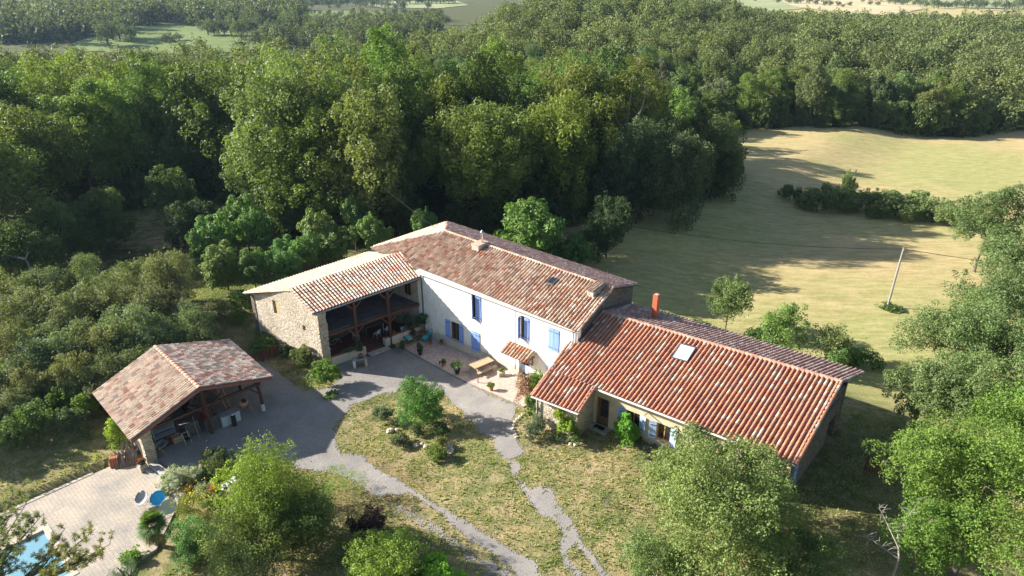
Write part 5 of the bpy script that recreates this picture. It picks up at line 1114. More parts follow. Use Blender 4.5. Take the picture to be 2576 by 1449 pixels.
# cream stone planter by the picnic table
q = GP(z2(865, 1015), PATZ); t = thing('stone_planter', 'square pale stone planter with yellow green plant beside the picnic table', 'planter', q, R(20)); m = MB()
m.box((0, 0, .17), (.5, .38, .34)); m.box((0, 0, .35), (.56, .44, .05)); m.build('trough', 'potcream', t, world=False); V, T = crown(13, 260, (.26, .2, .18), 7, .12, c=(0, 0, .48)); link('foliage', leafmesh('foliage', V, T), t, color=(.20, .28, .05, 1))
# picnic table
def world_z(px, py, z): return at(px, py, z)
pz = hz(*G(*z2(700, 950))[:2]) + PATZ; A = Vector(at(*z2(655, 925), pz + .74)); Bq = Vector(at(*z2(565, 915), pz + .74)); Cq = Vector(at(*z2(745, 838), pz + .74)); E_ = Vector(at(*z2(660, 930), pz + .74))
ctr = Vector(at(*z2(678, 885), pz + .74)); dirL = (Cq - Bq).normalized(); rzT = math.atan2(dirL.y, dirL.x)
t = thing('picnic_table', 'pale wooden picnic table with attached benches on the sunny patio', 'picnic table', (ctr.x, ctr.y, pz), rzT)
m = MB()
for k in range(6): m.box((0, -.36 + k * .144, .745), (1.95, .135, .04))
m.build('table_top', 'wood_table', t, world=False)
for s in (-1, 1):
    m = MB(); m.box((0, s * .68, .44), (1.95, .13, .04)); m.box((0, s * .82, .44), (1.95, .13, .04)); m.build('bench', 'wood_table', t, world=False)
for e in (-.7, .7):
    m = MB(); m.bar((e, -.25, .72), (e, -.62, 0), .05, .1); m.bar((e, .25, .72), (e, .62, 0), .05, .1); m.bar((e + .05, -.86, .39), (e + .05, .86, .39), .04, .1); m.bar((e + .05, -.38, .70), (e + .05, .38, .70), .04, .08); m.build('leg_frame', 'wood_table', t, world=False)
# sun loungers
def lounger(label, foot, head, mat):
    f, h = Vector(foot), Vector(head); rz_ = math.atan2(h.y - f.y, h.x - f.x); t = thing('sun_lounger', label, 'sun lounger', foot, rz_, 'reclining garden chairs on the patio')
    prof = [(0, .34), (.45, .44), (.62, .36), (1.0, .30), (1.5, .95)]
    m = MB()
    for i in range(4):
        a, b = prof[i], prof[i + 1]; m.hexa([(a[0], -.25, a[1]), (b[0], -.25, b[1]), (b[0], .25, b[1]), (a[0], .25, a[1]), (a[0], -.25, a[1] + .035), (b[0], -.25, b[1] + .035), (b[0], .25, b[1] + .035), (a[0], .25, a[1] + .035)])
    m.build('sling', mat, t, world=False)
    m = MB()
    for s in (-.28, .28): m.path([(p[0], s, p[1]) for p in prof], .016, 6); m.path([(.1, s, 0), (1.15, s, .55), (.7, s, .58)], .015, 6); m.path([(1.3, s, 0), (.55, s, .42)], .015, 6)
    for x_ in (.1, 1.3): m.tube((x_, -.28, .01), (x_, .28, .01), .015)
    m.build('frame', 'iron', t, world=False)
    m = MB(); m.box((1.36, 0, .83), (.2, .4, .05)); m.build('headrest', mat, t, world=False)
a = GP(zw(1680, 800), PATZ); b = GP(zw(1560, 690), PATZ); lounger('pale teal reclining garden chair, nearer the gallery wall', a, b, 'teal2')
a = GP(zw(1895, 790), PATZ); b = GP(zw(1990, 690), PATZ); lounger('deeper teal reclining garden chair against the white house wall', a, b, 'teal')
# bollard lights
def bollard(label, loc, capm):
    t = thing('bollard_light', label, 'garden light', loc, 0, 'low bollard lights on the patio edge'); m = MB(); m.lathe(loc, [(.05, 0), (.05, .3), (.04, .31)], 10); m.build('column', 'zinc' if capm != 'plastic_w' else 'iron', t)
    m = MB(); m.lathe(loc, [(.045, .31), (.045, .42), (.055, .42), (.05, .46), (.001, .47)], 10); m.build('lamp_head', capm, t)
bollard('short garden light with white head, left of the terracotta pots on the patio edge', GP(z2(285, 905), PATZ), 'plastic_w')
bollard('short grey garden light standing alone on the sunny end of the patio', GP(z2(645, 1082), PATZ), 'zinc')
# grill stand and parasol foot in front of the gallery
q = GP(zw(860, 1160)); x, y, z = q; t = thing('outdoor_sink', 'outdoor worktop on two white block legs in front of the gallery', 'table', q, TH + R(60)); 
for s in (-1, 1): m = MB(); m.box((s * .48, 0, .36), (.2, .5, .72)); m.build('leg', 'plastic_w' if s < 0 else 'potcream', t, world=False)
m = MB(); m.box((0, 0, .75), (1.2, .58, .06)); m.build('worktop', 'conc', t, world=False); m = MB(); m.box((.1, 0, .79), (.5, .36, .03)); m.build('basin', 'steel', t, world=False)
q = GP(zw(970, 1000)); t = thing('parasol_stand', 'bare parasol pole in a cross foot beside the gallery step', 'parasol stand', q); m = MB(); m.tube((0, 0, 0), (0, 0, 1.9), .02); m.build('pole', 'iron', t, world=False); m = MB(); m.bar((-.35, 0, .03), (.35, 0, .03), .06, .04); m.bar((0, -.35, .035), (0, .35, .035), .06, .05); m.build('foot', 'iron', t, world=False)
# under the gallery: table, chairs, bicycle
q = Lw(-4.0, -2.4, .14); t = thing('dining_table', 'long table laid in the shade under the gallery', 'table', q, TH + R(78)); m = MB(); m.box((0, 0, .73), (1.9, .9, .05)); m.build('table_top', 'wood_grey', t, world=False)
for i, (a, b) in enumerate(((-.85, -.38), (.85, -.38), (.85, .38), (-.85, .38))): m = MB(); m.box((a, b, .355), (.06, .06, .7)); m.build('leg', 'plastic_w' if i == 1 else 'wood_grey', t, world=False)
def chair(label, loc, rz_, mat='plastic_w', group=None):
    t = thing('garden_chair', label, 'chair', loc, rz_, group); m = MB(); m.box((0, 0, .43), (.44, .44, .04)); m.build('seat', mat, t, world=False)
    m = MB(); m.hexa([(-.22, .2, .46), (.22, .2, .46), (.22, .24, .46), (-.22, .24, .46), (-.2, .3, .88), (.2, .3, .88), (.2, .33, .88), (-.2, .33, .88)]); m.build('backrest', mat, t, world=False)
    for a in (-.2, .2):
        for b in (-.2, .2): m = MB(); m.tube((a, b, .41), (a * 1.15, b * 1.15, 0), .018, .014, 6); m.build('leg', mat, t, world=False)
    return t
chair('white garden chair at the near side of the shaded dining table', Lw(-2.75, -3.0, .14), TH + R(-80)); chair('white garden chair beside the first, closer to the house wall', Lw(-2.65, -1.9, .14), TH + R(-100))
chair('white garden chair at the far left end of the shaded dining table', Lw(-3.9, -4.4, .14), TH + R(170)); chair('white chair left upstairs on the gallery floor', Lw(-5.2, -3.6, 3.12), TH + R(20))
t = thing('bicycle', 'bicycle leaning in the shade under the left bay of the gallery', 'bicycle', Lw(-4.2, -6.4, .14), TH + R(60)); 
def ring(m, c, r, rr, ax, n=18):
    P_ = [(c[0] + r * math.cos(6.2832 * k / n), c[1], c[2] + r * math.sin(6.2832 * k / n)) for k in range(n + 1)]; m.path(P_, rr, 5)
for x_ in (-.52, .52): m = MB(); ring(m, (x_, 0, .34), .33, .02, 0); m.tube((x_, -.04, .34), (x_, .04, .34), .03); m.build('wheel', 'iron', t, world=False)
m = MB(); m.path([(-.52, 0, .34), (-.1, 0, .3), (.35, 0, .72), (-.2, 0, .74), (-.1, 0, .3)], .018); m.path([(.52, 0, .34), (.36, 0, .85)], .018); m.path([(-.52, 0, .34), (-.2, 0, .74)], .014); m.build('frame', 'enamel', t, world=False)
m = MB(); m.tube((.36, -.25, .92), (.36, .25, .92), .014); m.build('handlebar', 'steel', t, world=False); m = MB(); m.box((-.23, 0, .82), (.24, .12, .05)); m.build('saddle', 'iron', t, world=False)
# plants in the troughs
def foliage_strip(name, label, a, b, n, r, c, cat='plant', flowers=None, size=.13, seed=1):
    a, b = Vector(a), Vector(b); mid = (a + b) / 2; L_ = (b - a).length; t = thing(name, label, cat, mid, math.atan2((b - a).y, (b - a).x)); V, T = crown(seed, n, (L_ / 2, r, r), 14, size, c=(0, 0, r * .8), lobe_r=.3); link('foliage', leafmesh('foliage', V, T), t, color=c)
    if flowers: rs_ = np.random.RandomState(seed); k = flowers[1]; P_ = np.stack([rs_.uniform(-L_ / 2, L_ / 2, k), rs_.normal(0, r * .4, k), rs_.uniform(r * .8, r * 1.8, k)], -1); V, T = leaves(rs_, P_, np.tile([0, 0, 1.], (k, 1)), flowers[2], np.ones((k, 4)) * .5, .9); link('flowers', mesh_np('flowers', V, np.arange(len(V)).reshape(-1, 4), 'petal', T), t, color=flowers[0])
    return t
foliage_strip('trough_plants', 'row of trailing plants in the trough of the left gallery parapet', Lw(-1.9, -8.0, .8), Lw(-1.4, -5.8, .8), 700, .28, (.09, .13, .05, 1), seed=31)
foliage_strip('trough_palm', 'spiky dark plants behind the right gallery parapet, in the corner', Lw(-1.3, -1.0, .5), Lw(-1.0, -.2, .5), 500, .75, (.06, .09, .04, 1), size=.3, seed=32)
foliage_strip('gallery_shrub', 'green shrub beside the gravel, in front of the pale teal lounger', GP(zw(1500, 900)), GP(zw(1600, 900)), 1500, .48, (.08, .12, .045, 1), seed=33)
foliage_strip('gallery_groundcover', 'low plants at the foot of the right parapet, next to the step', GP(zw(1340, 860)), GP(zw(1440, 880)), 600, .22, (.06, .09, .04, 1), seed=34)
# ---- front of the gallery: bushes and the picket fence
B = bush_at
B(1258 * .644, 1465 * .644, .9, 1.3, (.12, .20, .035, 1), 'garden_bush', 'bright green bush in front of the stone corner pier of the gallery', n=7500, size=.12)
B(1180 * .644, 1400 * .644, .8, 1.15, (.12, .15, .05, 1), 'garden_bush', 'olive green bush against the stone gable of the gallery wing', n=5500, size=.12)
B(1115 * .644, 1375 * .644, .5, .7, (.05, .08, .04, 1), 'garden_bush', 'small dark green bush beside the picket fence', n=2500, size=.12)
B(1040 * .644, 1335 * .644, .5, 1.3, (.09, .16, .04, 1), 'garden_bush', 'rough green weeds along the stone gable above the picket fence', n=4500, size=.13, rz=.6)
B(935 * .644, 1240 * .644, .4, .9, (.11, .20, .04, 1), 'garden_bush', 'row of small bright plants at the rear corner of the stone gable', n=2500, size=.12, rz=.45)
B(935 * .644, 1180 * .644, .8, 1.3, (.10, .17, .04, 1), 'garden_bush', 'light green bush behind the rear corner of the stone gable', n=3500, size=.15)
B(1300 * .644, 1540 * .644, .2, .6, (.12, .19, .05, 1), 'garden_bush', 'low edge of foliage spilling on the gravel below the bright green bush', n=1500, size=.11, rz=.3)
def fence(label, P_, h, mat, sp=.16, post=1.9):
    a, b = Vector(P_[0]), Vector(P_[-1]); t = thing('picket_fence', label, 'fence', P_[0]); 
    segs = list(zip(P_[:-1], P_[1:]))
    m = MB()
    for p, q in segs:
        p, q = Vector(p), Vector(q)
        for z_ in (.25, h * .75): m.bar(p + Vector((0, 0, z_)), q + Vector((0, 0, z_)), .03, .07)
    m.build('rail', mat, t)
    for p, q in segs:
        p, q = Vector(p), Vector(q); n_ = max(2, round((q - p).length / sp)); m = MB()
        for k in range(n_):
            c = p.lerp(q, (k + .5) / n_) + Vector((.0, -.02, 0)); hh = h * random.uniform(.94, 1.04); m.bar(c, c + Vector((random.uniform(-.02, .02), 0, hh)), .075, .02, up=(q - p).normalized().cross(Vector((0, 0, 1))))
        m.build('pickets', mat, t)
        m = MB(); m.bar(p + Vector((0, 0, -.1)), p + Vector((0, 0, h + .08)), .09, .09, up=(1, 0, 0)); m.build('post', mat, t)
    return t
fz = lambda x, y: GP(zPT(900, 820, 2.131)(x, y))
fence('reddish brown picket fence running from the stone gable down to the open shed', [fz(530, 1145), fz(440, 1185), fz(375, 1220), fz(270, 1260), fz(160, 1290)], 1.0, 'wood_red')
fence('dark red picket fence in the shade beyond the barn end', [GP((3378 * .644, 1835 * .644)), GP((3440 * .644, 1860 * .644)), GP((3500 * .644, 1885 * .644))], 1.1, 'wood_red')
# ---- island bed on the lawn
T_ = bush_at(1062, 1015, 1.75, 1.85, (.085, .19, .04, 1), 'cherry_laurel', 'rounded bright green ornamental tree on the lawn island', 'tree', 16000, .125, 1.75, seed=71, trunk=True, lobes=20, asp=.45, up=.7, low=-.8)
B(965, 1040, .75, .85, (.11, .14, .085, 1), 'rosemary_bush', 'grey green bush at the left foot of the lawn island tree', n=4500, size=.09)
B(1045, 1082, .35, .6, (.16, .18, .09, 1), 'santolina_bush', 'low pale green cushion below the lawn island tree', n=1800, size=.09, rz=.35)
B(1005, 1108, .4, .75, (.10, .12, .06, 1), 'heather_bush', 'dark grey green cushion at the rockery left front', n=2500, size=.09, rz=.45)
B(1095, 1140, .45, .8, (.15, .20, .045, 1), 'juniper_bush', 'yellow green bush at the front of the rockery', n=3800, size=.09, rz=.55)
B(1112, 1112, .4, .6, (.17, .18, .06, 1), 'broom_bush', 'small yellowish bush at the right of the rockery', n=1600, size=.09, rz=.5)
B(1110, 1078, .5, .6, (.07, .13, .04, 1), 'box_bush', 'dark green bush right behind the rockery, under the tree', n=2500, size=.1, rz=.45)
def rocks(spots, group, lab):
    for i, (p, r) in enumerate(spots):
        x, y, z = GP(p); m = MB(); m.rock((x, y, z + r * .2), r, i * 7 + int(p[0]), .7); o = m.build('rock', 'rock'); tag(o, lab, 'rock', group)
rocks([(z6(*q), r) for q, r in (((405, 430), .3), ((455, 420), .2), ((590, 530), .26), ((630, 520), .2), ((660, 535), .22), ((820, 540), .36), ((830, 570), .3), ((795, 575), .2), ((510, 375), .2))], 'rockery stones on the lawn island', 'rough limestone rock of the little rockery on the lawn island')
rocks([(z6(*q), r) for q, r in (((1560, 462), .28), ((1590, 480), .22), ((1625, 490), .18), ((1655, 498), .16), ((1690, 478), .24), ((1680, 520), .16), ((1715, 525), .17), ((1385, 462), .18), ((2200, 545), .2), ((2235, 550), .22), ((2280, 560), .2), ((2320, 590), .25), ((2350, 600), .22))], 'stones edging the bed in front of the barn', 'pale rough stone edging the flower bed in front of the barn house')
rocks([(z6(*q), .15) for q in ((1345, 310), (1325, 325), (1305, 342), (1290, 362), (1280, 385), (1277, 408), (1283, 430), (1290, 450), (1300, 468))], 'ring of edging stones by the yard entrance', 'small tan stone in the curved edging where the gravel meets the bed')
# ---- plants round the lean-to
B(1325 * 1.0, 985, 1.3, .75, (.26, .15, .09, 1), 'dried_shrub', 'tall reddish brown dried shrub at the end of the patio', n=3800, size=.09, rz=1.5, ragged=.4)
B(1352, 972, 1.5, .85, (.16, .26, .035, 1), 'climbing_shrub', 'bright yellow green climber beside the lean-to roof corner', n=5000, size=.11, rz=1.3)
B(1338, 1030, .9, .8, (.10, .16, .04, 1), 'garden_bush', 'mixed green bush at the corner of the lean-to', n=3500, size=.11, rz=.9)
B(1345, 1078, .6, 1.0, (.12, .15, .09, 1), 'lavender_bush', 'grey green bush in the stone edged bed below the lean-to', n=4500, size=.09, rz=.7)
B(1408, 1045, 1.5, .7, (.22, .29, .045, 1), 'climbing_vine', 'yellow green vine climbing the stone wall of the lean-to', n=3000, size=.12, rz=.8)
B(1436, 1070, 1.0, .8, (.22, .30, .05, 1), 'climbing_vine', 'large yellow green vine hanging over the corner of the lean-to', n=4500, size=.12, rz=.9)
B(1452, 1100, .5, .6, (.10, .15, .04, 1), 'garden_bush', 'small green plant under the large yellow green vine', n=1800, size=.1, rz=.5)
B(1400, 1098, .3, .4, (.12, .15, .05, 1), 'garden_bush', 'tiny green plant among the white edging stones', n=700, size=.09, rz=.3)
B(1580, 1090, 1.15, .95, (.13, .28, .035, 1), 'standard_tree', 'small ball shaped bright green tree in front of the barn windows', 'tree', n=9000, size=.11, rz=1.05, trunk=True, seed=72, hc=1)
B(1610, 1118, .3, .5, (.13, .14, .08, 1), 'garden_bush', 'low grey plants at the foot of the barn wall below the window', n=900, size=.09, rz=.25)
B(1640, 1130, .25, .5, (.16, .15, .10, 1), 'garden_bush', 'faded low plants among the stones under the barn window', n=900, size=.08, rz=.22)
q = GP((1612, 1105)); t = thing('barrel_tub', 'round wooden tub half hidden behind the ball shaped tree', 'planter', q); m = MB(); m.lathe(q, [(.26, 0), (.32, .45), (.27, .45), (.25, .38), (.01, .38)], 14); m.build('tub', 'wood_brown', t)
# stake with wire guard, ball
q = GP(z6(1918, 962)); t = thing('tree_stake', 'thin stake with a wire guard alone on the lawn', 'stake', q); m = MB(); m.tube(q, (q[0], q[1], q[2] + 1.15), .03, .025, 6); m.build('stake', 'wood_grey', t)
m = MB(); c = (q[0] + .28, q[1] + .05, q[2])
for k in range(9): a = k * .7; m.tube((c[0] + .13 * math.cos(a), c[1] + .13 * math.sin(a), c[2]), (c[0] + .13 * math.cos(a), c[1] + .13 * math.sin(a), c[2] + .85), .005, .005, 4)
for z_ in (.1, .3, .5, .7, .84):
    m.path([(c[0] + .13 * math.cos(a * .7), c[1] + .13 * math.sin(a * .7), c[2] + z_) for a in range(10)], .005, 4)
m.build('wire_guard', 'zinc', t)
q = GP(zr(296, 482)); m = MB(); m.lathe(q, [(.001, 0), (.08, .03), (.115, .115), (.08, .2), (.001, .23)], 12); tag(m.build('ball', 'stain', smooth=True), 'small pale green ball lying on the lawn at the lower right', 'ball')
# ---- utility pole and wires
q = G(2232, 772); top = Vector((q[0] + .15, q[1], q[2] + 7.2))
ptop = None
for h_ in (6.2, 6.6, 7, 7.4, 7.8, 8.2):
    if proj(q[0], q[1], q[2] + h_)[1] > 615: hh = h_
t = thing('utility_pole', 'weathered pole leaning slightly in the sunlit meadow', 'utility pole', (q[0], q[1], q[2])); m = MB(); m.tube((q[0], q[1], q[2] - .3), (q[0] + .12, q[1], q[2] + hh), .12, .085, 10); m.build('pole', 'polew', t); m = MB(); m.tube((q[0] + .12, q[1] - .12, q[2] + hh - .3), (q[0] + .12, q[1] - .12, q[2] + hh - .1), .05); m.build('insulator', 'zinc', t)
def wire(label, a, b, sag, group='overhead wires'):
    a, b = Vector(a), Vector(b); P_ = [a.lerp(b, k / 24) - Vector((0, 0, sag * 4 * (k / 24) * (1 - k / 24))) for k in range(25)]; m = MB(); m.path(P_, .028, 4); tag(m.build('overhead_wire', 'iron'), label, 'cable', group)
pt_ = (q[0] + .12, q[1], q[2] + hh - .15)
wire('overhead wire from the pole across the meadow towards the right', pt_, (q[0] + 30, q[1] - 9, q[2] + hh - .5), .5)
wire('overhead wire from the pole to the fig tree behind the house', pt_, (8.5, 72, 5.0), .9)
wire('overhead wire dropping to the hipped end of the house roof', Lw(-5.6, 7.5, 7.0), (-24, 84, 13), .6)
B(2232, 770, .25, 1.2, (.10, .16, .045, 1), 'weed_patch', 'patch of green weeds round the foot of the utility pole', 'plant', n=900, size=.2, rz=.35)
# ---- dead trees and bare branches
def bare(name, label, loc, pts, rads, seed, twigs=10, L_=1.2, cat='dead tree'):
    rnd = random.Random(seed); t = thing(name, label, cat, loc); m = MB(); o = Vector(loc)
    for P_, r_ in zip(pts, rads):
        Q_ = [o + Vector(p) for p in P_]; m.path(Q_, [r_ * (1 - .8 * i / (len(Q_) - 1)) for i in range(len(Q_))], 6)
        for k in range(twigs):
            f = rnd.uniform(.25, 1) * (len(Q_) - 1); i = min(int(f), len(Q_) - 2); p = Q_[i].lerp(Q_[i + 1], f - i); d = Vector((rnd.uniform(-1, 1), rnd.uniform(-1, 1), rnd.uniform(-.1, 1))).normalized() * L_ * rnd.uniform(.3, 1)
            m.path([p, p + d * .5 + Vector((0, 0, .05)), p + d], [.03 * r_ / .12 * .6, .015, .006], 4)
    m.build('branches', 'bark_dead', t); return t
q = GP((110, 735)); bare('dead_tree', 'broken bleached dead trunk sticking out of the scrub at the left', q, [[(0, 0, 0), (-.5, 0, 2.2), (-.9, .2, 3.6)], [(-.9, .2, 3.6), (-2.4, .2, 4.0), (-3.8, .2, 3.0)], [(-.9, .2, 3.6), (-.5, .2, 4.2)]], [.24, .14, .1], 3, 4, .7)
q = GP((1545, 620)); bare('dead_tree', 'pale leafless tree standing up from the edge of the wood', (15.5, 92, hz(15.5, 92)), [[(0, 0, 0), (.2, 0, 7), (-.1, 0, 12), (.3, 0, 17.5)], [(.1, 0, 9), (-1.6, 0, 12), (-2.4, 0, 14.5)], [(0, 0, 10.5), (1.6, 0, 13), (2.2, 0, 16)]], [.3, .16, .16], 4, 22, 2.2)
x, y, z = at(2250, 1440, 3.2); bare('dead_branch', 'long bare grey branches reaching up at the lower right corner', (x, y, hz(x, y)), [[(0, 0, 0), (0, 0, 3.2), (.25, .9, 3.9), (1.0, 1.6, 4.3), (1.9, 2.3, 4.9)], [(.1, .3, 3.5), (-.1, 1.3, 4.1), (-.3, 2.0, 4.6)], [(.4, 1.1, 4.0), (1.5, 1.2, 4.2), (2.2, 1.2, 4.3)], [(0, 0, 3.2), (-.7, .5, 3.5), (-1.3, .9, 3.8)]], [.06, .035, .035, .035], 5, 16, .6)
# ---- roof tile stack, flower bowl by the steps
def tz(px, py, z=-.28): p = at(px, py, z); return (p[0], p[1], z)
base = Vector(tz(*z4(480, 1060))); t = thing('tile_stack', 'heap of spare curved roof tiles stacked against the shed pier', 'roof tiles', base); m = MB(); rnd = random.Random(4)
dF = Vector(tz(*z4(590, 1000))) - Vector(tz(*z4(290, 1070))); dF.z = 0; Lf = dF.length; dF.normalize(); dN = Vector((-dF.y, dF.x, 0))
o0 = Vector(tz(*z4(350, 1075)))
for k in range(17):
    lay = k % 2; s = (k // 2) * .24 + lay * .1; p0 = o0 + dF * (s * Lf / 2.3) + dN * (lay * .35); p0.z = -.28 + lay * .25
    tl_ = Vector((rnd.uniform(-.12, .12), 0, 0)) + dN * (.62 + .2 * rnd.random()) + Vector((0, 0, .42 + rnd.uniform(-.05, .12))); d = tl_.normalized(); sd = dF; nn = sd.cross(d).normalized(); c = rnd.choice([(.5, .4, .3), (.44, .36, .28), (.55, .42, .33), (.4, .3, .24)]); vs = []
    for f, rr in ((0, .12), (1, .095)):
        for j in range(7): an = math.pi * j / 6; vs.append(p0 + tl_ * f * 1.1 + sd * (-math.cos(an) * rr) + nn * (-math.sin(an) * rr))
    m.add(vs, [(j, j + 1, 8 + j, 7 + j) for j in range(6)] + [(7 + j, 8 + j, j + 1, j) for j in range(0)], c)
for lay in range(3):
    for k in range(5):
        p0 = o0 + dF * (.35 + k * .3) + dN * (.75 + lay * .25); p0.z = -.28 + lay * .3; p1 = p0 + dN * .5 + Vector((0, 0, .25)); c = (.5, .40, .31); vs = []
        for P_, rr in ((p0, .11), (p1, .09)):
            for j in range(7): an = math.pi * j / 6; vs.append(P_ + dF * (-math.cos(an) * rr) + Vector((0, 0, math.sin(an) * rr + .05)))
        m.add(vs, [(j, j + 1, 8 + j, 7 + j) for j in range(6)], c)
m.build('curved_tiles', 'tile', t)
m = MB()
for k in range(4): p0 = Vector(tz(*z4(265, 1065))) + dF * (k * .13); m.hexa([p0 + v for v in (Vector((0, 0, 0)), dF * .1, dF * .1 + dN * .32, dN * .32)] + [p0 + dN * .22 + Vector((0, 0, .6)) + v for v in (Vector((0, 0, 0)), dF * .1, dF * .1 + dN * .32, dN * .32)])
m.build('red_tiles', 'terra', t)
x, y, z = tz(*z4(680, 1085)); m = MB(); m.box((x, y, .0), (.42, .42, .56), TH); tag(m.build('stone_plinth', 'quoin'), 'low square stone plinth at the corner of the shed pier', 'plinth')
pot('flower_bowl', 'wide dark bowl of red geraniums on the stone plinth', (x, y, .28), .3, .22, 'glaze', (.22, .12, (.1, .16, .05, 1)), seed=15, n=160, sz=.1, flowers=(.2, .2, (.7, .03, .03, 1), 34))
# ---- bucket chairs on the terrace
def bucket(label, c, tilt_az, mat):
    t = thing('bucket_chair', label, 'chair', c, tilt_az, 'round folding bucket chairs on the pool terrace'); m = MB(); n = 20; rings = [(.02, 0), (.22, .03), (.36, .12), (.46, .26), (.47, .28), (.36, .15), (.22, .06), (.02, .03)]
    Mt = Matrix.Translation((0, 0, .42)) @ Matrix.Rotation(R(38), 4, 'Y'); vs = []; fs = []
    for i, (r, z_) in enumerate(rings):
        for k in range(n): a = 6.2832 * k / n; w_ = 1 + (.05 * math.sin(a * 8) if 1 < i < 6 else 0); vs.append(Mt @ Vector((r * w_ * math.cos(a), r * w_ * math.sin(a), z_)))
    for i in range(len(rings) - 1):
        for k in range(n): fs.append((i * n + k, i * n + (k + 1) % n, (i + 1) * n + (k + 1) % n, (i + 1) * n + k))
    m.add(vs, fs); m.build('seat', mat, t, smooth=True, world=False)
    m = MB()
    for s in (-1, 1): m.path([(-.25, .3 * s, 0), (.2, .28 * s, .45)], .012, 5); m.path([(.3, .3 * s, 0), (-.2, .28 * s, .5)], .012, 5)
    m.path([(-.25, -.3, .01), (-.25, .3, .01)], .012, 5); m.path([(.3, -.3, .01), (.3, .3, .01)], .012, 5); m.build('frame', 'steel', t, world=False)
bucket('round grey padded bucket chair on the pool terrace', tz(*zt(2060, 430)), R(-115), 'greyfab'); bucket('round sky blue padded bucket chair, the middle of the three', tz(*zt(2275, 430)), R(-80), 'skyblue'); bucket('cream bucket chair partly behind the fan palm', tz(*zt(2400, 560)), R(-50), 'creamfab')
# ---- palm
x, y, z = tz(*zt(2130, 960)); x, y, z = at(*zt(2150, 700), 1.3); t = thing('fan_palm', 'shaggy fan palm growing at the edge of the pool terrace', 'palm', (x, y, -.35)); rs_ = np.random.RandomState(8)
m = MB(); m.path([(0, 0, -.2), (.03, 0, .7), (0, 0, 1.5)], [.17, .16, .12], 8); m.build('trunk', 'bark', t, world=False)
def palm(name, n, hi, lo, r, c, stem):
    Vs, Ts = [], []
    for k in range(n):
        az = rs_.uniform(0, 6.2832); el = R(rs_.uniform(lo, hi)); d = np.array([math.cos(az) * math.cos(el), math.sin(az) * math.cos(el), math.sin(el)]); o_ = np.array([0, 0, stem]) + d * r * rs_.uniform(.12, .5)
        sidev = np.array([-math.sin(az), math.cos(az), 0]); upv = np.cross(d, sidev)
        for j in range(18):
            a = R(-75 + 150 * j / 17); dd = d * math.cos(a) + sidev * math.sin(a) + upv * rs_.uniform(-.1, .1); L_ = r * .55 * rs_.uniform(.85, 1.1); w_ = np.cross(dd, upv); w_ = w_ / (np.linalg.norm(w_) + 1e-6) * .028
            tip = o_ + dd * L_ + np.array([0, 0, -.12 * L_]); mid = o_ + dd * L_ * .5
            Vs += [o_, mid + w_, tip, mid - w_]; Ts += [[rs_.uniform(.2, .8), rs_.uniform(.2, .8), 1, 1]] * 4
    link(name, leafmesh(name, np.array(Vs), np.array(Ts)), t, color=c)
palm('crown', 46, 85, -20, 1.15, (.10, .16, .055, 1), 1.55); palm('dead_fronds', 26, -10, -70, 1.05, (.22, .21, .10, 1), 1.35)
# ---- planting of the lower left
def S_(q, zc, r, c, name, label, n=4000, size=.11, **k): return B(*zg(*q), zc, r, c, name, label, n=n, size=size, **k)
B(*zg(1330, 500), 3.4, 2.3, (.17, .23, .04, 1), 'bay_tree', 'large yellow green conical tree between the terrace and the drive', 'tree', n=24000, size=.105, rz=3.0, trunk=True, seed=81, lobes=36, ragged=.25)
B(*zg(1280, 900), 2.4, 2.9, (.14, .19, .04, 1), 'bay_tree', 'broad lower skirt of green foliage in front of the conical tree', 'tree', n=24000, size=.105, rz=2.3, trunk=True, seed=82, lobes=36)
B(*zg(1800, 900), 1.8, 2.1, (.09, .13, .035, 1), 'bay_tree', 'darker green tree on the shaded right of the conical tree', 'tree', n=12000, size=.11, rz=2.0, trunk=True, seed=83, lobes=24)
B(*zg(1000, 1150), 2.4, 1.7, (.06, .085, .035, 1), 'spruce_tree', 'dark spruce at the bottom of the picture, left of centre', 'tree', n=9000, size=.14, rz=2.4, trunk=True, seed=84, asp=.2, rnd=.6, lobes=22)
B(*zg(1250, 1380), 2.0, 2.4, (.05, .075, .03, 1), 'spruce_tree', 'spreading dark spruce boughs at the very bottom edge', 'tree', n=11000, size=.14, rz=2.0, trunk=True, seed=85, asp=.2, rnd=.6, lobes=24)
S_((900, 400), 1.3, 1.25, (.24, .32, .045, 1), 'rose_arch', 'yellow green climbing shrub with white flowers beside the conical tree', 7500, .11, rz=1.5)
S_((330, 290), .7, 1.1, (.34, .36, .30, 1), 'silver_bush', 'silvery grey wormwood bush at the top of the terrace steps', 6500, .07, rz=.7)
S_((220, 400), .5, .95, (.17, .23, .10, 1), 'garden_bush', 'soft grey green bush beside the terrace, below the silver bush', 4500, .08, rz=.6)
S_((660, 160), .75, 1.05, (.12, .15, .05, 1), 'rose_bush', 'dark leaved rose bush with small pink blooms at the edge of the drive', 5500, .09, rz=.85)
S_((970, 130), .5, .75, (.13, .17, .10, 1), 'flowering_sage', 'wispy sage with pale violet spikes beside the rose bush', 1500, .08, rz=.8, ragged=.6)
S_((430, 430), .4, .6, (.26, .19, .06, 1), 'golden_bush', 'rusty golden low shrub in the middle of the flower bed', 2200, .08, rz=.45)
S_((600, 340), .4, .8, (.10, .16, .06, 1), 'garden_bush', 'mid green leafy perennials behind the golden shrub', 2200, .09, rz=.45)
S_((570, 470), .35, .6, (.30, .32, .25, 1), 'silver_bush', 'small silvery tuft next to the rust coloured grass', 1600, .07, rz=.4)
S_((680, 480), .4, .35, (.42, .17, .07, 1), 'rusty_grass', 'narrow rust coloured tuft in the flower bed', 800, .08, rz=.5)
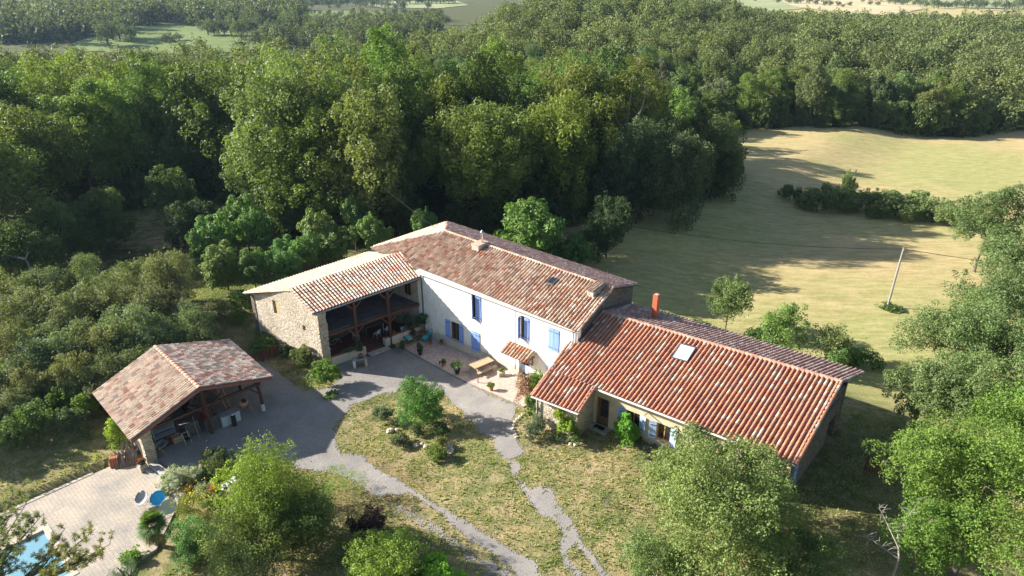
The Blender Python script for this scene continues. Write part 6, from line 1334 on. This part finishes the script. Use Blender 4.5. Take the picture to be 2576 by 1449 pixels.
S_((470, 650), .8, 1.35, (.19, .22, .05, 1), 'broom_bush', 'arching broom bush with yellow flowers above the palm', 7000, .085, rz=.9, asp=.3, up=.9)
S_((700, 640), .5, .8, (.12, .19, .06, 1), 'garden_bush', 'small green shrub right of the yellow broom', 2500, .09, rz=.6)
S_((700, 780), .4, .9, (.22, .24, .13, 1), 'dry_grass_tuft', 'pale straw coloured tuft below the broom', 2200, .08, rz=.45, asp=.25)
S_((480, 1010), 1.1, 1.4, (.11, .22, .07, 1), 'feathery_tree', 'fresh green feathery shrub right of the palm', 8000, .09, rz=1.2, ragged=.3)
S_((420, 1200), .7, 1.1, (.13, .21, .08, 1), 'feathery_tree', 'lower skirt of the feathery shrub at the terrace edge', 4500, .09, rz=.8)
S_((2080, 420), 1.0, 1.7, (.19, .27, .08, 1), 'tamarisk_bush', 'airy light green tamarisk by the drive, right of the conical tree', 5500, .11, rz=1.3, ragged=.7, asp=.16, up=1.2, fill=.5)
S_((1880, 560), .8, 1.3, (.18, .25, .07, 1), 'tamarisk_bush', 'lower wispy tamarisk shoots against the conical tree', 3500, .11, rz=1.0, ragged=.7, asp=.16, up=1.2, fill=.5)
B(930, 1325, .9, 1.15, (.045, .022, .028, 1), 'purple_bush', 'dark purple leaved smoke bush below the drive', n=6000, size=.1, rz=1.0)
B(960, 1410, 1.4, 2.0, (.22, .30, .055, 1), 'laurel_bush', 'rounded yellow green laurel at the bottom edge', n=15000, size=.1, rz=1.5, seed=90, lobes=26)
B(1110, 1445, .8, 1.3, (.20, .38, .04, 1), 'laurel_bush', 'vivid bright green laurel cut by the bottom edge', n=6500, size=.13, rz=.7)
B(1040, 1440, .5, .9, (.10, .15, .04, 1), 'laurel_bush', 'small shaded laurel between the two bright ones', n=2500, size=.12, rz=.5)
B(550 * .644 - 20, 2170 * .644, .3, .7, (.16, .27, .05, 1), 'garden_bush', 'bright green weeds with yellow flowers at the terrace corner', n=1800, size=.1, rz=.35)
# flowers on two shrubs
def blossoms(owner, spots, c, size, seed, k=30):
    t = bpy.data.objects[owner]; rs_ = np.random.RandomState(seed); P_ = []
    for (dx, dy, dz, r) in spots: P_ += list(np.array([dx, dy, dz]) + rs_.normal(0, r, (k, 3)))
    P_ = np.array(P_); V, T = leaves(rs_, P_, np.tile([0, -.3, 1.], (len(P_), 1)), size, np.ones((len(P_), 4)) * .5, .95, .6, .4); link('blossoms', mesh_np('blossoms', V, np.arange(len(V)).reshape(-1, 4), 'petal', T), t, color=c)
blossoms('rose_arch', [(.2, -.9, 2.1, .1), (.4, -.9, 1.95, .1), (.55, -.8, 2.3, .1), (-.1, -1.0, 1.95, .08), (.35, -1.0, 1.7, .09)], (.85, .82, .78, 1), .12, 3, 16)
blossoms('broom_bush.001', [(0, 0, 1.3, .55), (-.6, .1, 1.1, .3), (.6, .2, 1.2, .3)], (.75, .62, .05, 1), .06, 4, 90)
blossoms('rose_bush', [(0, 0, 1.1, .5), (-.6, -.5, .5, .2)], (.55, .14, .16, 1), .07, 5, 26)
# yellow shrub and small trees round the shed
B(150, 965, 1.3, 1.0, (.30, .30, .03, 1), 'golden_shrub', 'golden yellow shrub against the dark scrub above the shed', n=3000, size=.13, rz=1.1, ragged=.3)
B(100, 1060, 1.2, 1.3, (.11, .17, .045, 1), 'small_tree', 'small leafy tree on the lawn left of the shed', 'tree', n=5500, size=.13, rz=1.4, trunk=True)
B(35, 1090, 1.2, 1.3, (.10, .15, .045, 1), 'small_tree', 'small tree at the left edge of the picture on the lawn', 'tree', n=5000, size=.13, rz=1.4, trunk=True)
B(185, 1065, 1.0, 1.2, (.085, .12, .055, 1), 'garden_bush', 'dark grey green bush between the small tree and the shed', n=5000, size=.12, rz=1.1)
B(155, 1010, 1.3, 1.0, (.13, .20, .04, 1), 'garden_bush', 'fresh green bush beside the left roof corner of the shed', n=3500, size=.13, rz=1.2)
B(215, 1020, 1.2, .9, (.16, .24, .04, 1), 'garden_bush', 'light green bush tucked under the left eave of the shed', n=3500, size=.12, rz=1.1)
B(*z4(370, 610), 1.2, .8, (.27, .34, .05, 1), 'climbing_vine', 'yellow vine spilling out under the left eave of the shed', n=4000, size=.11, rz=1.0)
B(*z4(350, 730), .6, .55, (.18, .24, .05, 1), 'garden_bush', 'green weeds behind the heap of roof tiles', n=1500, size=.1, rz=.5)
# ---- pine boughs over the pool, close to the camera
def pine(label, base, tips, seed, c, scale=1.0):
    x, y, z = base; t = thing('pine_tree', label, 'pine tree', (x, y, hz(x, y))); rnd = random.Random(seed); rs_ = np.random.RandomState(seed); m = MB(); b = Vector(base); m.path([Vector((x, y, hz(x, y) - .3)), Vector((x, y, (z) * .5)), b], [.3, .2, .12], 8); m.build('trunk', 'bark', t)
    m = MB(); Cn, Nn = [], []
    for tp in tips:
        tp = Vector(tp); mid = b.lerp(tp, .5) + Vector((0, 0, -.25)); P_ = [b, mid, tp]; m.path(P_, [.07, .045, .012], 6)
        L_ = (tp - b).length; nb = int(L_ * 4.5)
        for k in range(nb):
            f = .25 + .75 * (k + rnd.random()) / nb; p = b.lerp(mid, f * 2) if f < .5 else mid.lerp(tp, f * 2 - 1); d = Vector((rnd.uniform(-1, 1), rnd.uniform(-1, 1), rnd.uniform(-.1, .7))).normalized() * rnd.uniform(.3, .8) * scale; e = p + d; m.path([p, p.lerp(e, .5) + Vector((0, 0, -.04)), e], [.015, .01, .005], 4)
            for cc, rr in ((e, .17), (p.lerp(e, .6), .13)):
                n_ = 46; dd = rs_.normal(0, 1, (n_, 3)); dd /= np.linalg.norm(dd, axis=1, keepdims=True); Cn.append(np.array(cc) + dd * rr * .55 * scale); Nn.append(dd)
    m.build('branches', 'bark', t); o = np.array([x, y, hz(x, y)]); C_ = np.vstack(Cn) - o; D_ = np.vstack(Nn); n_ = len(C_)
    W_ = np.cross(D_, rs_.normal(0, 1, (n_, 3))); W_ /= np.linalg.norm(W_, axis=1, keepdims=True); l = .09 * scale; w = .011
    V = np.stack([C_ - D_ * l, C_ + W_ * w, C_ + D_ * l, C_ - W_ * w], 1).reshape(-1, 3); T = np.repeat(np.concatenate([rs_.uniform(.2, .9, (n_, 2)), np.ones((n_, 2))], 1), 4, 0); link('needles', leafmesh('needles', V, T), t, color=c)
PB = at(-150, 1560, 6.5)
def PTp(x, y, z): return at(*zt(x, y), z)
pine('pine boughs reaching over the pool from the lower left corner', PB, [PTp(250, 200, 7.2), PTp(380, 420, 7.0), PTp(620, 560, 6.8), PTp(150, 600, 6.9), PTp(430, 760, 6.6), PTp(300, 1000, 6.5), PTp(80, 900, 6.6), PTp(250, 1250, 6.2)], 5, (.16, .18, .075, 1))
PB2 = at(*zt(250, 1560), 6.0)
pine('pine boughs fanning out across the terrace, right of the pool', PB2, [PTp(930, 760, 6.4), PTp(1350, 780, 6.4), PTp(1200, 900, 6.3), PTp(870, 1000, 6.1), PTp(1560, 1000, 6.2), PTp(1400, 1150, 6.0), PTp(1100, 1150, 6.1), PTp(700, 1150, 6.0), PTp(1500, 1060, 6.1)], 6, (.20, .20, .085, 1))
x, y, z = at(*zt(1720, 1330), 2.0); make_tree('spruce_tree', 'small blue green conifer top at the bottom of the terrace', 'tree', 95, 3500, (.75, .75, 1.5), 1.6, .1, (.09, .14, .08, 1), trunk=True, loc=(x, y, hz(x, y)), lobes=14, asp=.25)
# ---- what stands in the shed
def shed_thing(name, label, cat, a, b, rz_=0): return thing(name, label, cat, SHp(a, b, hz(*SHp(a, b)[:2])), R(45) + rz_)
t = shed_thing('concrete_mixer', 'pink and cream concrete mixer under the right end of the shed', 'concrete mixer', 7.0, .9); m = MB(); Mx = Matrix.Translation((0, 0, .85)) @ Matrix.Rotation(R(35), 4, 'X'); prof = [(.15, -.38), (.36, -.22), (.38, .05), (.24, .36), (.2, .36), (.33, .04)]
vs = []; fs = []
for r, z_ in prof:
    for k in range(16): vs.append(Mx @ Vector((r * math.cos(k * .3927), r * math.sin(k * .3927), z_)))
for i in range(5):
    for k in range(16): fs.append((i * 16 + k, i * 16 + (k + 1) % 16, i * 16 + 16 + (k + 1) % 16, i * 16 + 16 + k))
m.add(vs, fs); m.build('drum', plain('faded_pink', (.46, .24, .18, 1)), t, world=False, smooth=True)
m = MB(); m.path([(-.5, 0, 0), (-.45, 0, .85), (.45, 0, .85), (.5, 0, 0)], .025); m.path([(-.5, -.4, 0), (-.45, 0, .5), (-.5, .4, 0)], .02); m.path([(.5, -.4, 0), (.45, 0, .5), (.5, .4, 0)], .02); m.build('frame', 'wood_table', t, world=False)
t = shed_thing('steel_cabinet', 'pale metal cabinet with a dark top at the front of the shed', 'cabinet', 5.7, .45); m = MB(); m.box((0, 0, .42), (1.35, .6, .84)); m.build('body', 'enamel', t, world=False); m = MB(); m.box((0, 0, .87), (1.42, .66, .05)); m.build('top', 'conc', t, world=False)
for s in (-1, 1): m = MB(); m.box((s * .33, -.312, .42), (.6, .02, .74)); m.build('door', 'enamel', t, world=False)
t = shed_thing('gas_cylinder', 'dark upright cylinder with a pale cap in front of the metal cabinet', 'cylinder', 5.75, -.15); m = MB(); m.lathe((0, 0, 0), [(.001, 0), (.17, 0), (.17, .85), (.12, .93), (.001, .95)], 14); m.build('body', 'iron', t, world=False); m = MB(); m.lathe((0, 0, .95), [(.12, 0), (.12, .04), (.001, .045)], 12); m.build('cap', 'plastic_w', t, world=False)
for i, (a_, lab) in enumerate(((3.85, 'grey wooden pallet leaning upright beside the middle post of the shed'), (3.2, 'second wooden pallet standing behind the first in the shed'))):
    t = shed_thing('pallet', lab, 'pallet', a_ + .6 * (1 - i), .35 + i * .35); m = MB()
    for k in range(7): m.bar((-.42 + .14 * k, 0, .02), (-.42 + .14 * k, .15, 1.05), .09, .02, up=(0, 1, 0))
    m.build('slats', 'wood_grey', t, world=False); m = MB()
    for f in (.06, .5, .94): m.bar((-.48, .04 + .15 * f, 1.05 * f), (.48, .04 + .15 * f, 1.05 * f), .06, .08).cut()
    m.build_each('bearer', 'wood_grey', t, world=False)
t = shed_thing('folding_chair', 'thin metal folding chair standing inside the shed', 'chair', 2.5, .1, R(10)); m = MB()
for s in (-.2, .2): m.path([(s, -.2, 0), (s, .18, .95)], .014, 5); m.path([(s, .22, 0), (s, -.15, .5)], .014, 5)
for z_ in (.45, .9): m.tube((-.2, .0 + (z_ - .45) * .38, z_), (.2, .0 + (z_ - .45) * .38, z_), .014)
m.build('frame', 'steel', t, world=False); m = MB(); m.box((0, .0, .46), (.38, .36, .02)); m.build('seat', 'iron', t, world=False)
t = shed_thing('metal_shelf', 'open metal shelf unit with clutter near the left end of the shed', 'shelf', 1.6, 2.0); m = MB()
for a in (-.7, .7):
    for b in (-.25, .25): m.bar((a, b, 0), (a, b, 1.3), .035, .035)
m.build('uprights', 'enamel', t, world=False)
for z_ in (.3, .8, 1.28): m = MB(); m.box((0, 0, z_), (1.44, .54, .03)); m.build('shelf_board', 'enamel', t, world=False)
t = shed_thing('wheelbarrow', 'upturned grey wheelbarrow by the stone pier inside the shed', 'wheelbarrow', .95, .75, R(20)); m = MB(); m.add([(-.45, -.3, .5), (.45, -.3, .55), (.45, .3, .55), (-.45, .3, .5), (-.28, -.18, .25), (.25, -.18, .28), (.25, .18, .28), (-.28, .18, .25)], [(4, 5, 1, 0), (5, 6, 2, 1), (6, 7, 3, 2), (7, 4, 0, 3), (7, 6, 5, 4)]); m.build('tray', 'conc', t, world=False)
m = MB(); ring(m, (.55, 0, .18), .16, .035, 0, 12); m.build('wheel', 'iron', t, world=False); m = MB(); m.path([(.55, .06, .18), (-.3, .2, .4), (-.95, .26, .5)], .018, 5); m.path([(.55, -.06, .18), (-.3, -.2, .4), (-.95, -.26, .5)], .018, 5); m.build('handles', 'zinc', t, world=False)
x, y, _ = SHp(1.75, 1.0); m = MB(); P_ = [(x + .26 * math.cos(k * .6), y + .07 * math.sin(k * 2.1), .45 + .26 * math.sin(k * .6)) for k in range(44)]; m.path(P_, .022, 5); tag(m.build('hose_coil', 'orange'), 'orange coil of cable hanging in the shed beside the wheelbarrow', 'hose')
for i, (a_, b_, lab) in enumerate(((1.0, 0.2, 'thin pole leaning against the shed front near the stone pier'), (3.3, .25, 'tall thin cane standing at the shed front left of the pallets'))):
    m = MB(); p0, p1 = SHp(a_, b_ - .25, 0), SHp(a_ - .5 * (1 - i), b_ + .3, 1.0 + .7 * i); m.tube(p0, p1, .018, .014, 5); tag(m.build('leaning_pole', 'wood_table'), lab, 'pole')
m = MB(); rnd = random.Random(2)
for k in range(9): a_ = rnd.uniform(.8, 7.4); m.bar(SHp(a_, 6.9, .1), SHp(a_ + rnd.uniform(-.3, .3), 7.1, rnd.uniform(1.2, 2.1)), .14, .03)
tag(m.build('stored_boards', 'wood_grey'), 'loose boards propped along the dark back of the shed', 'boards')
t = shed_thing('log_pile', 'dark pile of stored wood in the middle of the shed', 'wood pile', 5.2, 4.2); m = MB()
for r_ in range(6):
    for k in range(11 - r_): m.tube((-1.3 + .24 * k + .12 * r_, -.5, .12 + r_ * .2), (-1.3 + .24 * k + .12 * r_, .5, .12 + r_ * .2), .11, .11, 7)
m.build('logs', 'bark', t, world=False)
t = shed_thing('ladder', 'wooden ladder leaning in the dark right half of the shed', 'ladder', 6.4, 2.2, R(15)); m = MB()
for s in (-.2, .2): m.bar((s, 0, 0), (s, .9, 2.2), .05, .07)
m.build('side_rails', 'wood_table', t, world=False); m = MB()
for k in range(8): f = .1 + k * .115; m.tube((-.2, .9 * f, 2.2 * f), (.2, .9 * f, 2.2 * f), .018).cut()
m.build_each('rung', 'wood_table', t, world=False)

# ---- grass: many short blades over the lawns and the meadow, as one mass each
def grass(name, label, region, n, h, w, seed, cols, wig=.3):
    rs_ = np.random.RandomState(seed); x0, x1, y0, y1 = region; x = rs_.uniform(x0, x1, n * 3); y = rs_.uniform(y0, y1, n * 3)
    k = wob(x, y, 1.1) + .6 * wob(y, x, 4.0) + rs_.normal(0, .5, len(x)); m_ = k > -.5; a_, b_ = uv(x, y); t1, t2 = tl(x, y)
    inh = ((b_ > pv1 - .2) & (a_ < 16.6)) | ((a_ > 16.4) & (a_ < 33.6) & (b_ > -5.2) & (b_ < 8.6) & ~((a_ > 20) & (b_ < -2.2))) | ((b_ > 11.5) & (a_ > 8)) | ((a_ > -11) & (a_ < 16) & (b_ > -9.6) & (b_ < 10.5) & (a_ < flu(b_) + .8))
    g = np.zeros(len(x), bool)
    for P_ in (yard, path): g |= inpoly(x, y, P_)
    g |= inpoly(x, y, track) & (rs_.rand(len(x)) < .75)
    m_ &= ~inh & ~g & ~((t1 > -13) & (t1 < 6.9) & (t2 > -.5) & (t2 < 11.5))
    x, y = x[m_][:n], y[m_][:n]; n = len(x); z = hgt(x, y); az = rs_.uniform(0, 6.2832, n); hh = h * rs_.uniform(.4, 1.3, n); lx, ly = rs_.normal(0, wig, n) * hh, rs_.normal(0, wig, n) * hh
    cx, cy = np.cos(az) * w * .5, np.sin(az) * w * .5
    V = np.stack([np.stack([x - cx, y - cy, z - .01], -1), np.stack([x + cx, y + cy, z - .01], -1), np.stack([x + cx * .4 + lx, y + cy * .4 + ly, z + hh], -1), np.stack([x - cx * .4 + lx, y - cy * .4 + ly, z + hh], -1)], 1).reshape(-1, 3)
    T = np.ones((n, 4)); dry = np.clip(.5 + .55 * wob(x, y, .55) + rs_.normal(0, .22, n), 0, 1); T[:, 0] = 1.1 - 1.9 * dry; T[:, 1] = .15 + .5 * dry + rs_.uniform(-.15, .15, n)
    o = link(name, leafmesh(name, V, np.repeat(T, 4, 0)), kind='stuff', color=cols); tag(o, label, 'grass')
grass('lawn_grass', 'short half dry grass of the lawns round the yard', (-16, 26, 24, 48), 34000, .03, .06, 41, (.38, .35, .17, 1), 1.5)
grass('rough_grass', 'longer rough grass behind and beside the buildings', (-40, 40, 27, 76), 60000, .12, .08, 42, (.24, .29, .09, 1), .6)

for i, (a_, b_, lab, mt) in enumerate(((2.1, 1.0, 'wooden crate on the shed floor beside the orange coil', 'wood_table'), (4.9, 1.5, 'dark wooden crate behind the metal cabinet in the shed', 'wood_grey'), (3.0, 1.4, 'low wooden crate behind the folding chair in the shed', 'wood_brown'))):
    t = shed_thing('crate', lab, 'crate', a_, b_, R(12 * i)); m = MB()
    for k in range(4):
        z_ = .06 + k * .12
        for s in (-1, 1): m.box((0, s * .24, z_), (.6, .02, .09)); m.box((s * .3, 0, z_), (.02, .5, .09))
    m.box((0, 0, .012), (.58, .46, .02)); m.build('slats', mt, t, world=False)
t = shed_thing('oil_drum', 'red steel drum standing in the dark behind the middle post of the shed', 'drum', 4.6, 2.2); m = MB(); m.lathe((0, 0, 0), [(.001, 0), (.29, 0), (.29, .28), (.3, .3), (.29, .32), (.29, .58), (.3, .6), (.29, .62), (.29, .88), (.27, .86), (.001, .86)], 18); m.build('body', 'red', t, world=False)
t = shed_thing('workbench', 'long workbench with tools along the inside of the shed stone wall', 'workbench', .7, 3.6, R(90)); m = MB(); m.box((0, 0, .85), (2.2, .6, .06)); m.build('bench_top', 'wood_grey', t, world=False)
for a in (-1, 1):
    for b in (-.25, .25): m = MB(); m.box((a, b, .41), (.08, .08, .82)); m.build('leg', 'wood_grey', t, world=False)
# ---------------------------------------------------------------- far country
def farfield(name, P, mat, dz=.25):
    """field sheet; P are picture spots of its outline on the far ground"""
    Q = [G(*p) for p in P]; xs = [q[0] for q in Q]; ys = [q[1] for q in Q]
    pl = [(q[0], q[1]) for q in Q]; n = 46; X_ = np.linspace(min(xs), max(xs), n); Y_ = np.linspace(min(ys), max(ys), n)
    Xg, Yg = np.meshgrid(X_, Y_); cx, cy = (Xg[:-1, :-1] + Xg[1:, 1:]) / 2, (Yg[:-1, :-1] + Yg[1:, 1:]) / 2
    m = inpoly(cx, cy, pl); idx = np.arange(n * n).reshape(n, n); F = np.stack([idx[:-1, :-1], idx[:-1, 1:], idx[1:, 1:], idx[1:, :-1]], -1)[m]
    V = np.stack([Xg, Yg, hgt(Xg, Yg) + dz], -1).reshape(-1, 3); u_, inv = np.unique(F, return_inverse=True)
    return link(name, mesh_np(name, V[u_], inv.reshape(-1, 4), mat, None, True), kind='structure')
farfield('pasture', [(180, 112), (330, 75), (420, 62), (530, 72), (640, 90), (700, 120), (500, 140), (200, 130)], 'f_green', .4)
farfield('pasture', [(690, 40), (820, 28), (1000, 30), (1080, 45), (1100, 70), (900, 66), (760, 56)], 'f_green', .4)
farfield('pale_field', [(900, 8), (1060, 2), (1140, 0), (1180, 14), (1100, 22), (960, 20)], 'f_pale', .4)
farfield('pale_field', [(1400, -14), (1900, -14), (2000, 4), (2040, 20), (1900, 40), (1500, 40), (1380, 20)], 'f_pale', .5)
farfield('stubble_field', [(1960, 0), (2160, -2), (2300, 14), (2330, 22), (2250, 40), (2120, 38), (1990, 16)], 'f_tan', .6)
farfield('pale_field', [(2280, -8), (2700, -8), (2700, 24), (2440, 22), (2330, 12)], 'f_pale', .5)
FT = make_tree('far_tree', 'small bluish tree in the far fields', 'tree', 900, 2200, (5.4, 5.4, 5.8), 6.0, .55, (0.075, 0.10, 0.045, 1), 'trees of the far valley', .4, lobes=11, low=-.8)
rs = np.random.RandomState(5)
ft = []
def row(p0, p1, n, j=3, s=1.0):
    for k in range(n):
        f = (k + rs.uniform(-.3, .3)) / max(1, n - 1); ft.append((p0[0] + (p1[0] - p0[0]) * f, p0[1] + (p1[1] - p0[1]) * f + rs.uniform(-j, j), s * rs.uniform(.75, 1.25)))
row((1960, 8), (2110, 18), 9, 2, .8); row((2110, 18), (2290, 12), 6, 2, .55); row((2170, 4), (2380, 22), 14, 3, .8); row((2380, 22), (2600, 26), 12, 3, .95); row((1660, 12), (1960, 4), 5, 3, .5)
row((1000, 10), (1140, 10), 14, 2, 1.0); row((860, 12), (1010, 26), 11, 4, .9); row((700, 30), (860, 14), 10, 4, .9); row((760, 36), (1050, 60), 15, 8, .5); row((830, 26), (1080, 40), 10, 4, .5); row((1080, 28), (1120, 60), 5, 5, .8)
row((270, 112), (330, 100), 5, 8, 1.1); row((410, 106), (450, 104), 4, 3, .5); row((520, 90), (700, 100), 9, 9, .95); row((640, 70), (780, 90), 9, 8, 1.0); row((560, 60), (700, 62), 8, 7, 1.0)
for i, (px, py, s) in enumerate(ft):
    x, y, z = G(px, py); q = rs.uniform(.75, 1.3); c = (.085 * q, .11 * q, .045 * q, 1)
    if i == 0: FT.location = (x, y, z); FT.scale = (s,) * 3
    else: dup(FT, (x, y, z - .3), rs.uniform(0, 6.28), scale=(s, s, s * rs.uniform(.85, 1.2)), color=c)
items = []
def blob(P, sp, r0, h0):
    Q = [G(*p)[:2] for p in P]; xs = [q[0] for q in Q]; ys = [q[1] for q in Q]
    for yy in np.arange(min(ys), max(ys), sp):
        for xx in np.arange(min(xs), max(xs), sp):
            x, y = xx + rs.uniform(-.4, .4) * sp, yy + rs.uniform(-.4, .4) * sp
            if inpoly(x, y, Q):
                r_ = r0 * rs.uniform(.75, 1.25); q = rs.uniform(.75, 1.2); items.append((x, y, r_, h0 * rs.uniform(.8, 1.2), (.105 * q, .12 * q, .05 * q, 1)))
blob([(-200, 118), (200, 108), (340, 72), (440, 58), (540, 68), (700, 84), (780, 60), (690, 34), (700, 18), (720, -22), (-200, -22)], 12.5, 8.2, 15)
blob([(720, -20), (1000, -20), (1060, -4), (900, 4), (720, 16)], 12, 6, 11)
blob([(540, 140), (1000, 112), (1110, 84), (1100, 68), (900, 70), (720, 92), (640, 112)], 10, 5.5, 10)
print('FAR', len(items), len(ft))
VM = mass('far_woodland', items, 700, 1.0); tag(VM, 'dark bluish wood covering the far hillside beyond the small pasture', 'woodland')
# far farmhouse with a red roof
x, y, z = G(672, 22)
fh = thing('far_farmhouse', 'tiny farmhouse with a red roof among trees in the far valley', 'house', (x, y, z))
m = MB(); m.box((x, y, z + 3), (22, 10, 7)); m.build('wall', 'cement', fh)
m = MB(); m.add([(x - 12, y - 6.5, z + 6.3), (x + 12, y - 6.5, z + 6.3), (x + 12, y + 6.5, z + 6.3), (x - 12, y + 6.5, z + 6.3), (x - 12, y, z + 9), (x + 12, y, z + 9)], [(0, 1, 5, 4), (2, 3, 4, 5), (0, 4, 3), (1, 2, 5)]); m.build('roof', 'terra', fh)
# ---------------------------------------------------------------- air
hm = bpy.data.materials.new('haze'); hm.use_nodes = True; t = hm.node_tree; t.nodes.clear()
out = t.nodes.new('ShaderNodeOutputMaterial'); vol = t.nodes.new('ShaderNodeVolumePrincipled')
vol.inputs['Color'].default_value = (0.5, 0.72, 1.0, 1); vol.inputs['Density'].default_value = 0.00009; vol.inputs['Anisotropy'].default_value = 0.2
t.links.new(vol.outputs[0], out.inputs['Volume'])
m = MB(); m.hexa([(-2700, -500, -60), (2700, -500, -60), (2700, 5100, -60), (-2700, 5100, -60), (-2700, -500, 60), (2700, -500, 60), (2700, 5100, 60), (-2700, 5100, 60)])
m.build('haze', hm, kind='stuff')
